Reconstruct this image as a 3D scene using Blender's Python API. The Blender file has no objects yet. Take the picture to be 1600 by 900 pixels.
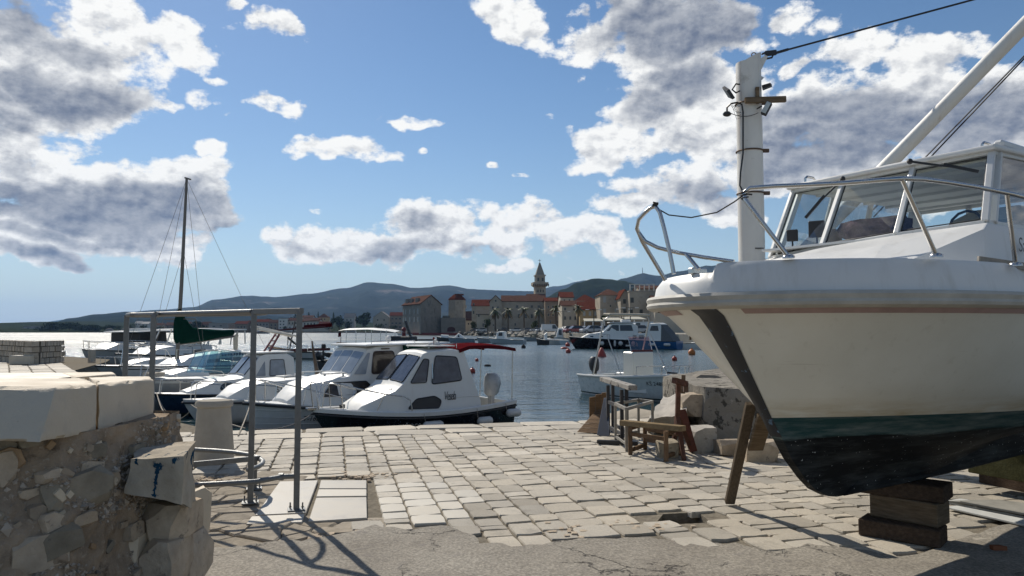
import bpy, math, random
from mathutils import Vector, Matrix, noise
R=math.radians; rnd=random.Random(7)
S=bpy.context.scene; COL=S.collection
# ---------------- camera
F=1155.0; PIT=math.atan(66/F); HZ=1.6
cam=bpy.data.cameras.new('camera'); co=bpy.data.objects.new('camera',cam); COL.objects.link(co)
cam.sensor_width=36; cam.lens=36*F/1600; cam.clip_start=.05; cam.clip_end=60000
co.location=(0,0,HZ); co.rotation_euler=(R(90)+PIT,0,0); S.camera=co
def ray(px,py):
    u=(px-800)/F; v=(450-py)/F
    return Vector((u, math.cos(PIT)-v*math.sin(PIT), math.sin(PIT)+v*math.cos(PIT)))
def at(px,py,Y):
    d=ray(px,py); return Vector((0,0,HZ))+d*(Y/d.y)
def gp(px,py,z=0.0):
    d=ray(px,py); k=(z-HZ)/d.z; return Vector((0,0,HZ))+d*k
WZ=-0.62
def proj(p):
    d=Vector(p)-Vector((0,0,HZ)); f=d.y*math.cos(PIT)+d.z*math.sin(PIT); v=-d.y*math.sin(PIT)+d.z*math.cos(PIT)
    return 800+F*d.x/f, 450-F*v/f
# ---------------- light
SUN_AZ=math.atan2(-.504,.864); SUN_EL=R(40)
w=bpy.data.worlds.new('World'); S.world=w; w.use_nodes=True
S.view_settings.view_transform='Standard'; S.view_settings.look='None'; S.view_settings.exposure=0.0; S.view_settings.gamma=1
sl=bpy.data.lights.new('sun','SUN'); sl.energy=5.0; sl.angle=R(.5); sl.color=(1,.93,.82)
so=bpy.data.objects.new('sun',sl); COL.objects.link(so)
sd=Vector((math.sin(SUN_AZ)*math.cos(SUN_EL),math.cos(SUN_AZ)*math.cos(SUN_EL),math.sin(SUN_EL)))
so.rotation_euler=sd.to_track_quat('Z','Y').to_euler()
# node helper
class NT:
    def __init__(s,t): s.t=t; s.t.nodes.clear()
    def n(s,typ,**k):
        x=s.t.nodes.new(typ)
        for a,b in k.items():
            if a=='inp':
                for i,v in b.items():
                    if isinstance(v,bpy.types.NodeSocket): s.t.links.new(v,x.inputs[i])
                    else: x.inputs[i].default_value=v
            else: setattr(x,a,b)
        return x
    def m(s,op,a,b=0.0,c=0.0,clamp=False):
        return s.n('ShaderNodeMath',operation=op,use_clamp=clamp,inp={0:a,1:b,2:c}).outputs[0]
    def vm(s,op,a,b=(0,0,0),out=0):
        return s.n('ShaderNodeVectorMath',operation=op,inp={0:a,1:b}).outputs[out]
    def mr(s,v,a,b,c=0.0,d=1.0,smooth=False):
        return s.n('ShaderNodeMapRange',interpolation_type='SMOOTHSTEP' if smooth else 'LINEAR',clamp=True,inp={0:v,1:a,2:b,3:c,4:d}).outputs[0]
    def mix(s,f,a,b,bt='MIX'):
        x=s.n('ShaderNodeMix',data_type='RGBA',blend_type=bt,inp={0:f})
        for i,v in ((6,a),(7,b)):
            if isinstance(v,bpy.types.NodeSocket): s.t.links.new(v,x.inputs[i])
            else: x.inputs[i].default_value=(*v[:3],1)
        return x.outputs[2]
    def noise(s,vec,scale,detail=4,rough=.55,dist=0.0,lac=2.0):
        return s.n('ShaderNodeTexNoise',inp={'Vector':vec,'Scale':scale,'Detail':detail,'Roughness':rough,'Distortion':dist,'Lacunarity':lac})
    def vor(s,vec,scale,feat='F1',rand=1.0):
        return s.n('ShaderNodeTexVoronoi',feature=feat,inp={'Vector':vec,'Scale':scale,'Randomness':rand})
    def link(s,a,b): s.t.links.new(a,b)
# ---------------- sky: Nishita and clouds laid out by azimuth and elevation
W=NT(w.node_tree)
sky=W.n('ShaderNodeTexSky',sky_type='NISHITA',sun_disc=False,sun_elevation=SUN_EL,sun_rotation=SUN_AZ,altitude=0,air_density=1.0,dust_density=.15,ozone_density=3.0)
tc=W.n('ShaderNodeTexCoord').outputs['Generated']
sx=W.n('ShaderNodeSeparateXYZ',inp={0:tc})
az=W.m('ARCTAN2',sx.outputs[0],sx.outputs[1]); el=W.m('ARCSINE',sx.outputs[2])
P0=W.n('ShaderNodeCombineXYZ',inp={0:az,1:el}).outputs[0]
nw=W.noise(P0,6.0,4,.6).outputs['Color']
wv=W.vm('SUBTRACT',nw,(.5,.5,.5))
def ae(px,py):
    d=ray(px,py).normalized(); return math.atan2(d.x,d.y), math.asin(d.z)
BL=[(40,95,150,100,1.25),(150,70,120,90,1.1),(170,160,90,50,1),(60,215,110,40,.95),(130,270,130,40,1.0),(180,315,165,45,1.35),(40,345,140,45,1.3),(265,275,80,26,.8),
(290,320,70,32,1.0),(60,395,110,20,1.0),(270,375,75,26,.85),(130,382,60,14,.6),(300,65,66,40,.95),(275,40,66,34,.9),(365,30,26,12,.35),(425,42,55,26,.75),(400,40,30,16,.5),(330,165,34,34,.5),(445,176,54,28,.8),(272,184,40,13,.6),(515,243,84,24,.85),(560,255,46,17,.6),
(475,228,34,18,.5),(640,192,70,17,.75),(600,185,30,12,.4),(690,188,30,10,.4),(805,42,58,42,1.05),(760,98,34,16,.42),(365,0,20,14,.4),(475,60,22,14,.5),(330,243,28,12,.6),(355,122,26,13,.42),(700,85,14,12,.32),
(430,372,50,36,.9),(500,378,60,34,.85),(570,380,60,28,.8),(650,368,60,50,1.0),(700,372,80,46,1.05),(790,360,80,44,1.0),(870,362,70,38,.95),(940,372,60,30,.9),(790,412,75,14,.7),(905,428,32,8,.5),(962,415,16,6,.45),(400,200,40,12,.3),
(960,40,90,60,1.15),(1060,40,120,70,1.5),(1080,120,110,60,1.4),(1020,170,90,60,1.2),(930,225,56,44,1.0),(905,262,40,20,.7),(1080,220,120,60,1.2),(1230,28,58,26,.8),(1280,38,30,14,.5),(1160,90,40,30,.5),(1245,108,34,16,.65),(1060,290,90,50,1.2),(990,325,70,20,.95),(1140,330,70,30,1.0),
(1230,190,110,60,1.15),(1300,170,90,60,1.1),(1400,190,110,60,1.35),(1500,215,120,60,1.45),(1590,190,100,70,1.3),(1330,92,56,30,.75),(1480,95,76,30,.9),(1520,70,40,20,.6),(1420,130,80,36,.9),(1230,260,110,50,1.3),(1350,270,90,50,1.3),(1460,290,80,40,1.3),
(1220,390,40,20,.7),(1100,375,18,9,.4),(768,262,14,10,.5),(815,272,26,9,.5),(858,180,12,10,.35),(655,240,16,10,.3),(497,327,20,8,.35),(903,124,10,8,.3)]
fld=None
def blob(a,e,ra,re,wt):
    global fld
    L=W.vm('LENGTH',W.n('ShaderNodeVectorMath',operation='MULTIPLY_ADD',inp={0:PW,1:(1/ra,1/re,0),2:(-a/ra,-e/re,0)}).outputs[0],out=1)
    g=W.mr(L,1.42,.45,0.0,.35+wt*.75)
    fld=g if fld is None else W.m('MAXIMUM',fld,g)
wsc=W.n('ShaderNodeVectorMath',operation='SCALE',inp={0:wv,'Scale':.11}).outputs[0]
PW=W.vm('ADD',P0,wsc)
for (x,y,rx,ry,wt) in BL:
    a,e=ae(x,y); blob(a,e,rx/F*1.02,ry/F,wt)
for (a,e,ra,re,wt) in [(-60,12,18,6,1.2),(-95,20,25,8,1.1),(60,14,16,8,1.3),(85,22,20,7,1.2),(120,15,22,6,1.1),(-140,18,24,8,1.1),(175,25,26,7,1.2),(-20,38,12,6,.7),(25,42,16,7,1.1),(70,45,20,7,1.1),(-70,45,22,8,1.2),(140,45,24,9,1.1),(-130,48,26,9,1.0),(0,8-16,1,1,.01)]:
    blob(R(a),R(e),R(ra),R(re),wt)
sc=W.vm('MULTIPLY',P0,(1,1.45,1))
DKL=[(15,16,60,30,.9),(125,72,60,18,.8),(35,122,60,20,.8),(150,158,80,24,.95),(20,180,40,16,.8),(20,252,50,26,.8),(120,318,190,34,1.4),(30,362,90,14,1),(60,397,80,12,.9),(470,390,45,12,.6),(640,388,60,14,.8),(660,358,34,22,.7),(750,388,50,14,.8),(860,388,40,12,.6),
(1040,30,130,50,1.4),(1075,120,70,34,1.1),(1000,165,56,34,1.0),(1070,225,60,24,.8),(1290,178,120,26,1.1),(1300,235,150,42,1.3),(1510,205,130,40,1.3),(1090,305,80,26,1.1),(1420,290,120,30,1.0),(920,240,36,14,.5),(-100,200,90,90,1),(1750,180,150,60,1)]
dkf=None
for (x,y,rx,ry,wt) in DKL:
    a,e=ae(x,y); L_=W.vm('LENGTH',W.n('ShaderNodeVectorMath',operation='MULTIPLY_ADD',inp={0:PW,1:(F/rx,F/ry,0),2:(-a*F/rx,-e*F/ry,0)}).outputs[0],out=1)
    g=W.mr(L_,1.5,.35,0,wt*.8); dkf=g if dkf is None else W.m('MAXIMUM',dkf,g)
def fbm(v,d): return W.m('MULTIPLY',W.m('SUBTRACT',W.noise(v,11,d,.60).outputs[0],.5),3.1)
n1=fbm(sc,9); n2=fbm(W.vm('ADD',sc,(-.006,.012,0)),8)
big=W.m('SUBTRACT',W.noise(sc,4.2,2,.5).outputs[0],.5)
D=W.m('ADD',fld,n1); thr=.60
alpha=W.mr(D,thr,thr+.31,0,1,True)
alpha=W.m('MULTIPLY',alpha,W.mr(fld,.05,.3,0,1))
alpha=W.m('POWER',alpha,.8)
away=W.mr(W.m('ABSOLUTE',az),.75,1.0)
dk2=W.m('MAXIMUM',dkf,W.m('MULTIPLY',away,W.m('MULTIPLY',fld,.7)))
thick=W.mr(W.m('ADD',W.m('ADD',W.m('MULTIPLY',dk2,1.15),W.m('MULTIPLY',n2,.32)),W.m('MULTIPLY',W.m('ADD',big,W.m('MULTIPLY',fld,.22)),1.2)),.20,1.30,0,1,True)
rel=W.mr(W.m('SUBTRACT',n2,n1),-.34,.34,-1,1)
br=W.m('ADD',W.m('SUBTRACT',1.0,W.m('MULTIPLY',thick,.84)),W.m('MULTIPLY',W.m('MULTIPLY',rel,-.38),W.m('SUBTRACT',1.0,W.m('MULTIPLY',thick,.55))))
br=W.m('MINIMUM',W.m('MAXIMUM',br,0.0),1.1)
ccol=W.mix(br,(.16,.195,.275),(1.0,1.0,.98))
skc=W.n('ShaderNodeHueSaturation',inp={'Hue':.5,'Saturation':1.12,'Value':.90,'Color':sky.outputs[0]}).outputs[0]
SKYS=.1
skyl=W.n('ShaderNodeVectorMath',operation='SCALE',inp={0:skc,'Scale':SKYS}).outputs[0]
hz=W.m('POWER',2.718,W.m('MULTIPLY',sx.outputs[2],-9.5))
skyl=W.mix(W.m('MULTIPLY',W.m('MINIMUM',hz,1.0),.93),skyl,(.47,.59,.68))
fin=W.mix(alpha,skyl,ccol)
low=W.mr(sx.outputs[2],-.02,.0,0,1)
fin=W.mix(low,(.25,.3,.35),fin)
bg=W.n('ShaderNodeBackground',inp={0:fin,1:1.0})
W.link(bg.outputs[0],W.n('ShaderNodeOutputWorld').inputs[0])
# ---------------- mesh and object helpers
def V3(*a): return Vector(a)
class MB:
    def __init__(s): s.v=[]; s.f=[]; s.m=[]; s.mi=0
    def add(s,vs,fs):
        o=len(s.v); s.v+= [tuple(p) for p in vs]; s.f+=[tuple(o+i for i in f) for f in fs]; s.m+=[s.mi]*len(fs); return s
    def box(s,c,d,rz=0.0,M=None):
        hx,hy,hz=d[0]/2,d[1]/2,d[2]/2
        vs=[Vector((x*hx,y*hy,z*hz)) for x in(-1,1) for y in(-1,1) for z in(-1,1)]
        if M is None: M=Matrix.Rotation(rz,4,'Z')
        return s.add([M@p+Vector(c) for p in vs],[(0,1,3,2),(4,6,7,5),(0,4,5,1),(2,3,7,6),(0,2,6,4),(1,5,7,3)])
    def bar(s,a,b,w,h=None,up=(0,0,1)):
        a=Vector(a); b=Vector(b); h=h or w; t=(b-a); L=t.length; t.normalize(); u=Vector(up)
        if abs(t.dot(u))>.98: u=Vector((0,1,0))
        x=t.cross(u).normalized(); y=x.cross(t).normalized()
        M=Matrix((x,t,y)).transposed().to_4x4()
        return s.box((a+b)/2,(w,L,h),M=M)
    def tube(s,pts,r,n=6,closed=False,cap=True):
        pts=[Vector(p) for p in pts]; N=len(pts); rs=r if isinstance(r,(list,tuple)) else [r]*N
        vs=[];pu=None
        for i,p in enumerate(pts):
            a=pts[(i-1)%N] if (closed or i>0) else p; b=pts[(i+1)%N] if (closed or i<N-1) else p
            t=(b-a).normalized()
            if pu is None:
                u=Vector((0,0,1)) if abs(t.z)<.9 else Vector((1,0,0))
            else: u=pu
            x=t.cross(u)
            if x.length<1e-4: x=t.cross(Vector((1,0,0)))
            x.normalize(); u=x.cross(t).normalized(); pu=u
            for k in range(n):
                c=2*math.pi*k/n; vs.append(p+(x*math.cos(c)+u*math.sin(c))*rs[i])
        fs=[]
        for i in range(N if closed else N-1):
            j=(i+1)%N
            for k in range(n):
                l=(k+1)%n; fs.append((i*n+k,i*n+l,j*n+l,j*n+k))
        if cap and not closed: fs+= [tuple(range(n-1,-1,-1)),tuple((N-1)*n+k for k in range(n))]
        return s.add(vs,fs)
    def lathe(s,prof,c=(0,0,0),n=12,M=None):
        vs=[];fs=[];N=len(prof)
        for (r,z) in prof:
            for k in range(n):
                a=2*math.pi*k/n; p=Vector((r*math.cos(a),r*math.sin(a),z)); vs.append((M@p if M else p)+Vector(c))
        for i in range(N-1):
            for k in range(n):
                l=(k+1)%n; fs.append((i*n+k,i*n+l,(i+1)*n+l,(i+1)*n+k))
        fs+=[tuple(range(n-1,-1,-1)),tuple((N-1)*n+k for k in range(n))]
        return s.add(vs,fs)
    def prism(s,poly,z0,z1):
        n=len(poly); g=lambda z,i:(z[i] if isinstance(z,(list,tuple)) else z)
        vs=[(p[0],p[1],g(z0,i)) for i,p in enumerate(poly)]+[(p[0],p[1],g(z1,i)) for i,p in enumerate(poly)]
        return s.add(vs,[tuple(range(n-1,-1,-1)),tuple(range(n,2*n))]+[(i,(i+1)%n,n+(i+1)%n,n+i) for i in range(n)])
    def slab(s,poly,off):
        """a polygon of 3-D points thickened by the vector off"""
        n=len(poly); off=Vector(off); vs=[Vector(p) for p in poly]; vs+=[p+off for p in vs]
        return s.add(vs,[tuple(range(n-1,-1,-1)),tuple(range(n,2*n))]+[(i,(i+1)%n,n+(i+1)%n,n+i) for i in range(n)])
    def loft(s,rings,closed=True,cap=True):
        n=len(rings[0]); vs=[p for r in rings for p in r]; fs=[]
        for i in range(len(rings)-1):
            for k in range(n if closed else n-1):
                l=(k+1)%n; fs.append((i*n+k,i*n+l,(i+1)*n+l,(i+1)*n+k))
        if cap: fs+=[tuple(range(n-1,-1,-1)),tuple((len(rings)-1)*n+k for k in range(n))]
        return s.add(vs,fs)
    def ball(s,c,r,n=8,m=6,sq=(1,1,1)):
        rings=[]
        for i in range(m+1):
            a=math.pi*(i/m); a=min(max(a,.12),math.pi-.12)
            rings.append([Vector(c)+Vector((r*sq[0]*math.sin(a)*math.cos(2*math.pi*k/n),r*sq[1]*math.sin(a)*math.sin(2*math.pi*k/n),-r*sq[2]*math.cos(a))) for k in range(n)])
        return s.loft(rings)
    def rock(s,c,d,seed=0,rz=0,cuts=9,sub=2,amp=.05):
        """a block with its faces cut by random planes"""
        import bmesh
        rr=random.Random(seed); b=bmesh.new(); bmesh.ops.create_cube(b,size=2)
        for i in range(cuts):
            n=Vector((rr.uniform(-1,1),rr.uniform(-1,1),rr.uniform(-1,1))).normalized()
            sup=abs(n.x)+abs(n.y)+abs(n.z); dd=sup*rr.uniform(.70,.92)
            g=bmesh.ops.bisect_plane(b,geom=b.verts[:]+b.edges[:]+b.faces[:],plane_co=n*dd,plane_no=n,clear_outer=True)
            ed=[e for e in b.edges if e.is_boundary]
            if ed: bmesh.ops.edgeloop_fill(b,edges=ed)
        if sub:
            bmesh.ops.triangulate(b,faces=b.faces[:])
            for _ in range(sub-1): bmesh.ops.subdivide_edges(b,edges=b.edges[:],cuts=1)
        o=Vector((rr.uniform(0,99),rr.uniform(0,99),0)); M=Matrix.Rotation(rz,4,'Z')
        b.verts.index_update()
        vs=[]
        for v in b.verts:
            p=v.co.copy(); k=noise.noise(p*1.6+o)*amp*2+noise.noise(p*4+o)*amp
            p=p+p.normalized()*k; p=Vector((p.x*d[0]/2,p.y*d[1]/2,p.z*d[2]/2)); vs.append(M@p+Vector(c))
        fs=[tuple(v.index for v in f.verts) for f in b.faces]; b.free()
        return s.add(vs,fs)
    def grid(s,fn,nu,nv):
        vs=[fn(i/(nu-1),j/(nv-1)) for j in range(nv) for i in range(nu)]
        return s.add(vs,[(j*nu+i,j*nu+i+1,(j+1)*nu+i+1,(j+1)*nu+i) for j in range(nv-1) for i in range(nu-1)])
    def mesh(s,name,mats,smooth=None,inv=None):
        me=bpy.data.meshes.new(name); vs=s.v
        if inv is not None: vs=[tuple(inv@Vector(p)) for p in vs]
        me.from_pydata(vs,[],s.f)
        if not isinstance(mats,(list,tuple)): mats=[mats]
        for m in mats: me.materials.append(m)
        if len(mats)>1: me.polygons.foreach_set('material_index',s.m)
        me.update()
        import bmesh
        b=bmesh.new(); b.from_mesh(me); bmesh.ops.recalc_face_normals(b,faces=b.faces[:]) if len(s.f)<60000 else None; b.to_mesh(me); b.free()
        if smooth is not None:
            me.polygons.foreach_set('use_smooth',[True]*len(me.polygons)); me.set_sharp_from_angle(angle=R(smooth))
        return me
    def build(s,name,mats,parent=None,smooth=None,world=False,bevel=0,seg=1,**tags):
        inv=None
        if world and parent is not None: inv=WM[parent.name].inverted()
        me=s.mesh(name,mats,smooth,inv)
        o=bpy.data.objects.new(name,me); COL.objects.link(o)
        if parent is not None:
            o.parent=parent
            if parent.name in WM: WM[o.name]=WM[parent.name]
        if bevel:
            b=o.modifiers.new('bevel','BEVEL'); b.width=bevel; b.segments=seg; b.limit_method='ANGLE'; b.angle_limit=R(40)
        for k,x in tags.items(): o[k]=x
        return o
WM={}
def tag(o,label,cat,group=None):
    o['label']=label; o['category']=cat
    if group: o['group']=group
    return o
def thing(name,label,cat,loc=(0,0,0),rz=0,group=None):
    o=bpy.data.objects.new(name,None); COL.objects.link(o); o.location=loc; o.rotation_euler=(0,0,rz); o.empty_display_size=.1
    WM[o.name]=Matrix.Translation(Vector(loc))@Matrix.Rotation(rz,4,'Z')
    return tag(o,label,cat,group)
def dup(root,loc,rz=None,label=None,group=None,scale=None):
    def cp(o,par):
        c=o.copy(); COL.objects.link(c)
        if par is not None: c.parent=par
        for ch in list(o.children): cp(ch,c)
        return c
    r=cp(root,None); r.location=loc
    if rz is not None: r.rotation_euler=(0,0,rz)
    if scale: r.scale=(scale,)*3
    if label: r['label']=label
    if group: r['group']=group
    return r
def struct(o): o['kind']='structure'; return o
def stuff(o,label=None,cat=None):
    o['kind']='stuff'
    if label: tag(o,label,cat)
    return o
def arc(c,r,a0,a1,n,z=None):
    return [Vector((c[0]+r*math.cos(R(a0+(a1-a0)*i/n)),c[1]+r*math.sin(R(a0+(a1-a0)*i/n)),c[2] if z is None else z)) for i in range(n+1)]
def rnd_poly(poly,r,n=3):
    """round the corners of a 2-D polygon"""
    out=[];N=len(poly)
    for i in range(N):
        p=Vector(poly[i]);a=Vector(poly[i-1]);b=Vector(poly[(i+1)%N])
        ra=min(r,(a-p).length*.45); rb=min(r,(b-p).length*.45)
        q0=p+(a-p).normalized()*ra; q1=p+(b-p).normalized()*rb
        for k in range(n+1):
            t=k/n; out.append(q0*(1-t)**2+p*2*t*(1-t)+q1*t*t)
    return out
def catenary(a,b,sag,n=10):
    a=Vector(a);b=Vector(b)
    return [a.lerp(b,i/n)-Vector((0,0,sag*4*(i/n)*(1-i/n))) for i in range(n+1)]
# ---------------- materials
MATS={}
def M(name,col,rough=.6,metal=0.0,var=.12,scale=6,bump=0.0,bscale=30,spots=None,streak=None,rand=0.0,spec=.5,coat=0.0,isl=0.0,alpha=None,dist=.02,stretch=None,wpos=0):
    if name in MATS: return MATS[name]
    if rough>=.8: spec=min(spec,.15)
    if rough>=.85: spec=0.0
    m=bpy.data.materials.new(name); m.use_nodes=True; T=NT(m.node_tree)
    vec=T.n('ShaderNodeTexCoord').outputs['Object']
    if stretch: vec=T.n('ShaderNodeMapping',inp={'Vector':vec,'Scale':stretch}).outputs[0]
    nz=T.noise(vec,scale,5,.6).outputs[0]
    f=T.mr(nz,.28,.72,1-var,1+var)
    c=T.n('ShaderNodeVectorMath',operation='SCALE',inp={0:(*col,),'Scale':f}).outputs[0]
    if rand or isl:
        r_=T.n('ShaderNodeObjectInfo').outputs['Random'] if rand else T.n('ShaderNodeNewGeometry').outputs['Random Per Island']
        a=rand or isl
        c=T.n('ShaderNodeVectorMath',operation='SCALE',inp={0:c,'Scale':T.mr(r_,0,1,1-a,1+a)}).outputs[0]
        r2=T.m('FRACT',T.m('MULTIPLY',r_,17.3))
        c=T.mix(T.m('MULTIPLY',r2,.30),c,T.vm('MULTIPLY',c,(1.06,.96,.80)))
    if spots:
        for (c2,amt,sc2,sh) in spots:
            n2=T.noise(vec,sc2,6,.65).outputs[0]
            c=T.mix(T.mr(n2,1-amt,1-amt+sh,0,1),c,c2)
    if streak:
        c2,amt,sc2=streak
        v2=T.n('ShaderNodeMapping',inp={'Vector':vec,'Scale':(sc2,sc2,sc2*.08)}).outputs[0]
        n3=T.noise(v2,1.0,5,.6).outputs[0]
        c=T.mix(T.mr(n3,.55,.8,0,amt),c,c2)
    if wpos:
        gp_=T.n('ShaderNodeNewGeometry').outputs['Position']; w1=T.noise(gp_,.8,5,.62).outputs[0]; w2=T.noise(gp_,2.6,5,.7).outputs[0]
        c=T.n('ShaderNodeVectorMath',operation='SCALE',inp={0:c,'Scale':T.m('MULTIPLY',T.mr(w1,.32,.68,1-wpos,1+wpos),T.mr(w2,.56,.74,1,.62))}).outputs[0]
    b=T.n('ShaderNodeBsdfPrincipled',inp={'Base Color':c,'Roughness':rough,'Metallic':metal,'Specular IOR Level':spec,'Coat Weight':coat})
    rr=T.mr(nz,.3,.7,max(rough-.12,.02),min(rough+.12,1)); T.link(rr,b.inputs['Roughness'])
    if alpha is not None: b.inputs['Alpha'].default_value=alpha
    if bump:
        bn=T.noise(vec,bscale,6,.65).outputs[0]
        T.link(T.n('ShaderNodeBump',inp={'Strength':bump,'Distance':dist,'Height':bn}).outputs[0],b.inputs['Normal'])
    T.link(b.outputs[0],T.n('ShaderNodeOutputMaterial').inputs[0]); MATS[name]=m; return m
def Mglass(name,tint=(.8,.85,.85),mixf=.82,rough=.02):
    m=bpy.data.materials.new(name); m.use_nodes=True; T=NT(m.node_tree)
    tr=T.n('ShaderNodeBsdfTransparent',inp={0:(*tint,1)}); gl=T.n('ShaderNodeBsdfGlossy',inp={'Roughness':rough,'Color':(1,1,1,1)})
    fr=T.n('ShaderNodeFresnel',inp={0:1.5}).outputs[0]
    mx=T.n('ShaderNodeMixShader',inp={0:T.m('MULTIPLY',T.m('ADD',fr,1-mixf,clamp=True),T.m('SUBTRACT',1.0,T.n('ShaderNodeNewGeometry').outputs['Backfacing']))}); T.link(tr.outputs[0],mx.inputs[1]); T.link(gl.outputs[0],mx.inputs[2])
    T.link(mx.outputs[0],T.n('ShaderNodeOutputMaterial').inputs[0]); return m
stone=M('pale_limestone',(.39,.352,.288),.78,var=.14,scale=9,bump=.55,bscale=26,spots=[((.15,.13,.105),.41,14,.14),((.42,.38,.31),.42,3,.2)],rand=.22,wpos=.14)
stone_st=M('pale_limestone_joined',(.39,.352,.288),.78,var=.14,scale=9,bump=.5,bscale=26,spots=[((.15,.13,.105),.41,14,.14),((.42,.38,.31),.42,3,.2)],isl=.22,wpos=.14)
stone_light=M('cut_light_limestone',(.47,.435,.365),.62,var=.07,scale=5,bump=.15,bscale=60,spots=[((.33,.30,.26),.36,6,.2)],rand=.09)
slabm=M('grey_marble_slab',(.36,.335,.29),.55,var=.10,scale=4,bump=.12,bscale=60,spots=[((.22,.20,.17),.40,3.5,.3),((.14,.125,.10),.30,30,.12)],rand=.10)
joint=M('dark_joint_earth',(.215,.19,.15),.95,var=.3,scale=20,bump=.8,bscale=60)
capm=M('dressed_cap_stone',(.55,.475,.365),.75,var=.07,scale=4,bump=.3,bscale=50,spots=[((.13,.11,.09),.30,38,.05),((.34,.29,.22),.36,9,.2),((.38,.33,.26),.42,3,.25)],rand=.05)
mortar=M('old_mortar',(.31,.245,.18),.95,var=.3,scale=8,bump=1.0,bscale=30,spots=[((.40,.34,.27),.42,30,.08),((.10,.075,.055),.42,9,.15),((.36,.30,.24),.38,70,.05)])
rub1=M('rubble_limestone',(.38,.32,.25),.85,var=.22,scale=9,bump=.8,bscale=16,rand=.25,spots=[((.13,.115,.10),.40,16,.12)])
rub2=M('rubble_grey_stone',(.28,.25,.20),.85,var=.22,scale=9,bump=.8,bscale=14,rand=.25,spots=[((.09,.085,.08),.40,12,.12)])
rub3=M('rubble_ochre_stone',(.31,.22,.14),.9,var=.22,scale=9,bump=.8,bscale=14,rand=.2)
white=M('white_gelcoat',(.66,.655,.62),.42,var=.04,scale=2,spots=[((.52,.50,.43),.38,4,.2)],streak=((.42,.38,.30),.25,7),coat=.08)
cream=M('cream_gelcoat',(.70,.68,.60),.4,var=.03,scale=2,coat=.15)
black=M('black_plastic',(.018,.018,.02),.45,var=.2)
chrome=M('polished_steel_tube',(.55,.54,.52),.24,1.0,var=.06,spots=[((.30,.22,.15),.33,30,.1)])
galv=M('galvanised_grey_tube',(.17,.175,.175),.5,.55,var=.2,scale=14,bump=.2,bscale=50,spots=[((.15,.085,.045),.30,16,.06),((.28,.28,.27),.30,40,.1)])
dglass=M('dark_window_glass',(.03,.035,.04),.06,var=.2,spec=.8)
rope=M('mooring_rope_fibre',(.42,.38,.32),.9,bump=.5,bscale=90)
rubber=M('dark_rubber',(.03,.03,.032),.6)
wood=M('weathered_timber',(.15,.115,.08),.85,var=.35,scale=7,bump=.6,bscale=30,stretch=(1,1,8),rand=.2)
dwood=M('dark_old_timber',(.075,.055,.042),.85,var=.35,scale=7,bump=.7,bscale=26,stretch=(6,1,6),rand=.2)
rust=M('rusty_painted_iron',(.10,.05,.036),.8,var=.35,scale=14,bump=.5,bscale=40)
concm=M('rough_concrete',(.30,.265,.22),.9,var=.2,scale=3,bump=.7,bscale=24,spots=[((.13,.12,.11),.42,5,.12),((.42,.39,.34),.40,9,.1)])
fwhite=M('far_white_paint',(.70,.69,.65),.5,var=.05)
fglass=M('far_dark_glass',(.035,.04,.045),.15)
# ---------------- water, land, quay
def water():
    m=bpy.data.materials.new('harbour_water'); m.use_nodes=True; T=NT(m.node_tree)
    pos=T.n('ShaderNodeNewGeometry').outputs['Position']
    sx=T.n('ShaderNodeSeparateXYZ',inp={0:pos}); dist=T.m('SQRT',T.m('ADD',T.m('MULTIPLY',sx.outputs[0],sx.outputs[0]),T.m('MULTIPLY',sx.outputs[1],sx.outputs[1])))
    v1=T.n('ShaderNodeMapping',inp={'Vector':pos,'Scale':(1,1.9,1),'Rotation':(0,0,R(12))}).outputs[0]
    a=T.noise(v1,.55,3,.5,.4).outputs[0]; b=T.noise(v1,3.2,4,.6,.3).outputs[0]; c=T.noise(v1,11,2,.5).outputs[0]
    calm=T.mr(T.noise(pos,.03,2,.5).outputs[0],.40,.62,.45,1.35)   # smoother and rougher patches
    near=T.mr(sx.outputs[0],-.35*60,.0,1.0,.62)
    out=T.mr(T.m('DIVIDE',sx.outputs[0],T.m('MAXIMUM',sx.outputs[1],1)),-.42,-.12,2.3,1.0)
    far=T.mr(dist,15,220,.8,2.2)
    h=T.m('ADD',T.m('ADD',T.m('MULTIPLY',a,.75),T.m('MULTIPLY',b,.16)),T.m('MULTIPLY',c,.030))
    h=T.m('MULTIPLY',T.m('MULTIPLY',T.m('MULTIPLY',h,1.35),calm),T.m('MULTIPLY',far,out))
    bp=T.n('ShaderNodeBump',inp={'Strength':1.0,'Distance':.13,'Height':h}).outputs[0]
    p=T.n('ShaderNodeBsdfPrincipled',inp={'Base Color':(.012,.035,.042,1),'Roughness':T.mr(dist,18,170,.05,.40),'IOR':1.333,'Normal':bp})
    T.link(p.outputs[0],T.n('ShaderNodeOutputMaterial').inputs[0])
    mb=MB(); mb.add([(-9000,-60,WZ),(9000,-60,WZ),(9000,9000,WZ),(-9000,9000,WZ)],[(0,1,2,3)])
    struct(mb.build('water',m))
    mb=MB(); mb.box((0,4000,-3.5),(18000,9000,.5)); struct(mb.build('sea_bed',M('sea_bed_mud',(.03,.045,.04),.95)))
water()
EU=Vector((-.232,.973,0)); EV=Vector((.973,.232,0)); UQ=12.66
def uv(u,v): return EU*u+EV*v
QA=gp(350,670); QC=gp(245,650); PA=gp(116,578); PB=gp(167,564.5); PC=gp(172,561); PD=gp(105,556.5); PE=gp(0,553)
qleft=uv(UQ,-1.75); qright=uv(UQ,40)
HOLE=[gp(1022,816),gp(1112,812),gp(1090,796),gp(1036,799)]
land=[(-60,-20),(60,-20),(qright.x,qright.y),(qleft.x,qleft.y),(QC.x,QC.y),(PA.x,PA.y),(PB.x,PB.y),(PC.x,PC.y),(PD.x,PD.y),(PE.x-20,PE.y+8),(-90,60)]
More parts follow.
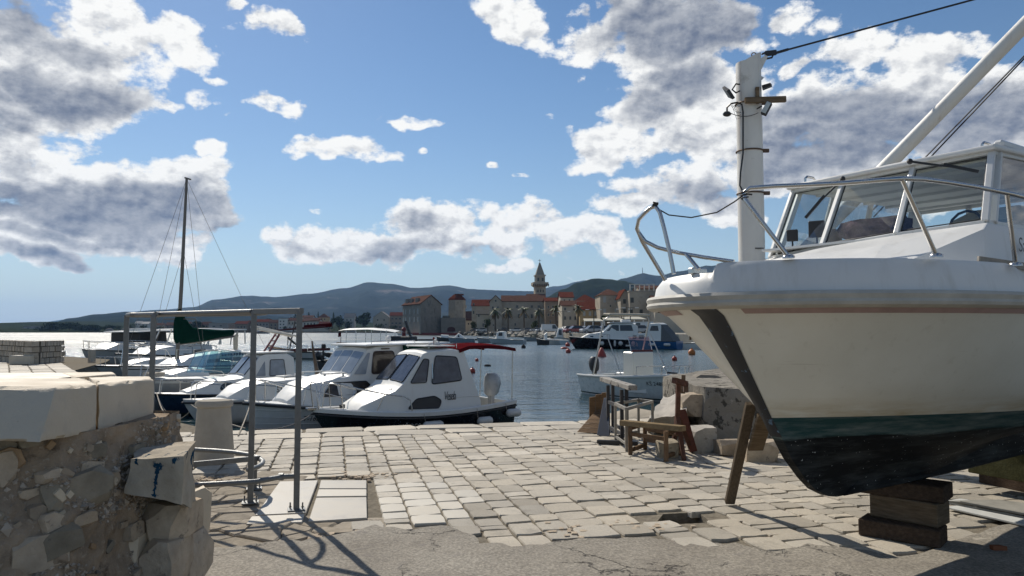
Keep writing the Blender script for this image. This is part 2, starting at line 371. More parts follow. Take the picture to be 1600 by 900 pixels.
def base():
    # land sheet with a true pit where two stones are missing
    import bmesh
    b=bmesh.new(); vs=[b.verts.new((x,y,-.024)) for x,y in land]; hs=[b.verts.new((p.x,p.y,-.024)) for p in HOLE]
    es=[b.edges.new((vs[i],vs[(i+1)%len(vs)])) for i in range(len(vs))]+[b.edges.new((hs[i],hs[(i+1)%4])) for i in range(4)]
    bmesh.ops.triangle_fill(b,edges=es,use_beauty=True)
    lo=[b.verts.new((p.x,p.y,-.42)) for p in HOLE]
    for i in range(4): b.faces.new((hs[i],hs[(i+1)%4],lo[(i+1)%4],lo[i]))
    b.faces.new(lo)
    me=bpy.data.meshes.new('quay_ground'); b.to_mesh(me); b.free(); me.materials.append(joint)
    o=bpy.data.objects.new('quay_ground',me); COL.objects.link(o); struct(o)
    mb=MB(); mb.add([(x,y,z) for z in(-.046,-3.4) for x,y in land],[(i,(i+1)%len(land),len(land)+(i+1)%len(land),len(land)+i) for i in range(len(land))])
    struct(mb.build('quay_face',M('wet_quay_stone',(.13,.12,.10),.8,var=.3,scale=3,bump=.8,bscale=9,spots=[((.03,.035,.02),.5,2,.2)])))
base()
# boundary between the paving and the worn concrete apron, as points on the ground
APX=[(200,862),(310,860),(400,852),(470,846),(555,832),(582,822),(612,826),(640,830),(668,822),(706,824),(742,838),(748,848),(772,850),(800,853),(862,850),(905,842),(960,843),(1010,838),(1060,846),(1150,850),(1215,862),(1262,850),(1340,858),(1400,870),(1452,862),(1500,842),(1560,822),(1640,800),(1800,770),(2300,720)]
def ap_y(px):
    for (a,b),(c,d) in zip(APX,APX[1:]):
        if a<=px<=c: return b+(d-b)*(px-a)/(c-a)
    return 860
def apron():
    rr=random.Random(3); edge=[]
    for (a,b),(c,d) in zip(APX,APX[1:]):
        n=max(2,int((c-a)/14))
        for i in range(n):
            p=gp(a+(c-a)*i/n,b+(d-b)*i/n); edge.append((p.x+rr.uniform(-.02,.02),p.y+rr.uniform(-.03,.03)))
    N=len(edge); L=34; vs=[];fs=[]
    for i,(x,y) in enumerate(edge):
        for j in range(L):
            t=(j/(L-1))**1.6; yy=y+(-1.5-y)*t; xx=x*(1+.0*t)+(x*.6)*t*0
            z=.006+.012*noise.noise(Vector((xx*.9,yy*.9,3)))+.007*noise.noise(Vector((xx*4,yy*4,9)))+.003*noise.noise(Vector((xx*14,yy*14,9)))
            vs.append((xx,yy,z))
    for i in range(N-1):
        for j in range(L-1): fs.append((i*L+j,(i+1)*L+j,(i+1)*L+j+1,i*L+j+1))
    o=len(vs); vs+=[(x,y,-.05) for x,y in edge]
    for i in range(N-1): fs.append((o+i,o+i+1,(i+1)*L,i*L))
    m=bpy.data.materials.new('worn_concrete'); m.use_nodes=True; T=NT(m.node_tree)
    vec=T.n('ShaderNodeNewGeometry').outputs['Position']
    n1=T.noise(vec,1.3,6,.6).outputs[0]; n2=T.noise(vec,48,4,.75).outputs[0]; n3=T.noise(vec,7,5,.65).outputs[0]
    wv=T.vm('ADD',vec,T.n('ShaderNodeVectorMath',operation='SCALE',inp={0:T.noise(vec,3,5,.65).outputs['Color'],'Scale':.7}).outputs[0])
    cr=T.mr(T.vor(wv,.75,'DISTANCE_TO_EDGE').outputs[0],0.0,.011,1,0)
    cr=T.m('MULTIPLY',cr,T.mr(T.noise(vec,1.1,2,.5).outputs[0],.47,.56))
    c=T.mix(T.mr(n1,.3,.7),(.235,.21,.175),(.36,.33,.28)); c=T.mix(T.mr(n2,.40,.66),T.vm('MULTIPLY',c,(.58,.57,.55)),T.vm('MULTIPLY',c,(1.18,1.17,1.14)))
    c=T.mix(T.mr(n3,.58,.74),c,(.19,.17,.15)); c=T.mix(T.m('MULTIPLY',cr,.85),c,(.05,.045,.04))
    h=T.m('SUBTRACT',T.m('ADD',T.m('MULTIPLY',n2,.35),T.m('MULTIPLY',n3,.9)),T.m('MULTIPLY',cr,1.2))
    b=T.n('ShaderNodeBsdfPrincipled',inp={'Base Color':c,'Roughness':.9,'Specular IOR Level':.3,'Normal':T.n('ShaderNodeBump',inp={'Strength':.75,'Distance':.022,'Height':h}).outputs[0]})
    T.link(b.outputs[0],T.n('ShaderNodeOutputMaterial').inputs[0])
    mb=MB(); mb.add(vs,fs); struct(mb.build('concrete_apron',m,smooth=50))
    mb=MB(); mb.add([(-60,-20,.004),(60,-20,.004),(60,-1.5,.004),(-60,-1.5,.004)],[(0,1,2,3)]); struct(mb.build('road_behind',m))
apron()
# paving stones: twelve worn shapes shared by all the single stones
def stone_shape(rr,rough=1.0):
    j=.035*rough; c=[(-.5,-.5),(0,-.5),(.5,-.5),(.5,0),(.5,.5),(0,.5),(-.5,.5),(-.5,0)]
    pts=[]
    for k,(x,y) in enumerate(c):
        f=.93 if k%2==0 else 1.0
        pts.append((x*f+rr.uniform(-j,j),y*f+rr.uniform(-j,j)))
    vs=[(x,y,-.05) for x,y in pts]+[(x,y,-.010+rr.uniform(-.003,.003)) for x,y in pts]+[(x*.945,y*.955,rr.uniform(-.004,.003)) for x,y in pts]+[(rr.uniform(-.1,.1),rr.uniform(-.1,.1),rr.uniform(-.001,.005))]
    fs=[(i,(i+1)%8,8+(i+1)%8,8+i) for i in range(8)]+[(8+i,8+(i+1)%8,16+(i+1)%8,16+i) for i in range(8)]+[(16+i,16+(i+1)%8,24) for i in range(8)]
    return vs,fs
def shapes(mat,n,rough,seed):
    out=[]
    for i in range(n):
        rr=random.Random(seed+i); vs,fs=stone_shape(rr,rough); mb=MB(); mb.add(vs,fs); out.append((mb.mesh('paving_stone',mat,9),vs,fs))
    return out
SH_M=shapes(stone,12,1.0,100); SH_L=shapes(stone_light,6,.25,300); SH_S=shapes(slabm,4,.12,400)
def inpoly(x,y,P):
    c=False
    for i in range(len(P)):
        x1,y1=P[i][0],P[i][1];x2,y2=P[i-1][0],P[i-1][1]
        if (y1>y)!=(y2>y) and x<(x2-x1)*(y-y1)/(y2-y1)+x1: c=not c
    return c
pav=bpy.data.objects.new('quay_paving',None); COL.objects.link(pav); pav['kind']='structure'
landin=[(p[0],p[1]) for p in land]
SLABS=[[(384,820),(478,816),(497,751),(436,752)],[(481,816),(574,810),(572,751),(500,751)]]
MARB=[(360,825),(440,745),(578,745),(578,818)]
CRK=[(250,870),(250,742),(438,742),(436,752),(384,820),(560,815),(575,832),(470,848)]
stones=[]  # (u,v,w,l,kind)
rr=random.Random(11)
def ok(u,v,l,w):
    c=uv(u,v)
    if c.y<3: return None
    px,py=proj(c)
    if px<-60 or px>1750: 
        if c.y<14: return None
    if py>ap_y(px)+1: return None
    if u+l/2>UQ-.0: return None
    if not inpoly(c.x,c.y,landin): return None
    if inpoly(px,py,MARB) or inpoly(px,py,CRK): return None
    hp=[proj(p) for p in HOLE]; hc=(sum(p[0] for p in hp)/4,sum(p[1] for p in hp)/4)
    if abs(px-hc[0])<50 and abs(py-hc[1])<11.5: return None
    return px,py
# rows running towards the water
v=-7.0; rows=[]
while v<16:
    w=rr.uniform(.22,.34) if v>-1.6 else rr.uniform(.30,.42)
    u=3.0+rr.uniform(0,.3)
    while u<UQ-1.15:
        c=uv(u,v+w/2)
        px,py=proj(c) if c.y>1 else (0,2000)
        l=rr.uniform(.22,.36)
        if u>10.2: l*=1.2
        if u+l>UQ-1.25: l=UQ-1.12-u
        q=ok(u+l/2,v+w/2,l,w)
        if q and l>.1:
            lt=575<q[0]<745 and 752<q[1]<815
            if not lt and l>.26 and rr.random()<.13:
                f=rr.uniform(.35,.65); stones.append((q[1],u+l*f/2,v+w/2,w,l*f,'M',0.0)); stones.append((q[1],u+l*(f+1)/2,v+w/2,w,l*(1-f),'M',0.0))
            else: stones.append((q[1],u+l/2,v+w/2,w,l,'L' if lt else 'M',0.0))
        u+=l+.001
    v+=w
# larger coping slabs along the water
for row,(u0,d) in enumerate([(UQ-.56,.54),(UQ-1.10,.53)]):
    v=-6.0+row*.3
    while v<16:
        w=rr.uniform(.7,1.25); c=uv(u0+d/2,v+w/2)
        if inpoly(c.x,c.y,landin) and v+w<8 or v>8:
            q=proj(c); stones.append((q[1],u0+d/2,v+w/2,w,d,'C',0.0))
        v+=w
# left arm of the quay and pier: courses along its edge
stones.sort(key=lambda s:-s[0]*1.0)
vis=[s for s in stones if 255<proj(uv(s[1],s[2]))[0]<1640 and s[0]<905]
vis.sort(key=lambda s:-((s[3]*s[4])*(1.6/ (s[1]**2.6))*1000))
keep=set(id(s) for s in vis[:292])
rest={'M':MB(),'L':MB(),'C':MB()}
for s in stones:
    py,u,v,w,l,k,rz=s; sh=SH_L if k=='L' else SH_M; me,vs,fs=rr.choice(sh[:]); c=uv(u,v)
    gap=.008 if k!='L' else .005
    hz=rr.uniform(-.008,.006) if k=='M' else rr.uniform(-.003,.003); ti=(rr.uniform(-.018,.018),rr.uniform(-.018,.018)); a=math.atan2(EV.y,EV.x)+rr.uniform(-.012,.012)+(0 if rr.random()<.5 else math.pi)
    if id(s) in keep:
        o=bpy.data.objects.new('paving_stone',me); COL.objects.link(o); o.parent=pav
        o.location=(c.x,c.y,hz); o.rotation_euler=(ti[0],ti[1],a); o.scale=(w-gap,l-gap,1)
    else:
        Mx=Matrix.Translation((c.x,c.y,hz))@Matrix.Rotation(a,4,'Z')@Matrix.Diagonal((w-gap,l-gap,1,1))
        rest[k].add([Mx@Vector(p) for p in vs],fs)
def joined(k,mb,mat):
    if mb.v:
        o=mb.build('paving_stones_beyond',mat,pav,smooth=9); o['kind']='stuff'
joined('M',rest['M'],stone_st); joined('L',rest['L'],stone_st); joined('C',rest['C'],stone_st)
SLB=[([(398,806),(478,802),(497,751),(437,753)],0),([(384,820),(393,808),(476,804),(472,817)],1),([(498,764),(573,764),(573,751),(501,751)],0),([(494,777),(573,776),(573,765.5),(497.5,765.5)],1),([(481,816),(574,810),(573,777.5),(493.5,778.5)],0)]
slab2=M('pale_marble_strip',(.46,.42,.35),.6,var=.08,scale=4,bump=.12,bscale=60,spots=[((.28,.25,.20),.38,6,.3)])
for P,k_ in SLB:
    q=[gp(x,y) for x,y in P]; mb=MB(); c=sum(q,Vector())/4
    q=[c+(p-c)*.994 for p in q]
    mb.prism([(p.x,p.y) for p in q],-.05,.006+.002*k_); mb.build('marble_slab',slab2 if k_ else slabm,pav,bevel=.005)
# far arm: irregular courses as one relief
def farpav():
    mb=MB(); r2=random.Random(5)
    e0=QC; e1=PA; d=(e1-e0); L=d.length; d.normalize(); nn=Vector((d.y,-d.x,0)) ; nn=-nn if nn.x>0 else nn
    a=math.atan2(d.y,d.x)
    for row in range(0,26):
        t=-1.0; w=.55 if row<2 else .75
        off=row*.72
        while t<L+26:
            l=r2.uniform(.7,1.3); c=e0+d*(t+l/2)+nn*(off+.36)
            if inpoly(c.x,c.y,landin) and c.y<60 and c.y>9:
                px,py=proj(c)
                vs,fs=stone_shape(r2,.8); Mx=Matrix.Translation((c.x,c.y,r2.uniform(-.01,.01)))@Matrix.Rotation(a,4,'Z')@Matrix.Diagonal((l-.03,.70,1,1))
                if (c-uv(UQ,-1.7)).length>1.2 and uv(1,0).dot(c)/1>12.75-0 or c.x<-7.2: mb.add([Mx@Vector(p) for p in vs],fs)
            t+=l
    o=mb.build('paving_stones_on_pier',stone_st,pav,smooth=9); o['kind']='stuff'
farpav()
# cracked old paving by the frame: irregular broken plates
def cracked():
    r2=random.Random(21); P=[gp(x,y) for x,y in CRK]; seeds=[]
    x0,x1=min(p.x for p in P),max(p.x for p in P); y0,y1=min(p.y for p in P),max(p.y for p in P)
    for i in range(170):
        x=r2.uniform(x0,x1);y=r2.uniform(y0,y1)
        if inpoly(x,y,[(p.x,p.y) for p in P]) and all((x-a)**2+(y-b)**2>.12**2 for a,b in seeds): seeds.append((x,y))
    allp=seeds+[(x0-.5,y0),(x1+.5,y1),(x0-.5,y1),(x1+.5,y0)]
    n=0
    for (x,y) in seeds:
        poly=[(x-.42,y-.3),(x+.42,y-.3),(x+.42,y+.3),(x-.42,y+.3)]
        for (a,b) in allp:
            if (a,b)==(x,y): continue
            mx,my=(x+a)/2,(y+b)/2; nx,ny=a-x,b-y; out=[]
            for i in range(len(poly)):
                p,q=poly[i-1],poly[i]; dp=(p[0]-mx)*nx+(p[1]-my)*ny; dq=(q[0]-mx)*nx+(q[1]-my)*ny
                if dp*dq<0: t=dp/(dp-dq); out.append((p[0]+(q[0]-p[0])*t,p[1]+(q[1]-p[1])*t))
                if dq<=0: out.append(q)
            poly=out
            if len(poly)<3: break
        if len(poly)<3: continue
        cx=sum(p[0] for p in poly)/len(poly); cy=sum(p[1] for p in poly)/len(poly)
        q=[(cx+(p[0]-cx)*.965,cy+(p[1]-cy)*.965) for p in poly]
        h=r2.uniform(-.02,.004)
        mb=MB(); k=len(q)
        vs=[(a,b,-.05) for a,b in q]+[(a,b,h-.012) for a,b in q]+[(cx+(a-cx)*.9,cy+(b-cy)*.9,h+r2.uniform(-.004,.006)) for a,b in q]
        mb.add(vs,[(i,(i+1)%k,k+(i+1)%k,k+i) for i in range(k)]+[(k+i,k+(i+1)%k,2*k+(i+1)%k,2*k+i) for i in range(k)]+[tuple(2*k+i for i in range(k))])
        mb.build('broken_paving_plate',CRKM,pav)
CRKM=M('weathered_flag',(.32,.285,.235),.85,var=.2,scale=8,bump=.8,bscale=18,spots=[((.15,.135,.115),.42,9,.12)],rand=.13)
cracked()
# loose rubble in the pit and the breaks
mb=MB(); r3=random.Random(8)
hc=sum(HOLE,Vector())/4
for i in range(40):
    k=r3.uniform(.02,.06); mb.rock((hc.x+r3.uniform(-.18,.18),hc.y+r3.uniform(-.08,.08),-.40+r3.uniform(0,.05)),(k,k,k*.7),i,cuts=4,sub=0)
for cx,cy,n in ((570,742,70),(345,748,50),(540,838,40),(880,826,30),(1000,820,20)):
    g=gp(cx,cy)
    for i in range(n):
        k=r3.uniform(.012,.05); mb.rock((g.x+r3.gauss(0,.17),g.y+r3.gauss(0,.09),-.01),(k,k*1.2,k*.6),1000+i+cx,cuts=4,sub=0)
stuff(mb.build('loose_rubble',rub1),'broken stone crumbs lying in the pit and worn patches of the paving','rubble')
# ---------------- the laid-up motor boat on blocks
K=.87
def big_boat():
    bm_=bpy.data.objects.new('laid_up_motor_boat',None); COL.objects.link(bm_); A=R(34.0)
    bm_.location=(2.4*K,5.9*K,1.6-1.6*K); bm_.rotation_euler=(0,0,A); bm_.scale=(K,K,K)
    WM[bm_.name]=Matrix.Translation(bm_.location)@Matrix.Rotation(A,4,'Z')@Matrix.Diagonal((K,K,K,1))
    tag(bm_,'large white motor boat propped ashore on timber blocks with black bottom paint','motor boat')
    B=bm_; INV=WM[B.name].inverted()
    lp=lambda px,py,Y: INV@at(px,py,Y*K)
    # materials
    m=bpy.data.materials.new('old_boat_hull_paint'); m.use_nodes=True; T=NT(m.node_tree)
    tc=T.n('ShaderNodeTexCoord').outputs['Object']; z=T.n('ShaderNodeSeparateXYZ',inp={0:tc}).outputs[2]
    st=T.n('ShaderNodeMapping',inp={'Vector':tc,'Scale':(1.2,1.2,9)}).outputs[0]
    na=T.noise(tc,1.6,5,.6).outputs[0]; nb=T.noise(st,1.6,6,.65).outputs[0]; nc=T.noise(tc,26,3,.7).outputs[0]
    top=T.mix(T.mr(na,.3,.7),(.65,.625,.535),(.73,.71,.625))
    top=T.mix(T.m('MULTIPLY',T.mr(z,1.12,.955),T.mr(nb,.35,.65)),top,(.46,.36,.20))
    v3=T.n('ShaderNodeMapping',inp={'Vector':tc,'Scale':(14,14,.8)}).outputs[0]
    top=T.mix(T.mr(T.noise(v3,1,4,.6).outputs[0],.60,.80,0,.35),top,(.40,.36,.27))
    top=T.mix(T.mr(nc,.74,.78,0,.5),top,(.2,.18,.15))
    v4=T.n('ShaderNodeMapping',inp={'Vector':tc,'Scale':(1.5,1.5,46)}).outputs[0]; top=T.mix(T.m('MULTIPLY',T.mr(T.noise(v4,1,3,.6).outputs[0],.66,.72,0,.6),T.mr(T.noise(tc,1.1,2,.5).outputs[0],.5,.62)),top,(.33,.29,.22))
    teal=T.mix(T.mr(nb,.42,.66),(.022,.062,.062),(.13,.16,.15))
    blk=T.mix(T.mr(nb,.45,.72),(.008,.009,.010),(.055,.06,.058)); blk=T.mix(T.mr(T.noise(tc,7,6,.7).outputs[0],.60,.75,0,.6),blk,(.07,.075,.07)); blk=T.mix(T.mr(T.noise(tc,45,2,.5).outputs[0],.72,.735),blk,(.5,.5,.47))
    zz=T.m('ADD',z,T.m('MULTIPLY',T.m('SUBTRACT',nb,.5),.14))
    low=T.mix(T.mr(zz,.775,.80),blk,teal)
    c=T.mix(T.mr(z,.949,.953),low,top)
    b=T.n('ShaderNodeBsdfPrincipled',inp={'Base Color':c,'Specular IOR Level':T.mr(z,.949,.953,.12,.5),'Roughness':T.mr(z,.949,.953,.7,.33),'Normal':T.n('ShaderNodeBump',inp={'Strength':.25,'Distance':.004,'Height':nc}).outputs[0]})
    T.link(b.outputs[0],T.n('ShaderNodeOutputMaterial').inputs[0]); hullm=m
    stemm=M('scuffed_stem_paint',(.020,.022,.026),.6,var=.3,spots=[((.10,.17,.25),.39,11,.04),((.30,.33,.34),.27,22,.03)])
    pink=M('faded_pink_stripe',(.36,.25,.225),.6,var=.15,scale=12)
    rubm=M('grey_rub_rail',(.42,.40,.35),.6,var=.15,scale=8,spots=[((.12,.11,.1),.27,20,.05)])
    deckm=M('chalky_white_gelcoat',(.66,.655,.63),.42,var=.05,scale=2,spots=[((.35,.33,.3),.27,14,.1)],streak=((.42,.39,.33),.4,9))
    L=5.3
    def lerp(a,b,t): return a+(b-a)*t
    LV=[]  # z, s_stem, B, E, p, g, b0
    for z,ss in ((1.76,-1.30),(1.70,-1.19),(1.58,-1.08),(1.42,-.96),(1.25,-.83),(1.10,-.715),(.951,-.60)):
        k=(z-.951)/.81
        LV.append((z,ss,lerp(1.02,1.38,k**.75),lerp(3.3,2.2,k**.6),lerp(1.75,2.3,k**.6),lerp(.98,.56,k**.38),lerp(.042,.078,k)))
    LV+=[(.80,-.49,.93,3.5,1.6,1.0,.045),(.62,-.36,.62,3.8,1.5,1.05,.04),(.46,-.20,.27,4,1.4,1.1,.035),(.36,-.07,.11,4,1.4,1.1,.035),(.29,.10,.06,4,1.2,1,.035),(.27,.22,.05,4,1.2,1,.03)]
    def pt(l,q,side):
        z,ss,Bm,E,p,g,b0=l; s=ss+(L-ss)*q**2.0; t=min(1,(s-ss)/E)
        b=b0+(Bm-b0)*(1-(1-t)**p)**g if t>0 else b0
        zz=z
        if z<.9: # bottom rises slowly aft
            zz=z+max(0,s-1.6)*.16*(.95-z)/.68
        return Vector((s,b*side,zz))
    NQ=44
    mb=MB()
    rings=[]
    for l in LV:
        rings.append([pt(l,1-i/(NQ-1),-1) for i in range(NQ)]+[pt(l,i/(NQ-1),1) for i in range(NQ)])
    mb.loft(rings,closed=True,cap=True)
    mb.build('hull',hullm,B,smooth=50)
    # stem band, a strip on the flat stem face
    mb=MB(); r_=[]
    for l in LV[:8]:
        z,ss,b0=l[0],l[1],l[6]; q=.02
        a=pt(l,.0,-1);w=pt(l,.016,-1); ww=pt(l,.016,1)
        r_.append([w+Vector((-.006,-.004,0)),a+Vector((-.008,-.006,0)),Vector((ss-.020,0,z)),Vector((a.x-.008,-a.y+.006,z)),ww+Vector((-.006,.004,0))])
    mb.loft(r_,closed=False,cap=False); mb.build('stem_band',stemm,B,smooth=60)
    # rub rail, stripe, bulwark
    top=LV[0]; LR=(1.8,-1.38,1.41,2.2,2.3,.55,.0)
    def rail(q,side,off=0.0,z=None,l=LR):
        p=pt(l,q,side); e=.002; a=pt(l,min(1,q+e),side); c=pt(l,max(0,q-e),side); t=(a-c)
        if q<.004 : n=Vector((-1,0,0))
        else: n=Vector((t.y,-t.x,0)).normalized()*(-1 if side>0 else 1); n=n if n.y*side>0 or abs(n.y)<.05 else -n
        p=p+n*off
        if z is not None: p.z=z
        return p
    def around(off,z,l=LR,n=60): 
        qs=[(1-i/(n-1))**1.25 for i in range(n)]
        zf=z if callable(z) else (lambda q,s:z)
        return [rail(q,-1,off,zf(q,-1),l) for q in qs]+[rail(q,1,off,zf(q,1),l) for q in reversed(qs[:-1])]
    mb=MB()
    prof=[(-.055,1.745),(.0,1.752),(.026,1.765),(.034,1.785),(.026,1.803),(.030,1.815),(.036,1.832),(.024,1.852),(-.03,1.858),(-.06,1.858)]
    mb.loft([around(o,z) for o,z in prof],closed=False,cap=False); mb.build('rub_rail',rubm,B,smooth=35)
    mb=MB()
    def strip(a,b): 
        mb.loft([around(a[0],a[1]),around(b[0],b[1])],closed=False,cap=False)
    qs=[.012+.50*i/40 for i in range(41)]
    def hp(q,side,zz):
        # point on the hull surface at height zz
        for l0,l1 in zip(LV,LV[1:]):
            if l1[0]<=zz<=l0[0]:
                k=(l0[0]-zz)/(l0[0]-l1[0]); return pt(l0,q,side).lerp(pt(l1,q,side),k)
        return pt(LV[0],q,side)
    for side in(-1,1):
        r_=[[hp(.075+.44*i/40,side,zz)+Vector((-.003,.006*side,0)) for i in range(41)] for zz in(1.745,1.712)]
        mb.loft(r_,closed=False,cap=False)
    mb.build('pink_stripe',pink,B)
    mb=MB()
    def zt(q,side): return 2.0 if q<.035 or side>0 else (2.0+.065*min(1,(q-.035)/.012) if q<.06 else 2.065-.05*max(0,q-.3))
    rr_=[around(-.03,1.858),around(-.045,1.93),around(-.075,lambda q,s:zt(q,s)-.03),around(-.10,zt),around(-.17,lambda q,s:zt(q,s)-.005),around(-.19,1.93)]
    mb.loft(rr_,closed=False,cap=False); mb.build('bulwark',deckm,B,smooth=40)
    mb=MB(); o=around(-.14,1.945); mb.add(o,[tuple(range(len(o)))]); mb.build('deck',deckm,B)
    mb=MB(); mb.lathe([(.0,0),(.03,0),(.03,.01),(.018,.014),(.012,.004)],(0,0,0),10,M=Matrix.Translation(hp(.20,1,1.55)+Vector((-.0,.0,0)))@Matrix.Rotation(R(90),4,'X')@Matrix.Rotation(R(40),4,'Y')); mb.build('drain_fitting',M('tarnished_bronze',(.10,.08,.06),.5,.6),B)
    # keel slab
    mb=MB()
    ks=[(0.3,.268),(1.0,.262),(2.4,.27),(3.86,.30),(3.86,.80),(.9,.62)]
    mb.slab([(s,-.05,z) for s,z in ks],(0,.10,0)); mb.build('keel',hullm,B,bevel=.012)
    # trunk and windscreen
    BP=[Vector(p) for p in((.80,.98,2.30),(.68,.35,2.34),(.60,-.37,2.37),(.66,-1.0,2.40))]
    TP=[Vector(p) for p in((1.05,.88,2.97),(1.0,.32,2.965),(.95,-.34,2.965),(1.0,-.92,2.985))]
    AB=[Vector((3.3,1.0,2.34)),Vector((3.3,-1.0,2.42))]; AT=[Vector((3.3,.9,3.04)),Vector((3.3,-.92,3.06))]
    mb=MB()
    r0=[Vector((4.2,1.12,1.93)),Vector((.55,1.10,1.93)),Vector((-.25,.55,1.93)),Vector((-.30,-.55,1.93)),Vector((.35,-1.12,1.93)),Vector((4.2,-1.14,1.93))]
    r1=[Vector((4.2,1.04,2.28)),Vector((.72,1.02,2.27)),Vector((.35,.42,2.24)),Vector((.30,-.42,2.26)),Vector((.52,-1.05,2.33)),Vector((4.2,-1.06,2.40))]
    r2=[Vector((4.2,1.02,2.32)),BP[0]+Vector((-.03,.03,-.01)),BP[1]+Vector((-.04,0,-.01)),BP[2]+Vector((-.04,0,-.01)),BP[3]+Vector((-.03,-.03,-.01)),Vector((4.2,-1.02,2.41))]
    mb.loft([r0,r1,r2],closed=True,cap=True); mb.build('cabin_trunk',deckm,B,bevel=.012,seg=2)
    # windscreen bars
    fr=M('white_window_frame',(.62,.62,.60),.4,var=.06,streak=((.3,.28,.25),.35,20))
    mb=MB()
    for i in range(4): mb.bar(BP[i],TP[i],.05 if i in(0,3) else .042,.05)
    for P in(BP,TP):
        for a,b in zip(P,P[1:]): mb.bar(a,b,.035,.032)
    for side in(0,1):
        b0,t0=(BP[0],TP[0]) if side==0 else (BP[3],TP[3]); b1,t1=AB[side],AT[side]
        mb.bar(b0,b1,.035,.035); mb.bar(t0,t1,.035,.035)
        for k in(.04,.30,.62,1.0): mb.bar(b0.lerp(b1,k),t0.lerp(t1,k),.045 if k!=.04 else .07,.045)
    mb.build('windscreen_frame',fr,B,bevel=.006,seg=2)
    seal=MB()
    for i in range(3):
        c=[BP[i],BP[i+1],TP[i+1],TP[i]]; m0=sum(c,Vector())/4
        q=[p+(m0-p).normalized()*.045+Vector((-.0,0,0)) for p in c]; seal.tube(q,.007,4,closed=True)
    seal.build('window_seal',rubber,B)
    gl=Mglass('clear_cabin_glass',(.92,.96,.96),.95); glt=Mglass('tinted_side_glass',(.66,.69,.72),.90)
    for i in range(3):
        mb=MB(); c=[BP[i],BP[i+1],TP[i+1],TP[i]]; mb.slab(c,(.006,0,0)); mb.build('windscreen_pane',gl,B)
    for side in(0,1):
        b0,t0=(BP[0],TP[0]) if side==0 else (BP[3],TP[3]); b1,t1=AB[side],AT[side]
        for k0,k1 in((.04,.30),(.30,.62),(.62,1)):
            mb=MB(); mb.slab([b0.lerp(b1,k0),b0.lerp(b1,k1),t0.lerp(t1,k1),t0.lerp(t1,k0)],(0,.006,0)); mb.build('side_window',glt,B)
    # roof with overhang and grab rail
    mb=MB(); ro=[TP[0]+Vector((-.06,.05,.01)),TP[1]+Vector((-.07,0,.012)),TP[2]+Vector((-.07,0,.012)),TP[3]+Vector((-.06,-.05,.01)),AT[1]+Vector((.15,-.05,.01)),AT[0]+Vector((.15,.05,.01))]
    mb.slab(ro,(0,0,.045)); mb.build('cabin_roof',deckm,B,bevel=.015,seg=2)
    mb=MB(); mb.box((1.5,-.86,3.10),(.5,.08,.07)); mb.build('roof_hatch',deckm,B,bevel=.02)
    for s0,b0 in((1.12,-.80),(1.12,.80)):
        mb=MB(); mb.tube([(s0,b0,3.02),(s0,b0,3.09),(s0+.03,b0,3.11),(s0+.13,b0,3.11),(s0+.16,b0,3.09),(s0+.16,b0,3.02)],.012,6); mb.build('roof_cleat',chrome,B)
    mb=MB(); inn=M('cabin_lining',(.68,.66,.62),.7,var=.08)
    mb.box((2.2,0,2.965),(2.1,1.66,.02))
    for k in range(5): mb.box((1.35+k*.42,0,2.945),(.03,1.66,.03))
    mb.build('roof_lining',inn,B)
    mb=MB()
    mb.box((3.28,.84,2.66),(.03,.10,.62)); mb.box((3.28,-.86,2.66),(.03,.10,.62)); mb.box((3.28,-.0,2.30),(.03,1.8,.16)); mb.box((3.28,-.0,2.95),(.03,1.8,.06)); mb.box((3.28,.28,2.66),(.03,.05,.6))
    mb.build('rear_bulkhead',inn,B)
    mb=MB(); mb.box((1.0,0,2.36),(.75,1.9,.02)); mb.build('dashboard',deckm,B)
    beige=M('beige_engine_cowl',(.42,.37,.27),.6)
    mb=MB(); mb.loft([[Vector((1.9+a*.34,-.62+b*.30,z)) for a,b in((-1,-1),(1,-1),(1,1),(-1,1))] for a_,z in((0,2.32),)]+[[Vector((1.9+a*.34,-.62+b*.30,2.56)) for a,b in((-1,-1),(1,-1),(1,1),(-1,1))],[Vector((1.95+a*.2,-.62+b*.2,2.66)) for a,b in((-1,-1),(1,-1),(1,1),(-1,1))]])
    mb.build('helm_seat',beige,B,bevel=.02)
    mb=MB(); mb.box((1.58,-.70,2.48),(.04,.22,.10)); mb.build('dark_panel',black,B)
    mb=MB(); mb.box((2.7,-.75,2.60),(.12,.30,.2)); mb.build('rear_seat',beige,B,bevel=.02)
    for (px,py,Y,sz) in((1238,368,6.9,.10),(1276,358,6.75,.14)):
        p=lp(px,py,Y); mb=MB(); mb.box(p,(.03,sz,sz*1.1),rz=.4); mb.tube([p,p-Vector((0,0,.16))],.01,5); mb.build('plotter_screen',black,B,bevel=.006)
    mb=MB(); c=lp(1365,352,6.4)
    plaid=M('dark_plaid_cloth',(.09,.06,.07),.95,var=.5,scale=16,bump=.8,bscale=12)
    mb.rock(c-Vector((0,0,.04)),(.34,.52,.17),77,cuts=6,sub=3,amp=.10); mb.build('folded_blanket',plaid,B,smooth=70)
    mb=MB(); c=lp(1300,372,6.8); mb.ball(c,.09,10,7,(1,1,1)); mb.build('round_fender_inside',black,B,smooth=60)
    mb=MB(); q=Vector((1.35,-.55,2.48)); mb.tube([q+Vector((.03*math.sin(a*.524),.13*math.cos(a*.524),.13*math.sin(a*.524))) for a in range(12)],.012,5,closed=True); mb.bar(q-Vector((0,.13,0)),q+Vector((0,.13,0)),.015); mb.build('steering_wheel',black,B)
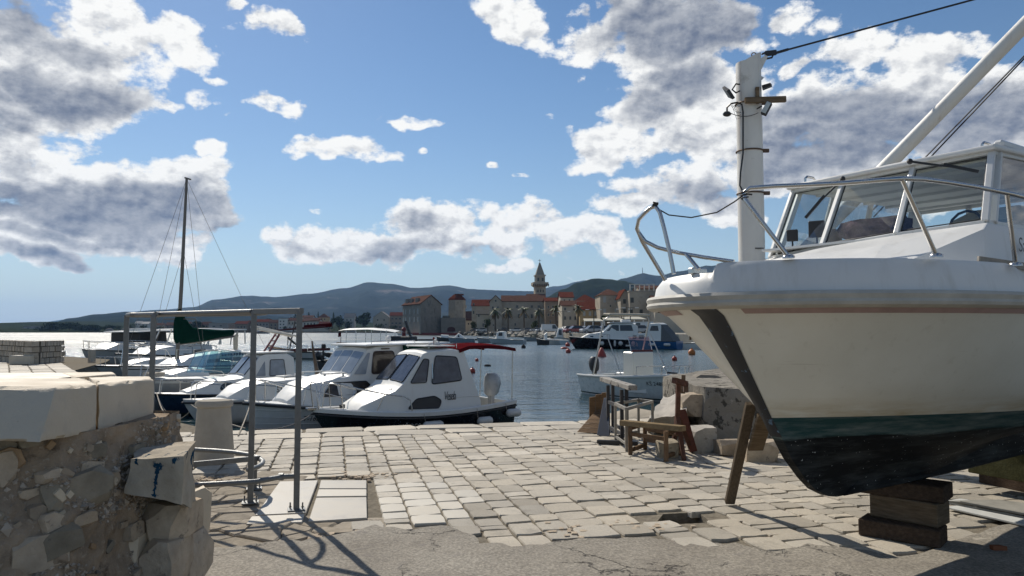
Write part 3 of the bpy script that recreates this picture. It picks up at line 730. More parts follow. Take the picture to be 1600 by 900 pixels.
    # wipers
    for a,b,c,d in(((1320,280,5.95),(1300,300,5.95),(1292,306,5.95),(1262,341,6.05)),((1425,253,5.35),(1475,260,5.25),(1478,258,5.25),(1532,269,5.1))):
        mb=MB(); A_,B_,C_,D_=[lp(*q)+Vector((-.03,0,0)) for q in(a,b,c,d)]
        mb.bar(A_,B_,.018,.014); mb.bar(B_.lerp(A_,.3),C_.lerp(D_,.5),.012); mb.bar(C_,D_,.016,.022); mb.ball(A_,.022); mb.build('wiper',black,B)
    # deck clutter by the side
    mb=MB(); mb.bar(lp(1528,406,4.98),lp(1625,420,5.05),.02,.05); mb.build('fairlead_plate',M('worn_alloy_plate',(.25,.23,.20),.6,.3,var=.3,scale=20),B)
    # steel rails
    mb=MB(); Yt=lambda x: 4.95-.0028*(x-1165)+.0000062*(x-1165)**2
    tp=[(1232,401,4.82),(1205,366,4.85),(1180,333,4.90),(1164,311,4.94),(1163,300,4.95),(1172,294,4.93)]+[(x,y,4.93-.38*min(1,(x-1172)/240)+.0012*max(0,x-1440)) for x,y in((1210,291),(1260,289),(1320,286),(1380,281),(1410,279),(1440,280),(1480,285),(1530,293),(1580,303),(1640,318),(1720,342),(1800,375))]
    mb.tube([lp(*p) for p in tp],.0155,8)
    mb.tube([lp(1410,281,4.55),lp(1463,399,4.72)],.0145,8)
    mb.tube([lp(1573,301,4.71),lp(1587,413,4.93)],.0145,8); mb.tube([lp(1770,362,4.95),lp(1780,440,5.2)],.0145,8)
    for x,y,Y in((1232,401,4.82),(1463,399,4.72),(1587,413,4.93)):
        mb.lathe([(.04,-.012),(.04,.004),(.022,.014)],lp(x,y,Y),10)
    mb.build('side_rail',chrome,B,smooth=60)
    mb=MB()
    loop=[(1040,438,5.5),(1022,408,5.5),(1004,378,5.48),(995,357,5.45),(998,343,5.42),(1007,333,5.38),(1016,325,5.34),(1024,322,5.3),(1031,332,5.27),(1038,358,5.25),(1046,392,5.22),(1053,428,5.2)]
    mb.tube([lp(*p) for p in loop],.0155,8)
    mb.tube([lp(*p) for p in((997,362,5.46),(1008,377,5.44),(1028,387,5.40),(1060,395,5.3),(1100,402,5.15),(1147,409,5.02))],.0145,8)
    mb.tube([lp(1072,397,5.25),lp(1092,421,5.14)],.0145,8)
    mb.build('bow_pulpit',chrome,B,smooth=60)
    mb=MB(); mb.box(lp(1090,424,5.3),(.16,.05,.05)); mb.build('bow_cleat',chrome,B,bevel=.01)
    mb=MB(); q=[lp(*p) for p in((1024,324,5.30),(1045,336,5.28),(1080,340,5.2),(1120,332,5.1),(1148,315,5.0),(1164,303,4.95))]; mb.tube(q,.005,5)
    for k in range(3): mb.tube([q[0]+Vector((.02*math.cos(t*1.2+k),.02*math.sin(t*1.2+k),.01*k+.004*t)) for t in range(6)],.005,4)
    for k in range(3): mb.tube([q[-1]+Vector((.025*math.cos(t*1.2),.025*math.sin(t*1.2),-.02*k+.004*t)) for t in range(6)],.005,4)
    o=mb.build('lashing_rope',M('dark_thin_rope',(.06,.055,.05),.9),None,world=False)
    o.matrix_world=Matrix.Identity(4)
    for i,v in enumerate(o.data.vertices): v.co=WM[B.name]@v.co
    tag(o,'thin dark rope slung from the bow pulpit to the corner of the side rail','rope')
    # port side name scrawl near the frame edge
    cu=bpy.data.curves.new('t','FONT'); cu.body='Sa'; cu.size=.16; cu.shear=.3; tmp=bpy.data.objects.new('t',cu); COL.objects.link(tmp)
    me=bpy.data.meshes.new_from_object(tmp); bpy.data.objects.remove(tmp)
    o=bpy.data.objects.new('painted_name',me); COL.objects.link(o); me.materials.append(black); o.parent=B
    o.matrix_local=Matrix.Translation((.93,-1.105,2.19))@Matrix.Rotation(R(85),4,'X')
big_boat()
def beam(px0,py0,px1,py1,z0,z1,wid,name,mat,par,ext=0.0):
    a=gp(px0,py0,z0);b=gp(px1,py1,z0)
    d=(b-a).normalized(); n=Vector((-d.y,d.x,0)); n=n if n.y>0 else -n
    mb=MB(); q=[a-d*ext,b,b+n*wid,a-d*ext+n*wid]; mb.prism([(p.x,p.y) for p in q],z0,z1); mb.build(name,mat,par,world=True,bevel=.008)
def blocks():
    c=gp(1410,845); t=thing('timber_block_stack','stack of three dark timber blocks under the forefoot of the white boat on the quay','block stack',(c.x,c.y,0))
    beam(1341,836,1470,858,0.0,.128,.25,'lower_baulk',dwood,t)
    beam(1359,806,1466,826,.13,.305,.24,'middle_block',wood,t)
    beam(1330,768,1476,788,.308,.430,.30,'upper_baulk',dwood,t,ext=.2)
    c=gp(1570,770); t=thing('timber_block_stack','stack of two heavy timber baulks under the keel at the right edge of the frame','block stack',(c.x,c.y,0))
    beam(1529,754,1700,793,0,.17,.28,'lower_baulk',dwood,t)
    g2=beam(1512,738,1700,772,.173,.43,.32,'upper_baulk',M('mossy_timber',(.07,.068,.035),.9,var=.3,bump=.6,bscale=26),t)
    # prop
    a=gp(1140,789); b=at(1171,640,6.35); t=thing('leaning_prop','long grey timber prop leaning up under the bow of the white boat','prop',tuple(a))
    mb=MB(); mb.bar(a+Vector((0,0,.02)),b+(b-a)*.06,.085,.05,up=(0,1,0)); mb.build('prop_pole',M('grey_timber',(.125,.10,.075),.9,var=.3,scale=12,bump=.6,bscale=30,stretch=(6,6,1)),t,world=True,bevel=.005)
    mb=MB(); mb.bar(at(1180,702,6.5),at(1196,648,6.2),.13,.04,up=(0,1,0)); mb.build('prop_cleat',wood,t,world=True,bevel=.005)
    # boards lying flat
    t=thing('loose_boards','flat white and grey boards lying on the ground between the timber stacks','boards',tuple(gp(1540,800)))
    pb=M('painted_boards',(.50,.50,.47),.7,var=.12,scale=5,spots=[((.2,.19,.17),.35,9,.1)]); 
    for i,(P,z,m_) in enumerate([([(1476,786),(1500,782),(1720,818),(1700,830)],.02,pb),([(1478,797),(1495,795),(1700,836),(1690,846)],.03,pb),([(1482,790),(1560,788),(1720,810),(1720,818)],.045,M('grey_boards',(.26,.25,.22),.8,var=.2,scale=8)),([(1500,793),(1590,800),(1700,822),(1690,830)],.06,M('grey_boards',(0,0,0)))]):
        q=[gp(x,y) for x,y in P]; mb=MB(); mb.prism([(p.x,p.y) for p in q],.0+i*.013,z); mb.build('board',m_,t,world=True,bevel=.003)
    p=gp(1560,860); mb=MB(); mb.rock((p.x,p.y,.02),(.10,.045,.03),5,cuts=5,sub=0); tag(mb.build('brick_scrap',M('red_tile_scrap',(.22,.09,.05),.9)),'small reddish tile scrap lying in the shade of the boat hull','scrap')
blocks()
# ---------------- derrick crane behind the boat
def crane():
    Y=10.6; b=at(1180,690,Y); X=b.x
    wm=M('rust_streaked_white_paint',(.66,.65,.61),.5,var=.05,scale=2,spots=[((.30,.13,.05),.285,9,.05),((.40,.38,.33),.38,3,.15)],streak=((.36,.22,.13),.5,9),bump=.08,bscale=30)
    t=thing('derrick_crane','white steel harbour crane post with rust streaks and jib, standing behind the boat','crane',(X,Y,0))
    w=lambda px,py,dy=0: at(px,py,Y+dy)
    zt=w(1175,90).z+.06
    mb=MB(); n=18; rings=[]
    for z,r in ((0,.185),(3,.185),(zt-.15,.178)): rings.append([Vector((X+r*math.cos(2*math.pi*k/n),Y+r*math.sin(2*math.pi*k/n),z)) for k in range(n)])
    rings.append([Vector((X+.178*math.cos(2*math.pi*k/n),Y+.178*math.sin(2*math.pi*k/n),zt-.10+.10*math.cos(2*math.pi*k/n))) for k in range(n)])
    mb.loft(rings); mb.build('mast_post',wm,t,smooth=40,world=True)
    mb=MB(); mb.lathe([(.36,0),(.36,.04),(.2,.05),(.2,.10)],(X,Y,0),16); mb.build('base_flange',concm,t,world=True)
    # head plate with a scalloped edge
    pl=[(1182,96),(1196,86),(1200,88),(1190,108),(1186,112),(1188,118),(1194,121),(1186,130),(1182,136)]
    mb=MB(); mb.slab([w(x,y,-.03) for x,y in pl],(0,.05,0)); mb.build('head_plate',wm,t,world=True)
    mb=MB(); c=w(1178,86); mb.tube([c+Vector((.035*math.cos(R(a)),0,.035*math.sin(R(a)))) for a in range(-20,201,20)],.008,6); mb.build('lifting_eye',M('rust_bare_steel',(.12,.08,.06),.7,.4),t,world=True)
    st=M('rust_bare_steel',(0,0,0))
    # stay wire with shackle
    mb=MB(); p0=w(1196,87); p1=w(1530,-3,-.3); p2=w(1900,-100,-.6)
    mb.tube([p0+(p1-p0)*.08,p1,p2],.014,6); mb.build('stay_wire',black,t,world=True)
    mb=MB(); mb.bar(w(1195,84),w(1213,82),.05,.07); mb.tube([w(1190,85),w(1200,80),w(1210,83),w(1206,90),w(1196,92)],.016,6); mb.bar(w(1208,84),w(1232,77),.035,.035); mb.build('shackle',black,t,world=True,bevel=.006)
    # jib
    j0=at(1178,472,10.3); j1=at(1600,40,8.6); j2=j1+(j1-j0)*.55
    mb=MB(); d=(j1-j0); mb.tube([j0,j0+d*.4,j1,j2],[.085,.092,.085,.08],14); mb.build('jib',wm,t,smooth=50,world=True)
    mb=MB(); mb.box(at(1178,476,10.42),(.3,.3,.16)); mb.build('jib_hinge',st,t,world=True)
    mb=MB(); a=at(1448,252,9.0); b=at(1600,92,8.4); e=b+(b-a)*.9
    mb.tube([a+(a-b)*.6,a,b,e],.009,5); a2=at(1440,252,9.0); mb.tube([a2+(a2-b)*.6,a2,b+Vector((0,0,.03)),e],.009,5); mb.build('hoist_wire',black,t,world=True)
    # timber bracket and lamps
    mb=MB(); mb.bar(w(1164,157,-.24),w(1228,155,-.24),.05,.085); mb.build('timber_crosspiece',wood,t,world=True,bevel=.006)
    mb=MB(); mb.bar(w(1183,136,-.21),w(1184,162,-.21),.05,.04,up=(0,1,0)); mb.build('timber_upright',wood,t,world=True,bevel=.006)
    lens=M('lamp_lens_off',(.55,.56,.50),.2)
    def lamp(c4,name):
        P=[w(x,y,dy) for x,y,dy in c4]; n=(P[1]-P[0]).cross(P[2]-P[1]).normalized(); 
        if n.y>0: n=-n
        mb=MB(); mb.slab(P,-n*.045); o=mb.build(name,black,t,world=True,bevel=.006)
        c=sum(P,Vector())/4
        return c,n,o,P
    c,n,o,P=lamp([(1188,176,-.35),(1199,157,-.30),(1206,160,-.36),(1196,179,-.40)],'floodlight')
    mb=MB(); mb.slab([c+(p-c)*.86+n*.002 for p in P],n*.004); g=mb.build('lens',lens,t,world=True)
    g.parent=o
    c,n,o,P=lamp([(1132,134,-.1),(1140,139,-.25),(1149,153,-.25),(1142,150,-.05)],'floodlight')
    c,n,o,P=lamp([(1190,133,-.2),(1204,129,-.3),(1206,131,-.1),(1191,137,-.05)],'floodlight')
    mb=MB(); mb.tube([w(1156,132,-.15),w(1150,131,-.15),w(1144,140,-.15),w(1150,145,-.15),w(1156,142,-.15)],.012,6); mb.build('lamp_bracket',black,t,world=True); mb=MB(); mb.tube([w(1183,170,-.2),w(1190,166,-.3)],.012,5); mb.build('lamp_bracket',black,t,world=True)
    mb=MB(); mb.tube([w(1136,176,-.1),w(1136,168,-.12),w(1142,162,-.15),w(1152,160,-.19),w(1159,163,-.20),w(1161,175,-.2),w(1161,240,-.2),w(1157,270,-.2),w(1156,290,-.2),w(1163,303,-.22),w(1175,304,-.3)],.013,6)
    mb.ball(w(1136,178,-.1),.05,7,5,(1.3,1,.8)); mb.build('power_cable',black,t,world=True)
    mb=MB(); rr=random.Random(2)
    for k in range(6):
        a=w(1140+rr.uniform(0,8),162+rr.uniform(0,4),-.12); b=w(1158,170+rr.uniform(-8,22),-.2); m_=a.lerp(b,.5)-Vector((0,0,rr.uniform(.02,.12)));mb.tube([a,m_,b],.003,3)
    mb.tube(catenary(w(1142,177,-.12),w(1185,176,-.25),.05),.005,4); mb.build('loose_wires',black,t,world=True)
    for z_,y in((0,237),(1,303),(2,163)):
        mb=MB(); zz=w(1175,y).z; mb.tube([(X+.19*math.cos(a*math.pi/9),Y+.19*math.sin(a*math.pi/9),zz) for a in range(18)],.012,5,closed=True); mb.box((X+.21,Y-.06,zz),(.09,.04,.05)); mb.build('pipe_clamp',st,t,world=True)
    cu=bpy.data.curves.new('t','FONT'); cu.body='KOZARICA'; cu.size=.06
    mb=MB(); p=w(1187,388,-.185)
    for k in range(9): mb.box((p.x-.06+k*.014,Y-.186,p.z),(.008,.004,.022))
    mb.build('stencil_mark',black,t,world=True)
crane()
# ---------------- rubble wall with dressed cap stones, at the left
def rubble_wall():
    t=thing('rubble_wall','broken rubble masonry wall with smooth dressed cap stones at the lower left','wall',(-2.4,3.9,0))
    # face line of the mortar core, front corner to far corner, then its end returning left
    zc=1.10
    def core(a,h):
        # a 0..1 along the near face, 1..1.35 the rounded end; h 0..1 height
        z=-.05+h*(zc+.05); bul=.05*math.sin(math.pi*min(1,h*1.1))+.05*(1-h)
        P=[Vector((-6.0,3.30,0)),Vector((-2.36,3.30,0)),Vector((-2.15,3.55,0)),Vector((-2.02,4.35,0)),Vector((-2.10,4.62,0)),Vector((-6.0,4.95,0))]
        T=[0,.34,.42,.78,.84,1.0]
        for i in range(5):
            if T[i]<=a<=T[i+1]+1e-9:
                k=(a-T[i])/(T[i+1]-T[i]); p=P[i].lerp(P[i+1],k); break
        c=Vector((-3.1,4.1,0)); n=(p-c); n.normalize()
        q=Vector((p.x,p.y,z)); r=noise.noise(q*2.2)*.06+noise.noise(q*6)*.035+noise.noise(q*17)*.018
        return q+n*(bul+r), n
    mb=MB(); mb.grid(lambda i,j: core(i,j)[0],260,90); 
    mb.build('mortar_core',mortar,t,smooth=60,world=True)
    mb=MB(); mb.prism([(-6,3.35),(-2.4,3.36),(-2.15,3.6),(-2.05,4.4),(-2.15,4.7),(-6,4.9)],.9,1.085); mb.build('mortar_bed',mortar,t,world=True)
    # stones set in the core: chosen where the photograph shows them (picture column, row, size, kind)
    def hit(px,py):
        best=None
        for i in range(100):
            for j in range(46):
                p,n=core(.3+.56*i/99,j/45); 
                q=proj(p); d=(q[0]-px)**2+(q[1]-py)**2
                if (best is None or d<best[0]) : best=(d,p,n)
        return best[1],best[2]
    big=[(18,722,26,34,rub3,.6),(130,772,84,44,rub2,.3),(60,860,60,40,rub1,.0),(92,852,50,34,rub2,.5),(170,862,44,34,rub3,.1),
    (222,855,40,34,capm,.1),(250,868,30,18,capm,.3),(246,885,34,14,capm,-.2),(142,734,30,14,rub1,-.3),(170,748,34,16,rub1,.0),(85,816,26,22,rub1,.3),(60,800,20,16,rub1,.1),(8,735,22,40,rub1,.0),(75,745,24,14,rub1,.3),(135,815,30,18,rub1,.3),(210,825,26,20,rub1,.2),(160,820,18,12,rub1,-.2),(48,775,22,12,rub1,.1),(8,700,26,20,rub2,0),(150,700,30,16,rub2,0),(215,705,26,14,rub2,0),(55,695,30,12,rub2,.1)]
    i=0
    for px,py,w,h,m_,ro in big:
        p,n=hit(px,py); i+=1; s=p.y/F*1.15
        mb=MB(); mb.rock((0,0,0),(.16,w*s*1.15,h*s*1.15),i*7+1,cuts=13,sub=2,amp=.03)
        a=math.atan2(n.y,n.x); X=Matrix.Translation(p-n*.062)@Matrix.Rotation(a,4,'Z')@Matrix.Rotation(ro*.6,4,'X')
        mb.v=[tuple(X@Vector(v)) for v in mb.v]; mb.build('rubble_stone',m_,t,world=True,smooth=32)
    # smaller set stones, each its own part
    r=random.Random(31)
    pebs=MB()
    for k in range(60):
        a=r.uniform(.28,.84); h=r.uniform(.03,.97); p,n=core(a,h); s=r.uniform(.018,.042)
        mb=MB(); mb.rock((0,0,0),(s,s*r.uniform(1,1.9),s),500+k,cuts=8,sub=1,amp=.03); X=Matrix.Translation(p)@Matrix.Rotation(math.atan2(n.y,n.x),4,'Z')@Matrix.Rotation(r.uniform(-1,1),4,'X')
        mb.v=[tuple(X@Vector(v)) for v in mb.v]; mb.build('rubble_stone',r.choice([rub1,rub1,rub2,rub3,capm]),t,world=True,smooth=32)
    for k in range(5200):
        a=r.uniform(.25,.86); h=r.uniform(.0,1); p,n=core(a,h)
        if noise.noise(p*3)<-.12: continue
        s=r.uniform(.005,.017)*(1+1.0*(r.random()<.12)); X=Matrix.Translation(p)@Matrix.Rotation(r.uniform(0,6),4,'Z')@Matrix.Rotation(r.uniform(0,6),4,'X')
        vs=[Vector(v)*s*r.uniform(.6,1.1) for v in((1,0,0),(-1,.2,0),(0,1,.2),(0,-1,0),(.2,0,.8),(0,.1,-.8))]
        pebs.add([X@v for v in vs],[(0,2,4),(2,1,4),(1,3,4),(3,0,4),(2,0,5),(1,2,5),(3,1,5),(0,3,5)])
    o=pebs.build('pebbles_in_mortar',M('mortar_gravel',(.33,.29,.245),.9,var=.2,isl=.4),t,world=True); o['kind']='stuff'
    # the big loose corner block with blue paint
    blue=M('paint_smeared_limestone',(.42,.37,.295),.85,var=.16,scale=8,bump=.7,bscale=14,spots=[((.19,.16,.125),.40,12,.14)])
    # blue brush marks in the block's own colour
    T=NT.__new__(NT); T.t=blue.node_tree; bs=[n for n in blue.node_tree.nodes if n.type=='BSDF_PRINCIPLED'][0]
    col=bs.inputs['Base Color'].links[0].from_socket; vec=T.n('ShaderNodeTexCoord').outputs['Object']
    wv=T.vm('ADD',vec,T.n('ShaderNodeVectorMath',operation='SCALE',inp={0:T.vm('SUBTRACT',T.noise(vec,14,5,.7).outputs['Color'],(.5,.5,.5)),'Scale':.14}).outputs[0])
    bc=at(243,742,3.86)-Vector((-2.4,3.9,0))
    msk=None
    for dx,dy,sx_,sz_ in((0,.0,.020,.085),(0,-.07,.012,.05),(.012,.04,.02,.03),(-.10,.075,.012,.012),(.115,.085,.012,.02)):
        l=T.vm('LENGTH',T.n('ShaderNodeVectorMath',operation='MULTIPLY_ADD',inp={0:wv,1:(1/sx_,.0,1/sz_),2:(-(bc.x+dx)/sx_,0,-(bc.z+dy)/sz_)}).outputs[0],out=1)
        g=T.mr(l,1.0,.75); msk=g if msk is None else T.m('MAXIMUM',msk,g)
    T.link(T.mix(msk,col,(.015,.055,.10)),bs.inputs['Base Color'])
    mb=MB()
    # eight corners taken where the block shows, front face then depth
    f=[at(202,716,3.86),at(285,714,3.84),at(284,790,3.84),at(199,768,3.88)]; k=[at(226,695,4.30),at(306,689,4.32),at(306,788,4.32),at(224,765,4.36)]
    c=sum(f+k,Vector())/8
    import bmesh
    b=bmesh.new(); vs=[b.verts.new(p-c) for p in f+k]
    for fc in((3,2,1,0),(4,5,6,7),(0,1,5,4),(1,2,6,5),(2,3,7,6),(3,0,4,7)): b.faces.new([vs[i] for i in fc])
    bmesh.ops.subdivide_edges(b,edges=b.edges[:],cuts=9,use_grid_fill=True); b.verts.index_update()
    for v in b.verts:
        q=v.co; d=noise.noise(q*5+Vector((7,7,7)))*.035+noise.noise(q*14)*.014+noise.noise(q*35)*.005; 
        v.co=q+q.normalized()*d
    mb.v=[tuple(v.co+c) for v in b.verts]; mb.f=[tuple(v.index for v in f_.verts) for f_ in b.faces]; mb.m=[0]*len(mb.f); b.free()
    mb.build('corner_block',blue,t,world=True,smooth=28)
    # quoin stones making the right edge
    for j,(P,d_) in enumerate([([(262,792),(300,778),(318,850),(322,905),(250,905)],.3)]):
        pass
    for j,(x0,y0,x1,y1,Y,m_) in enumerate([(240,785,303,835,4.12,rub1),(276,835,316,905,4.34,rub1),(240,838,290,905,4.05,rub1),(303,770,314,838,4.42,capm)]):
        p=at((x0+x1)/2,(y0+y1)/2,Y+.12); s=Y/F
        mb=MB(); mb.rock(p,((x1-x0)*s*1.0,.34,(y1-y0)*s*1.15),900+j,cuts=14,sub=3,amp=.022); mb.build('quoin_stone',m_,t,world=True,smooth=35)
    # cap stones
    def cap(name,P,z0,z1,mat=capm):
        mb=MB(); mb.prism(P,z0,z1); return mb.build(name,mat,t,world=True,bevel=.012,seg=3)
    zt=1.335
    def weather(mb,cuts=14,amp=.005,seed=0):
        import bmesh
        b=bmesh.new(); vs=[b.verts.new(v) for v in mb.v]; [b.faces.new([vs[i] for i in f]) for f in mb.f]; bmesh.ops.recalc_face_normals(b,faces=b.faces[:])
        bmesh.ops.triangulate(b,faces=[f for f in b.faces if len(f.verts)>4]); sharp=set()
        bmesh.ops.subdivide_edges(b,edges=b.edges[:],cuts=cuts,use_grid_fill=True); b.normal_update()
        mv=[]
        for v in b.verts:
            ns=[f.normal for f in v.link_faces]; e=min((x.dot(y) for x in ns for y in ns),default=1); p=v.co+Vector((seed,0,0))
            d=noise.noise(p*6)*amp+noise.noise(p*25)*amp*.5
            if e<.8: d-=.006+max(0,noise.noise(p*9)-.12)*.07+max(0,noise.noise(p*28)-.2)*.03
            mv.append((v,v.normal*d))
        for v,d in mv: v.co+=d
        b.verts.index_update(); mb.v=[tuple(v.co) for v in b.verts]; mb.f=[tuple(v.index for v in f.verts) for f in b.faces]; mb.m=[0]*len(mb.f); b.free()
    A=at(88,604,3.42); 
    mb=MB(); b0=[at(-100,690,3.22),at(62,692,3.22),at(150,676,3.80),at(120,660,4.6),at(-100,660,4.6)]
    t0=[at(-100,604,3.40),at(88,604,3.42),at(151,600,3.86),at(135,590,4.62),at(-100,592,4.7)]
    mb.loft([b0,t0],closed=True); weather(mb); mb.build('cap_stone',capm,t,world=True,smooth=42)
    mb=MB(); b1=[at(153,675,3.83),at(240,650,4.62),at(236,648,4.95),at(140,650,4.75)]; t1=[at(154,600,3.88),at(240,592,4.64),at(234,588,4.98),at(138,589,4.72)]
    mb.loft([b1,t1],closed=True); weather(mb,seed=3); mb.build('cap_stone',capm,t,world=True,smooth=42)
    # inner cap stones further back on the wall
    mb=MB(); b2=[at(105,601,5.0),at(183,596,5.1),at(186,592,5.5),at(90,590,5.5)]; t2=[at(118,589.5,5.0),at(181,583.5,5.15),at(176,581,5.6),at(95,582,5.6)]
    mb.loft([b2,t2],closed=True); mb.build('cap_stone',capm,t,world=True,bevel=.012,seg=3)
    mb=MB(); mb.prism([(-7,3.6),(-3.0,3.6),(-3.05,5.6),(-7,5.6)],.9,1.28); mb.build('wall_top_slab',stone_light,t,world=True)
    # upright end stone
    mb=MB(); p=at(247,674,5.1); mb.rock(p-Vector((0,0,.3)),(.085,.2,.85),61,cuts=8,sub=3,amp=.02); o=mb.build('upright_stone',capm,None,smooth=35)
    tag(o,'small upright pale stone standing just behind the end of the rubble wall','stone')
rubble_wall()
# ---------------- grey tube frame
def frame():
    t=thing('tube_frame','grey galvanised tube frame with curved hoops, bolted to the marble slabs','frame',(-2.6,7.0,0))
    p1=gp(463,798);p2=gp(391,787);p3=gp(397,765); zt=1.775
    p5=Vector((at(198,500,8.6).x,8.6,0)); p4=Vector((at(240,500,7.9).x,7.9,0))
    def post(p,top,r=.025,nm='post'):
        mb=MB(); mb.box((p.x,p.y,top/2),(.052,.052,top),rz=.3); mb.build(nm,galv,t,world=True,bevel=.005)
        mb=MB(); mb.box((p.x,p.y,.012),(.15,.13,.012),rz=.3); mb.build('foot_plate',galv,t,world=True,bevel=.002)
        for dx in(-.055,.055):
            mb=MB(); mb.lathe([(.007,0),(.007,.05),(.003,.055)],(p.x+dx,p.y+.0,.02),6); mb.lathe([(.012,0),(.012,.012)],(p.x+dx,p.y,.03),6); mb.build('anchor_bolt',galv,t,world=True)
    for p in(p1,p2): post(p,zt)
    post(p4,zt-.01); post(p5,zt+.0)
    post(p3,.31,nm='short_post')
    mb=MB(); mb.bar(Vector((p1.x+.026,p1.y-.01,zt)),Vector((p2.x,p2.y,zt-.002)),.052,.052); mb.build('top_rail',galv,t,world=True,bevel=.005)
    mb=MB(); q=[Vector((p2.x-.03,p2.y+.02,zt))]; 
    e=Vector((p5.x-.02,p5.y-.1,zt))
    mb.tube([q[0],q[0].lerp(e,.5),e-Vector((-.12,.05,0)),e+Vector((.02,.10,0)),Vector((p5.x+.16,p5.y+.28,zt)),Vector((p4.x-.05,p4.y+.55,zt+.01)),Vector((p4.x+.02,p4.y,zt))],.024,8); mb.build('top_hoop',galv,t,world=True,smooth=60)
    ring=[(-4.3,8.35),(-3.9,8.30),(-3.51,8.16),(-3.2,8.07),(-2.97,7.97),(-2.75,7.82),(-2.57,7.60),(-2.47,7.42),(-2.43,7.27),(-2.42,7.12),(-2.46,6.98),(p2.x,p2.y+.03)]
    for z,nm in((.30,'low_hoop'),(zt-.0,'upper_hoop')):
        mb=MB(); mb.tube([(x,y,z) for x,y in ring],.024,8); mb.build(nm,galv,t,world=True,smooth=60)
    mb=MB(); mb.bar((p3.x+.05,p3.y+.02,.31),(-3.9,6.75,.30),.035,.05); mb.build('low_rail',galv,t,world=True,bevel=.004)
    mb=MB(); mb.tube([(p1.x-.02,p1.y-.01,.305),(p1.x-.12,p1.y-.035,.305),(-2.2,6.41,.305),(-2.45,6.33,.305),(-2.7,6.27,.303),(-3.1,6.22,.30),(-3.8,6.3,.30)],.023,8); mb.build('front_rail',galv,t,world=True,smooth=60)
    mb=MB(); mb.lathe([(.034,-.02),(.034,.02)],(0,0,0),8,M=Matrix.Translation((p1.x-.13,p1.y-.035,.305))@Matrix.Rotation(R(90),4,'Y')); mb.build('clamp_sleeve',galv,t,world=True)
frame()
# ---------------- stone mooring bollards
def bollards():
    def one(px,pyb,pyt,w0,w1,label,name='mooring_bollard',seed=1,head=True):
        g=gp(px,pyb); Y=g.y; s=Y/F; h=(pyb-pyt)*s*1.02
        mb=MB(); n=20; rings=[]
        prof=[(w0/2,0),(w0/2*.97,.2),(w1/2*1.0,.86),(w1/2*1.0,.875),(w1/2*1.12,.90),(w1/2*1.13,.955),(w1/2*1.03,.99),(w1/2*.6,1.0)] if head else [(w0/2,0),(w1/2,.97),(w1/2*.9,1)]
        for r_,k in prof:
            r_*=s; rings.append([Vector((r_*math.cos(2*math.pi*i/n),r_*math.sin(2*math.pi*i/n)*.9,h*k))*(1) for i in range(n)])
        for rg in rings:
            for v in rg: d=noise.noise(v*5+Vector((seed,0,0)))*.02; v.x+=d; v.y+=d
        mb.loft(rings); o=mb.build(name,M('pitted_bollard_stone',(.42,.385,.325),.85,var=.12,scale=5,bump=.6,bscale=30,spots=[((.15,.13,.11),.31,26,.06),((.26,.23,.19),.4,5,.2)]),None,smooth=40)
        o.location=g; tag(o,label,'bollard','stone mooring bollards'); return o
    one(333,722,628,60,49,'tapered stone bollard with a thick rim beside the tube frame')
    one(143,565.5,547,11.5,11,'small pale stone bollard far off on the pier at the left',head=False,seed=4)
bollards()
# ---------------- stacked setts on the pier
def stack():
    t=thing('stacked_stone_setts','long low wall of grey stone setts stacked on edge on the pier','stone stack',tuple(gp(50,569)))
    m=M('stacked_sett_stone',(.40,.36,.30),.8,var=.15,scale=1.5,bump=.5,bscale=8,rand=.2)
    c0=gp(48,569.5); c1=gp(103,565); c2=gp(-14,562.5); H=(569-532)*c0.y/F
    rr=random.Random(4); proto=MB(); proto.box((0,0,.5),(1,1,1)); pm=proto.mesh('sett',m)
    k=0
    for a,b in((c0,c1),(c0,c2)):
        d=b-a; L=d.length; d.normalize(); cen=(c0+c1+c2)/3; ang=math.atan2(d.y,d.x)
        for row in range(4):
            u=0
            while u<L:
                w=rr.uniform(.13,.24)
                if u+w>L: break
                h=H/4
                o=bpy.data.objects.new('sett',pm); COL.objects.link(o); o.parent=t
                p=a+d*(u+w/2)-Vector(t.location); n=Vector((-d.y,d.x,0)); n=n if n.dot(cen-a)>0 else -n
                o.location=p+n*(.16+rr.uniform(-.02,.02))+Vector((0,0,row*h+.003)); o.rotation_euler=(0,0,ang); o.scale=(w-.025,.32,h-.035)
                u+=w; k+=1
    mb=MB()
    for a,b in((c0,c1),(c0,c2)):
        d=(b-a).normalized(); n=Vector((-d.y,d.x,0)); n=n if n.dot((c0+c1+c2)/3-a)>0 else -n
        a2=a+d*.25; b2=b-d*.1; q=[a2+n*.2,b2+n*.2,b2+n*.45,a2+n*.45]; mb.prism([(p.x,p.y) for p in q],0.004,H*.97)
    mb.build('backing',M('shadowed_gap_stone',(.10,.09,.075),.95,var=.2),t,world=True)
    mb=MB(); p=gp(41,569); mb.prism([(p.x-.5,p.y-.5),(p.x+.5,p.y-.5),(p.x+.5,p.y+.3),(p.x-.5,p.y+.3)],0,.42); o=mb.build('low_stone_block',stone_light,None,bevel=.03)
    tag(o,'low pale stone block lying in front of the stacked setts on the pier','stone block')
stack()
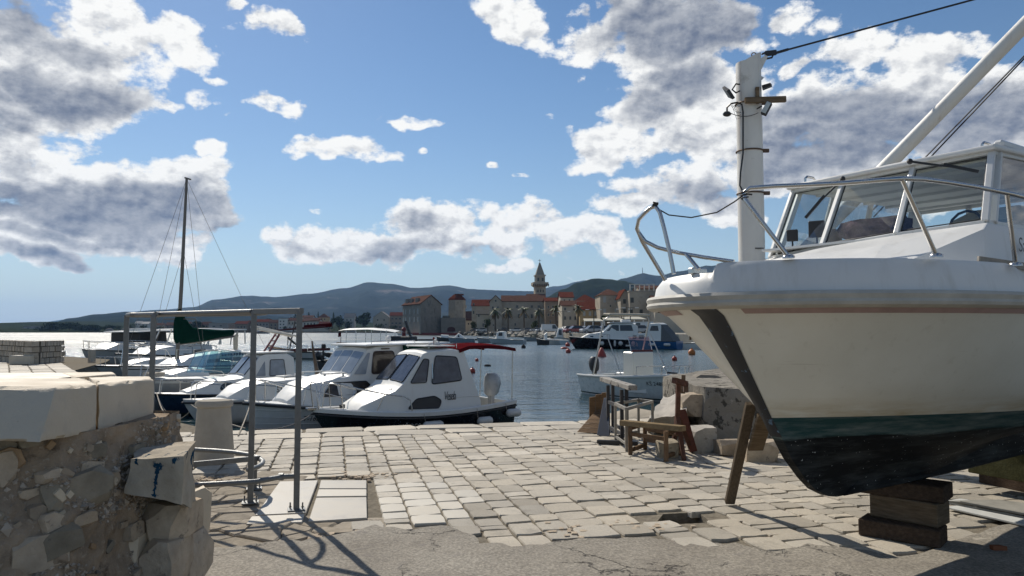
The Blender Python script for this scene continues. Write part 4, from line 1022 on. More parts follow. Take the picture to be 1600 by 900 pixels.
# ---------------- right side: jetty root, boulders, timber clutter
def jetty():
    # rough concrete pier head
    P=[gp(1102,694),gp(1148,700),gp(1240,696),gp(1400,672),gp(1400,640)]
    a=at(1037,600,12.6); zt=.78
    A_=gp(1100,690); 
    poly=[(A_.x,A_.y),(gp(1190,699).x,gp(1190,699).y),(9.5,10.9),(9.5,13.6),(4.9,16.5),(at(1035,640,13.4).x,13.4)]
    mb=MB()
    n=[]
    for i in range(len(poly)):
        p=Vector((*poly[i],0));q=Vector((*poly[(i+1)%len(poly)],0)); L=(q-p).length; k=max(2,int(L/.12))
        n+=[p.lerp(q,j/k) for j in range(k)]
    rings=[]
    for z in [(-.05),.1,.25,.4,.52,.62,.70,.75,.78]:
        rings.append([p+Vector((noise.noise(Vector((p.x*3,p.y*3,z*3)))*.05,noise.noise(Vector((p.x*3,p.y*3,z*3+9)))*.05-(.03 if z>.6 else 0),z+(noise.noise(p*2)*.02 if z>.7 else 0))) for p in n])
    mb.loft(rings); o=mb.build('concrete_pier_root',M('flaking_pier_render',(.27,.25,.215),.92,var=.22,scale=2.5,bump=1.0,bscale=12,spots=[((.085,.08,.07),.46,5,.05),((.42,.39,.34),.36,8,.08)],dist=.04),None,smooth=50)
    tag(o,'low rough concrete pier wall with flaking render, behind the rocks and the prop','pier wall')
    def rk(px,py,w,h,dep,seed,lab,mat=rub1,rz=0,amp=.04,cuts=11,zo=0.0,name='boulder',Y=None):
        g=gp(px,py) if Y is None else at(px,py,Y); s=g.y/F; mb=MB(); mb.rock((0,0,h*s/2*.96),(w*s,dep,h*s),seed,rz=rz,cuts=cuts,sub=3,amp=amp)
        o=mb.build(name,mat,None,smooth=34); o.location=(g.x,g.y+dep/2*.8,(0 if Y is None else g.z)+zo); return tag(o,lab,'boulder' if name=='boulder' else 'stone block')
    wr=M('whitish_boulder_stone',(.42,.39,.345),.85,var=.15,scale=4,bump=.8,bscale=14,spots=[((.16,.145,.12),.40,9,.1)])
    rk(1099,706,40,38,.42,12,'rounded whitish boulder between the leaning red iron and the pier wall',wr)
    # sloping slab
    mb=MB(); Pq=[gp(1012,672),gp(1073,677),at(1068,616,11.5),at(1040,622,11.9)]
    top=[at(1014,655,10.9),at(1074,648,10.6),at(1066,613,11.6),at(1038,620,12.2)]; bot=[gp(1012,676),gp(1075,684),gp(1085,650),gp(1040,650)]
    import bmesh
    b=bmesh.new(); vs=[b.verts.new(p) for p in bot+top]
    for fc in((3,2,1,0),(4,5,6,7),(0,1,5,4),(1,2,6,5),(2,3,7,6),(3,0,4,7)): b.faces.new([vs[i] for i in fc])
    bmesh.ops.subdivide_edges(b,edges=b.edges[:],cuts=8,use_grid_fill=True); b.verts.index_update()
    mb.v=[tuple(v.co+Vector((noise.noise(v.co*4)*.05,noise.noise(v.co*4+Vector((5,5,5)))*.05,noise.noise(v.co*6)*.05))) for v in b.verts]; mb.f=[tuple(v.index for v in f.verts) for f in b.faces]; mb.m=[0]*len(mb.f); b.free()
    tag(mb.build('boulder',wr,None,smooth=34),'big sloping pale slab of rock behind the rusty stand and low trestle','boulder')
    rk(1082,650,33,34,.45,44,'squarish grey stone block wedged against the pier wall above the white boulder',rub1,cuts=6,amp=.02,Y=10.9,name='stone_block')
    rk(1146,712,44,24,.34,61,'left one of the two rough blocks lying at the foot of the pier wall',rub1,rz=.1,cuts=7,amp=.025,name='stone_block')
    rk(1193,721,50,30,.34,62,'right one of the two rough blocks, nearly hidden by the white hull',rub1,rz=-.15,cuts=7,amp=.025,name='stone_block')
    rk(1045,716,30,26,.3,63,'small grey rock under the low wooden trestle',rub2,cuts=8)
    # dinghy part and coil on the pier
    t=thing('folded_tarpaulin','bundle of folded grey tarpaulin lying on top of the pier wall','tarpaulin',tuple(at(1100,602,12.8)))
    mb=MB(); c=at(1103,592,13); mb.rock(c+Vector((0,0,-.03)),(.52,.4,.22),9,cuts=4,sub=3,amp=.06); mb.build('tarpaulin',M('grey_canvas',(.23,.21,.18),.9,var=.15,scale=5,bump=.5,bscale=9),t,world=True,smooth=60)
    mb=MB(); c=at(1084,598,12.9); mb.rock(c,(.25,.3,.06),19,cuts=4,sub=2); mb.build('fold',M('grey_canvas',(0,0,0)),t,world=True,smooth=60)
    mb=MB(); mb.bar(at(1075,600,12.9),at(1140,607,12.4),.03,.03); tag(mb.build('iron_pipe',rust,None),'thin iron pipe lying along the top of the pier wall','pipe')
jetty()
def clutter():
    # red iron trestle stand
    t=thing('rusty_stand','tall rusty iron stand with splayed legs and a crosspiece, beside the low trestle','stand',tuple(gp(1066,716)))
    f=gp(1068,719); h=at(1061,596,9.35); k=gp(1062,702)
    mb=MB(); mb.bar(Vector((h.x,9.5,.0+.28)),Vector((h.x,9.38,h.z)),.055,.055,up=(0,1,0)); mb.build('upright',rust,t,world=True)
    j=Vector((h.x,9.47,.48))
    for px,py in((1069,720),(1081,706),(1052,700)):
        g=gp(px,py); mb=MB(); mb.bar(j+Vector((0,0,.05)),g,.05,.045,up=(0,1,0)); mb.build('leg',rust,t,world=True)
    mb=MB(); mb.bar(at(1053,594,9.3),at(1072,600,9.5),.06,.07,up=(0,0,1)); mb.build('crosspiece',rust,t,world=True)
    mb=MB(); mb.box(at(1071,605,9.55),(.06,.08,.12)); mb.build('clamp_block',M('rust_bare_steel',(0,0,0)),t,world=True)
    mb=MB(); mb.bar(at(1067,615,9.6),at(1068,586,9.6),.05,.02,up=(0,1,0)); mb.build('wooden_stop',wood,t,world=True)
    # leaning red plank
    mb=MB(); mb.bar(gp(1084,708)+Vector((0,0,.02)),at(1066,640,9.9),.09,.03,up=(0,1,0)); tag(mb.build('leaning_plank',M('faded_red_plank',(.13,.055,.04),.85,var=.3,bump=.5,bscale=20),None),'faded red plank leaning behind the rusty stand','plank')
    # low wooden trestle
    t=thing('wooden_trestle','low brown wooden trestle with a thick top plank, in front of the rusty stand','trestle',tuple(gp(1015,715)))
    A=gp(985,711);B=gp(1041,721);C=gp(1008,702);D=gp(1064,712); zt=.36
    bw=M('brown_trestle_timber',(.15,.10,.065),.85,var=.3,scale=8,bump=.5,bscale=24,rand=.15)
    up=Vector((0,0,zt))
    for p in(A,B,C,D): mb=MB(); mb.bar(p,p+up,.05,.05,up=(0,1,0)); mb.build('leg',bw,t,world=True,bevel=.003)
    for a,b,z in((A,B,zt-.09),(C,D,zt-.09),(A,C,.06),(B,D,.06),(A,C,zt-.02),(B,D,zt-.02),(C,D,.13)):
        mb=MB(); o=Vector((0,0,z)); mb.bar(a+o,b+o,.035,.05); mb.build('rail',bw,t,world=True,bevel=.003)
    a=at(972,662,9.75); b=at(1068,677,9.15); mb=MB(); mb.bar(Vector((a.x,a.y,zt+.035)),Vector((b.x,b.y,zt+.035)),.13,.065); mb.build('top_plank',M('light_worn_plank',(.22,.165,.10),.85,var=.3,scale=9,bump=.5,bscale=24),t,world=True,bevel=.004)
    # pale square-section metal frame
    t=thing('metal_table_frame','bare pale metal table frame without a top, left of the low wooden trestle','table frame',tuple(gp(990,700)))
    pm=M('pale_worn_metal',(.27,.25,.215),.55,.3,var=.2,scale=12)
    L=[gp(962,693),gp(979,706),gp(998,684),gp(1020,688)]; zt=.56
    for p in L: mb=MB(); mb.bar(p,p+Vector((0,0,zt)),.035,.035,up=(0,1,0)); mb.build('leg',pm,t,world=True)
    for i,j in((0,1),(1,3),(3,2),(2,0)): mb=MB(); mb.bar(L[i]+Vector((0,0,zt)),L[j]+Vector((0,0,zt)),.036,.04); mb.build('top_rail',pm,t,world=True)
    for i,j in((0,1),(2,0)): mb=MB(); mb.bar(L[i]+Vector((0,0,.10)),L[j]+Vector((0,0,.10)),.02,.03); mb.build('low_rail',pm,t,world=True)
    # dark trestle with a heavy whitened beam
    t=thing('dark_trestle','tall dark trestle with a paint-spattered top beam, at the water edge','trestle',tuple(gp(965,682)))
    dk=M('dark_stained_timber',(.035,.034,.036),.7,var=.3,scale=8)
    L=[gp(950.5,679),gp(958,674),gp(972,692),gp(979.5,688)]; zt=at(950,600,L[0].y).z
    for p in L: mb=MB(); mb.bar(p,Vector((p.x,p.y,zt-.02)),.05,.05,up=(0,1,0)); mb.build('post',dk,t,world=True)
    for i,j,z in((0,2,.12),(1,3,.12),(0,2,.5)): mb=MB(); mb.bar(L[i]+Vector((0,0,z)),L[j]+Vector((0,0,z)),.03,.05); mb.build('rail',dk,t,world=True)
    a=at(943,592,L[0].y+.3);b=at(989,606,L[2].y-.3); mb=MB(); mb.bar(a,b,.13,.07); mb.build('top_beam',M('paint_spattered_beam',(.30,.28,.25),.8,var=.3,spots=[((.05,.045,.045),.45,12,.08)]),t,world=True,bevel=.006)
    # leaning board of planks
    t=thing('plank_panels','brown plank panels propped on edge beside the dark trestle','panels',tuple(gp(925,675)))
    pw=M('brown_plank',(.16,.10,.055),.8,var=.3,scale=6,bump=.4,bscale=20,stretch=(1,1,6),rand=.25)
    c0,c1,c2,c3=gp(903,675),gp(936,678),at(936,638,11.9),at(932,640,11.9)
    g=[(903,675),(937,677)]
    for k in range(5):
        f0=k/5;f1=(k+1)/5-.015
        lx=lambda f:902+(30)*f; ly=lambda f:675-34*f
        P=[at(lx(f0),ly(f0),11.6+.5*f0),at(938,677-38*f0,11.55+.5*f0),at(938,677-38*f1,11.55+.5*f1),at(lx(f1),ly(f1),11.6+.5*f1)]
        mb=MB(); mb.slab(P,(0,.03,0)); mb.build('plank',pw,t,world=True)
    for k,(x0,x1,y0,y1) in enumerate(((921,930,620,662),(930.5,940,616,668),(940.5,950,613,672))):
        P=[at(x0,y1,12.1),at(x1,y1,12.1),at(x1,y0,12.1),at(x0,y0+1,12.1)]; mb=MB(); mb.slab(P,(0,.04,0)); mb.build('plank',pw,t,world=True)
    mb=MB(); P=[gp(933,680),gp(952,682),at(951,622,11.6),at(944,622,11.7)]; mb.slab(P,(0,.04,0)); tag(mb.build('blue_board',M('dark_blue_board',(.012,.022,.045),.6,var=.3),None),'narrow dark blue board leaning between the planks and the dark trestle','board')
    mb=MB(); p=gp(956,694); mb.bar(p+Vector((-.2,.05,.03)),p+Vector((.35,-.1,.03)),.08,.05); tag(mb.build('iron_offcut',black,None,bevel=.005),'dark iron offcut lying on the paving by the metal table frame','iron offcut')
clutter()
# ---------------- boats afloat
class Hull:
    """x runs from stern 0 to bow L, y to port, z up from the waterline"""
    def __init__(s,L,B,f0,f1,tr=.8,draft=.25,rake=.5,sharp=2.2,fl=.22,low=.0):
        s.L=L;s.B=B;s.f0=f0;s.f1=f1;s.tr=tr;s.dr=draft;s.rk=rake;s.sh=sharp;s.fl=fl;s.low=low
    def hb(s,t):
        if t<.42: return s.B/2*(s.tr+(1-s.tr)*math.sin(math.pi/2*t/.42))
        return max(.012,s.B/2*(1-((t-.42)/.58)**s.sh))
    def zs(s,t): return s.f0+(s.f1-s.f0)*max(t,0.0)**1.8-s.low*math.sin(math.pi*t)
    def P(s,t,k,side=1):
        """k 0 keel, 1 sheer"""
        zt=s.zs(t); zb=-s.dr*(1-t**4*.9); k=max(0.0,k); z=zb+(zt-zb)*k
        if k<.25: w=(k/.25)**.8*.80
        else: w=.80+.20*((k-.25)/.75)**.8
        w*=1-s.fl*t**2*(1-k)*2.0 if k>.0 else 1
        x=t*s.L-s.rk*(t**5)*(1-k)**1.3
        return Vector((x,side*max(.01,s.hb(t)*max(w,.02)),z))
    def Z(s,t,z,side=1):
        zt=s.zs(t); zb=-s.dr*(1-t**4*.9); return s.P(t,(z-zb)/(zt-zb),side)
    def body(s,par,mat,n=22,name='hull'):
        ks=[0,.06,.14,.25,.4,.55,.7,.85,1.0]; mb=MB(); rings=[]
        for i in range(n):
            t=i/(n-1); t=t if t<.5 else .5+.5*(1-(1-(t-.5)/.5)**1.35)
            rings.append([s.P(t,k,-1) for k in reversed(ks)]+[s.P(t,k,1) for k in ks])
        mb.loft(rings,closed=False,cap=False)
        o=len(mb.v); mb.f.append(tuple(range(len(ks)*2))); mb.m.append(0)
        return mb.build(name,mat,par,smooth=38)
    def deck(s,par,mat,t0,side=.16,floor=.12,name='deck'):
        mb=MB(); n=12
        # foredeck with camber
        rings=[]
        for i in range(n):
            t=t0+(1-t0)*i/(n-1); b=s.hb(t); z=s.zs(t)-.015
            rings.append([Vector((t*s.L,-b,z)),Vector((t*s.L,-b*.5,z+.03)),Vector((t*s.L,0,z+.045)),Vector((t*s.L,b*.5,z+.03)),Vector((t*s.L,b,z))])
        mb.loft(rings,closed=False,cap=False)
        for sd in(-1,1):
            r=[]
            for i in range(8):
                t=t0*i/7; b=s.hb(t); z=s.zs(t)-.012; r.append([Vector((t*s.L,sd*b,z)),Vector((t*s.L,sd*(b-side),z+.01)),Vector((t*s.L,sd*(b-side),floor))])
            mb.loft(r,closed=False,cap=False)
        b0=s.hb(0)-side; b1=s.hb(t0)-side
        mb.add([(.02,-b0,floor),(t0*s.L,-b1,floor),(t0*s.L,b1,floor),(.02,b0,floor)],[(0,1,2,3)])
        z=s.zs(t0); mb.add([(t0*s.L,-b1,floor),(t0*s.L,b1,floor),(t0*s.L,b1,z),(t0*s.L,-b1,z)],[(0,1,2,3)])
        z=s.zs(0); mb.add([(.12,-b0,floor),(.12,b0,floor),(.12,b0,z),(.12,-b0,z),(0,-b0,z),(0,b0,z)],[(0,1,2,3),(3,2,5,4)])
        return mb.build(name,mat,par,smooth=30)
    def rail(s,par,mat,r=.03,name='rub_rail',dz=-.03):
        mb=MB(); ts=[i/20 for i in range(21)]
        pts=[Vector((t*s.L,s.hb(t)+r*.3,s.zs(t)+dz)) for t in ts]; pts2=[Vector((p.x,-p.y,p.z)) for p in reversed(pts)]
        mb.tube(pts+[Vector((s.L+r,0,s.zs(1)+dz))]+pts2,r,6); return mb.build(name,mat,par,smooth=60)
    def band(s,par,mat,z0,z1,name='boot_stripe',t0=0,t1=.985,off=.006):
        """a painted strip between two heights; negative heights are measured down from the sheer"""
        mb=MB()
        for sd in(-1,1):
            r=[]
            for i in range(20):
                t=t0+(t1-t0)*i/19; zs=s.zs(t); a=z0 if z0>-9 else zs+z0+10; b=z1 if z1>-9 else zs+z1+10
                r.append([s.Z(t,min(a,zs),sd)+Vector((0,sd*off,0)),s.Z(t,min((a+b)/2,zs),sd)+Vector((0,sd*off,0)),s.Z(t,min(b,zs),sd)+Vector((0,sd*off,0))])
            mb.loft(r,closed=False,cap=False)
        return mb.build(name,mat,par,smooth=60)
    def pulpit(s,par,mat,t0,h,r=.014,posts=(.62,.8,.95),name='bow_rail',inset=.05,loop=True,h0=0.0):
        mb=MB(); pts=[]
        def q(t,sd,dz): return Vector((t*s.L,sd*max(0,s.hb(t)-inset),s.zs(t)+dz))
        n=10
        hh=lambda t: h0+(h-h0)*min(1,(t-t0)/max(.01,(posts[0]-t0))) if h0 is not None else h
        side=[q(t0,1,0)]+[q(t0+(.97-t0)*i/n,1,h if i>0 else h*.9) for i in range(n+1)]
        oth=[Vector((p.x,-p.y,p.z)) for p in reversed(side)]
        mb.tube(side+[Vector((s.L*1.0,0,s.zs(1)+h))]+oth,r,6)
        for t in posts:
            for sd in(-1,1): mb.tube([q(t,sd,0),q(t,sd,h)+Vector((.05,0,0))],r*.9,6)
        return mb.build(name,mat,par,smooth=60)
    def mark(s,par,txt,t,z,size,mat,side=1,name='registration_number',shear=0.0,font=None):
        cu=bpy.data.curves.new('t','FONT'); cu.body=txt; cu.size=size; cu.shear=shear; cu.resolution_u=2; tmp=bpy.data.objects.new('t',cu); COL.objects.link(tmp)
        me=bpy.data.meshes.new_from_object(tmp); bpy.data.objects.remove(tmp); bpy.data.curves.remove(cu)
        for v in me.vertices:
            x,y=v.co.x,v.co.y; tt=t+(-x if side>0 else x)/s.L; zz=s.zs(t)-z+y
            p=s.Z(tt,zz,side); v.co=p+Vector((0,side*.012,0))
        me.materials.append(mat); o=bpy.data.objects.new(name,me); COL.objects.link(o); o.parent=par; return o
class Cabin:
    """stations (x, zbase, ztop, half width at base, half width at top) from bow to stern"""
    def __init__(s,st,camber=.05): s.st=st; s.c=camber
    def body(s,par,mat,name='cabin',bevel=.02):
        mb=MB(); r=[]
        for x,zb,zt,wb,wt in s.st:
            r.append([Vector((x,-wb,zb)),Vector((x,-wt,zt)),Vector((x,-wt*.5,zt+s.c*.8)),Vector((x,0,zt+s.c)),Vector((x,wt*.5,zt+s.c*.8)),Vector((x,wt,zt)),Vector((x,wb,zb))])
        mb.loft(r,closed=True,cap=True); return mb.build(name,mat,par,smooth=28,bevel=bevel,seg=2)
    def side(s,x,z,sd,off=0):
        st=s.st
        for a,b in zip(st,st[1:]):
            lo,hi=min(a[0],b[0]),max(a[0],b[0])
            if lo-1e-6<=x<=hi+1e-6 and hi-lo>1e-6:
                k=(x-a[0])/(b[0]-a[0]); v=[a[i]+(b[i]-a[i])*k for i in range(5)]; f=(z-v[1])/max(.01,v[2]-v[1])
                return Vector((x,sd*(v[3]+(v[4]-v[3])*f+off),z))
        return Vector((x,sd*(st[-1][3]+off),z))
    def swin(s,par,poly,glass,frame,sides=(1,-1),r=.05,fr=.014,name='side_window',n=3):
        for sd in sides:
            p=rnd_poly(poly,r,n) if r else [Vector(q) for q in poly]
            mb=MB(); P=[s.side(q[0],q[1],sd,.004) for q in p]; mb.slab(P,(0,sd*.010,0)); o=mb.build(name,glass,par)
            if frame: 
                mb=MB(); mb.tube([s.side(q[0],q[1],sd,.012) for q in p],fr,4,closed=True); mb.build('window_frame',frame,o)
    def fwin(s,par,i,us,glass,frame,v0=.12,v1=.88,r=.04,fr=.014,name='windscreen'):
        a,b=s.st[i],s.st[i+1]
        A=lambda u,v: Vector((a[0]+(b[0]-a[0])*v, u*(a[4]+(b[4]-a[4])*v), a[2]+(b[2]-a[2])*v+s.c*(1-abs(u))*.9))
        n=(A(1,0)-A(-1,0)).cross(A(0,1)-A(0,0)).normalized()
        if n.x<0: n=-n
        for u0,u1 in us:
            p=rnd_poly([(u0,v0),(u1,v0),(u1,v1),(u0,v1)],.06,3); P=[A(q.x,q.y)+n*.006 for q in p]
            mb=MB(); mb.slab(P,n*.01); o=mb.build(name,glass,par)
            if frame: mb=MB(); mb.tube([q+n*.008 for q in P],fr,4,closed=True); mb.build('window_frame',frame,o)
def place(name,label,cat,bow,stern,z=WZ,group=None,sc=None,L=None):
    if L: v_=Vector((stern[0]-bow[0],stern[1]-bow[1])); v_=v_.normalized()*L; stern=(bow[0]+v_.x,bow[1]+v_.y)
    """thing whose origin lies at the stern on the waterline, bow along local x"""
    d=Vector(bow)-Vector(stern); t=thing(name,label,cat,(stern[0],stern[1],z),math.atan2(d.y,d.x),group)
    if sc: t.scale=sc; WM[t.name]=WM[t.name]@Matrix.Diagonal((*sc,1))
    return t, Vector((d.x,d.y,0)).length
def outboard(par,x,y,z,m,s=1.0,tilt=0.0,name='outboard_motor'):
    X=Matrix.Translation((x,y,z))@Matrix.Rotation(tilt,4,'Y')
    mb=MB(); rg=[]
    for zz,a,b,dx in((0,.13,.10,-.04),(.06,.19,.13,-.05),(.25,.23,.15,-.08),(.40,.20,.13,-.07),(.47,.12,.08,-.05)):
        rg.append([X@Vector((dx+a*s*math.cos(k*math.pi/5)-.08,b*s*math.sin(k*math.pi/5),zz*s)) for k in range(10)])
    mb.loft(rg); o=mb.build(name,m,par,smooth=50)
    mb=MB(); mb.bar(X@Vector((-.12,0,.03)),X@Vector((-.16,0,-.75*s)),.09*s,.14*s); mb.build('motor_leg',black if m is not MATS.get('grey_outboard') else m,o)
    mb=MB(); mb.ball(X@Vector((-.18,0,-.78*s)),.07*s,8,5,(2.4,.8,.8))
    for k in range(3): 
        a=k*2.1; mb.bar(X@Vector((-.34,0,-.78*s)),X@Vector((-.35,.13*s*math.cos(a),-.78*s+.13*s*math.sin(a))),.06*s,.01)
    mb.build('propeller',black,o)
    return o
clearw=M('pale_reflecting_glass',(.23,.26,.29),.05,var=.25,scale=3,spec=.9)
smoke=M('smoked_window_glass',(.055,.06,.075),.06,var=.3,spec=.8)
brownw=M('brown_tinted_glass',(.045,.035,.03),.08,var=.3)
navy=M('black_navy_gelcoat',(.010,.010,.014),.22,var=.2,coat=.4)
blueh=M('dark_blue_hull_paint',(.012,.035,.070),.35,var=.25)
greyh=M('grey_white_hull_paint',(.55,.56,.55),.4,var=.06,streak=((.3,.31,.28),.3,6))
greenc=M('dark_green_canvas',(.006,.030,.022),.85,var=.2,bump=.4,bscale=10)
redc=M('wine_red_canvas',(.085,.010,.013),.85,var=.2,bump=.3,bscale=10)
redw=M('oxblood_painted_spar',(.10,.018,.016),.6,var=.2)
antif=M('green_antifouling',(.015,.035,.033),.7,var=.3)
gout=M('grey_outboard',(.36,.37,.38),.3,var=.1,coat=.3)
mastm=M('anodised_mast',(.16,.14,.12),.4,.5,var=.1)
fendm=M('scuffed_white_fender',(.58,.57,.54),.5,var=.08)
def fender(p,ln,r,label,vert=False,cat='fender',group='fenders'):
    mb=MB(); pr=[(r*.25,-ln/2),(r*.7,-ln/2*.92),(r,-ln/2*.7),(r,ln/2*.7),(r*.7,ln/2*.92),(r*.25,ln/2)]
    X=Matrix.Identity(4) if vert else Matrix.Rotation(R(90),4,'Y')@Matrix.Identity(4)
    mb.lathe(pr,(0,0,0),12,M=X); o=mb.build('fender',fendm,None,smooth=50); o.location=p; tag(o,label,cat,group); return o
def ln(name,pts,r,label,mat=rope): mb=MB(); mb.tube(pts,r,5); return tag(mb.build(name,mat,None),label,'rope' if 'rope' in name or 'line' in name else name.replace('_',' '))
TW=lambda t,p: WM[t.name]@Vector(p)
# --- the black and white cabin boat nearest the quay
def vesela():
    t,_=place('cabin_boat','black hulled cabin boat with white cabin, red awning and grey outboard, nearest the quay','cabin boat',(-3.88,14.45),(-.30,17.05),sc=(.84,.92,.93),L=4.34)
    L=5.15; h=Hull(L,2.1,.72,.74,tr=.82,sharp=2.3,rake=.55,fl=.3,low=.12)
    h.body(t,navy); h.deck(t,white,.34,side=.18,floor=.15); h.rail(t,rubber,.022,dz=-.10)
    h.band(t,white,-9.995-.07,-9.995+.0,name='white_gunwale',off=.010)
    mb=MB(); r=[]
    for i in range(24):
        tt=i/23; b=h.hb(tt); z=h.zs(tt)
        r.append([Vector((tt*L,sd*(b+o),z+dz)) for sd,o,dz in((1,.014,-.06),(1,.018,.02),(1,-.02,.045),(1,-.10,.02))])
    mb.loft(r,closed=False,cap=False); mb.loft([[Vector((p.x,-p.y,p.z)) for p in q] for q in r],closed=False,cap=False); mb.build('gunwale_cap',white,t,smooth=50)
    # coachroof and wheelhouse in one moulding
    C=Cabin([(4.35,.56,.60,.40,.36),(4.18,.54,.78,.56,.50),(3.75,.50,.96,.72,.62),(3.42,.48,1.08,.80,.70),(3.26,.46,1.20,.82,.72),(2.62,.46,1.86,.84,.60),(2.42,.45,1.92,.85,.60),(1.80,.45,1.95,.86,.62),(1.48,.45,1.91,.87,.64),(1.10,.45,.78,.88,.84)],camber=.045)
    C.body(t,white,'cabin',bevel=.03)
    C.fwin(t,4,[(-.93,-.05),(.05,.93)],smoke,black,v0=.08,v1=.9)
    C.swin(t,[(3.04,1.24),(2.60,1.24),(2.48,1.74),(2.62,1.76)],smoke,black,r=.05)
    C.swin(t,[(2.46,1.20),(1.60,1.26),(1.70,1.78),(2.30,1.82)],smoke,black,r=.07)
    C.swin(t,[(3.15,.70),(2.30,.68),(2.22,.84),(2.40,.94),(2.9,.90)],black,black,r=.06,name='hull_window')
    mb=MB(); mb.box((2.05,0,2.03),(.85,.95,.03)); mb.build('roof_hatch_panel',white,t,bevel=.01)
    mb=MB()
    for sd in(-1,1): mb.tube([(2.4,sd*.5,1.98),(2.4,sd*.5,2.07),(1.6,sd*.5,2.09),(1.6,sd*.5,1.98)],.012,6)
    o=mb.build('roof_rail',chrome,t); o['kind']='stuff'
    mb=MB(); mb.lathe([(.07,0),(.075,.05),(.03,.09)],(1.9,.12,2.04),10); mb.build('roof_lamp',fendm,t)
    mb=MB(); mb.lathe([(.05,0),(.055,.08),(.045,.13),(.0,.14)],(1.82,-.14,2.04),10); mb.build('gps_dome',fendm,t,smooth=40)
    mb=MB(); mb.tube([(1.95,.0,2.0),(1.95,.0,2.18)],.008,5); mb.ball((1.95,0,2.20),.03,8,5); mb.build('anchor_light',redc,t)
    for sd in(-1,1):
        mb=MB(); mb.tube([(3.55,sd*.45,1.02),(3.58,sd*.45,1.08),(3.28,sd*.50,1.15),(3.22,sd*.5,1.08)],.010,6); mb.build('grab_rail',chrome,t)
    for sd in(-1,1):
        mb=MB(); mb.tube([C.side(2.44,1.32,sd,.04),C.side(2.42,1.66,sd,.05)],.012,5); mb.build('door_handle',chrome,t)
    # hull styling line on the coaming
    mb=MB(); mb.tube([C.side(x,.86+.03*math.sin(x),1,.004) for x in(2.15,1.9,1.6,1.3,1.1)],.008,4); mb.build('coaming_line',white,t)
    # bow rail: divided
    for sd in(-1,1):
        mb=MB(); q=lambda tt,dz,i=.06: Vector((tt*L,sd*max(.04,h.hb(tt)-i),h.zs(tt)+dz))
        mb.tube([q(.60,.0),q(.61,.28),q(.64,.36),q(.72,.40),q(.82,.48),q(.90,.56),q(.935,.56),q(.955,.48),q(.965,0)],.014,7)
        mb.tube([q(.76,0),q(.725,.40)],.012,6); mb.tube([q(.885,0),q(.90,.55)],.012,6); mb.build('bow_rail',chrome,t,smooth=60)
    mb=MB(); mb.tube([Vector((L*.985,-.16,h.zs(1))),Vector((L*1.0,-.16,h.zs(1)+.5)),Vector((L*1.0,-.10,h.zs(1)+.56)),Vector((L*1.0,.10,h.zs(1)+.56)),Vector((L*1.0,.16,h.zs(1)+.5)),Vector((L*.985,.16,h.zs(1)))],.014,7); mb.build('stem_rail',chrome,t,smooth=60)
    mb=MB(); mb.box((L*1.0,0,h.zs(1)+.01),(.30,.14,.06)); mb.build('bow_roller',chrome,t,bevel=.01)
    mb=MB(); mb.bar((L*.86,.0,h.zs(.86)+.04),(L*.86,.0,h.zs(.86)+.12),.12,.05); mb.build('bow_cleat',black,t)
    # awning
    mb=MB(); rg=[]
    for x,w,z in((1.62,.66,1.97),(1.35,.70,2.05),(.8,.72,2.06),(.25,.72,2.03),(-.12,.70,1.98)):
        rg.append([Vector((x,-w,z-.10)),Vector((x,-w*.97,z-.02)),Vector((x,0,z+.03)),Vector((x,w*.97,z-.02)),Vector((x,w,z-.10)),Vector((x,w*.94,z-.05)),Vector((x,0,z)),Vector((x,-w*.94,z-.05))])
    mb.loft(rg); mb.build('red_awning',redc,t,smooth=45)
    for sd in(-1,1):
        mb=MB(); mb.tube([(-.02,sd*.68,1.95),(.02,sd*.70,.6)],.013,6); mb.build('awning_pole',chrome,t)
    outboard(t,.28,0,.80,gout,1.15)
    cu=MB(); 
    o=Cabin([(3,0,1,1,1)],0)
    # script name on the cabin side
    for side in(1,-1):
        c=bpy.data.curves.new('t','FONT'); c.body='Vesela'; c.size=.30; c.shear=.35; c.space_character=.8; tmp=bpy.data.objects.new('t',c); COL.objects.link(tmp); me=bpy.data.meshes.new_from_object(tmp); bpy.data.objects.remove(tmp)
        for v in me.vertices:
            x,y=v.co.x*.55,v.co.y; xx=(2.16-x) if side>0 else (1.45+x); v.co=C.side(xx,.84+y*.9,side,.012)
        me.materials.append(black); o=bpy.data.objects.new('painted_name',me); COL.objects.link(o); o.parent=t
    wt=M('white_lettering',(.6,.6,.58),.6)
    h.mark(t,'KŠ-259',.66,.36,.18,wt,1,shear=.2); h.mark(t,'KŠ-259',.52,.36,.19,wt,-1,shear=.2)
    mb=MB(); mb.tube([(.0,-.9,.62),(-.10,-.9,.58),(-.12,-.9,.1),(-.1,-.75,.1),(-.06,-.75,.55)],.016,6); mb.tube([(-.12,-.9,.3),(-.12,-.75,.3)],.012,5);mb.build('boarding_ladder',chrome,t)
    for (tt,sd,lab) in((.505,1,'pale fender lashed low on the black hull beside the boat number'),(.215,1,'pale fender hanging midway along the black hull'),(.03,1,'pale round-ended fender hanging at the stern of the black hull')):
        p=h.Z(tt,.34 if tt>.1 else .46,sd)+Vector((0,sd*.11,0)); f=fender(TW(t,p),.46 if tt>.4 else .36,.09,lab); f.rotation_euler=(0,0,t.rotation_euler.z)
        q=h.P(tt+.05,1,sd)+Vector((0,sd*.03,0)); w2=h.P(tt-.05,1,sd)+Vector((0,sd*.03,0))
        ln('fender_line',[TW(t,q),TW(t,p+Vector((.2,0,.02)))],.005,'thin cord holding the fender '+('near the number' if tt>.4 else 'amidships' if tt>.1 else 'at the stern')+' of the black hulled boat')
    return t,h,C
VT,VH,VC=vesela()
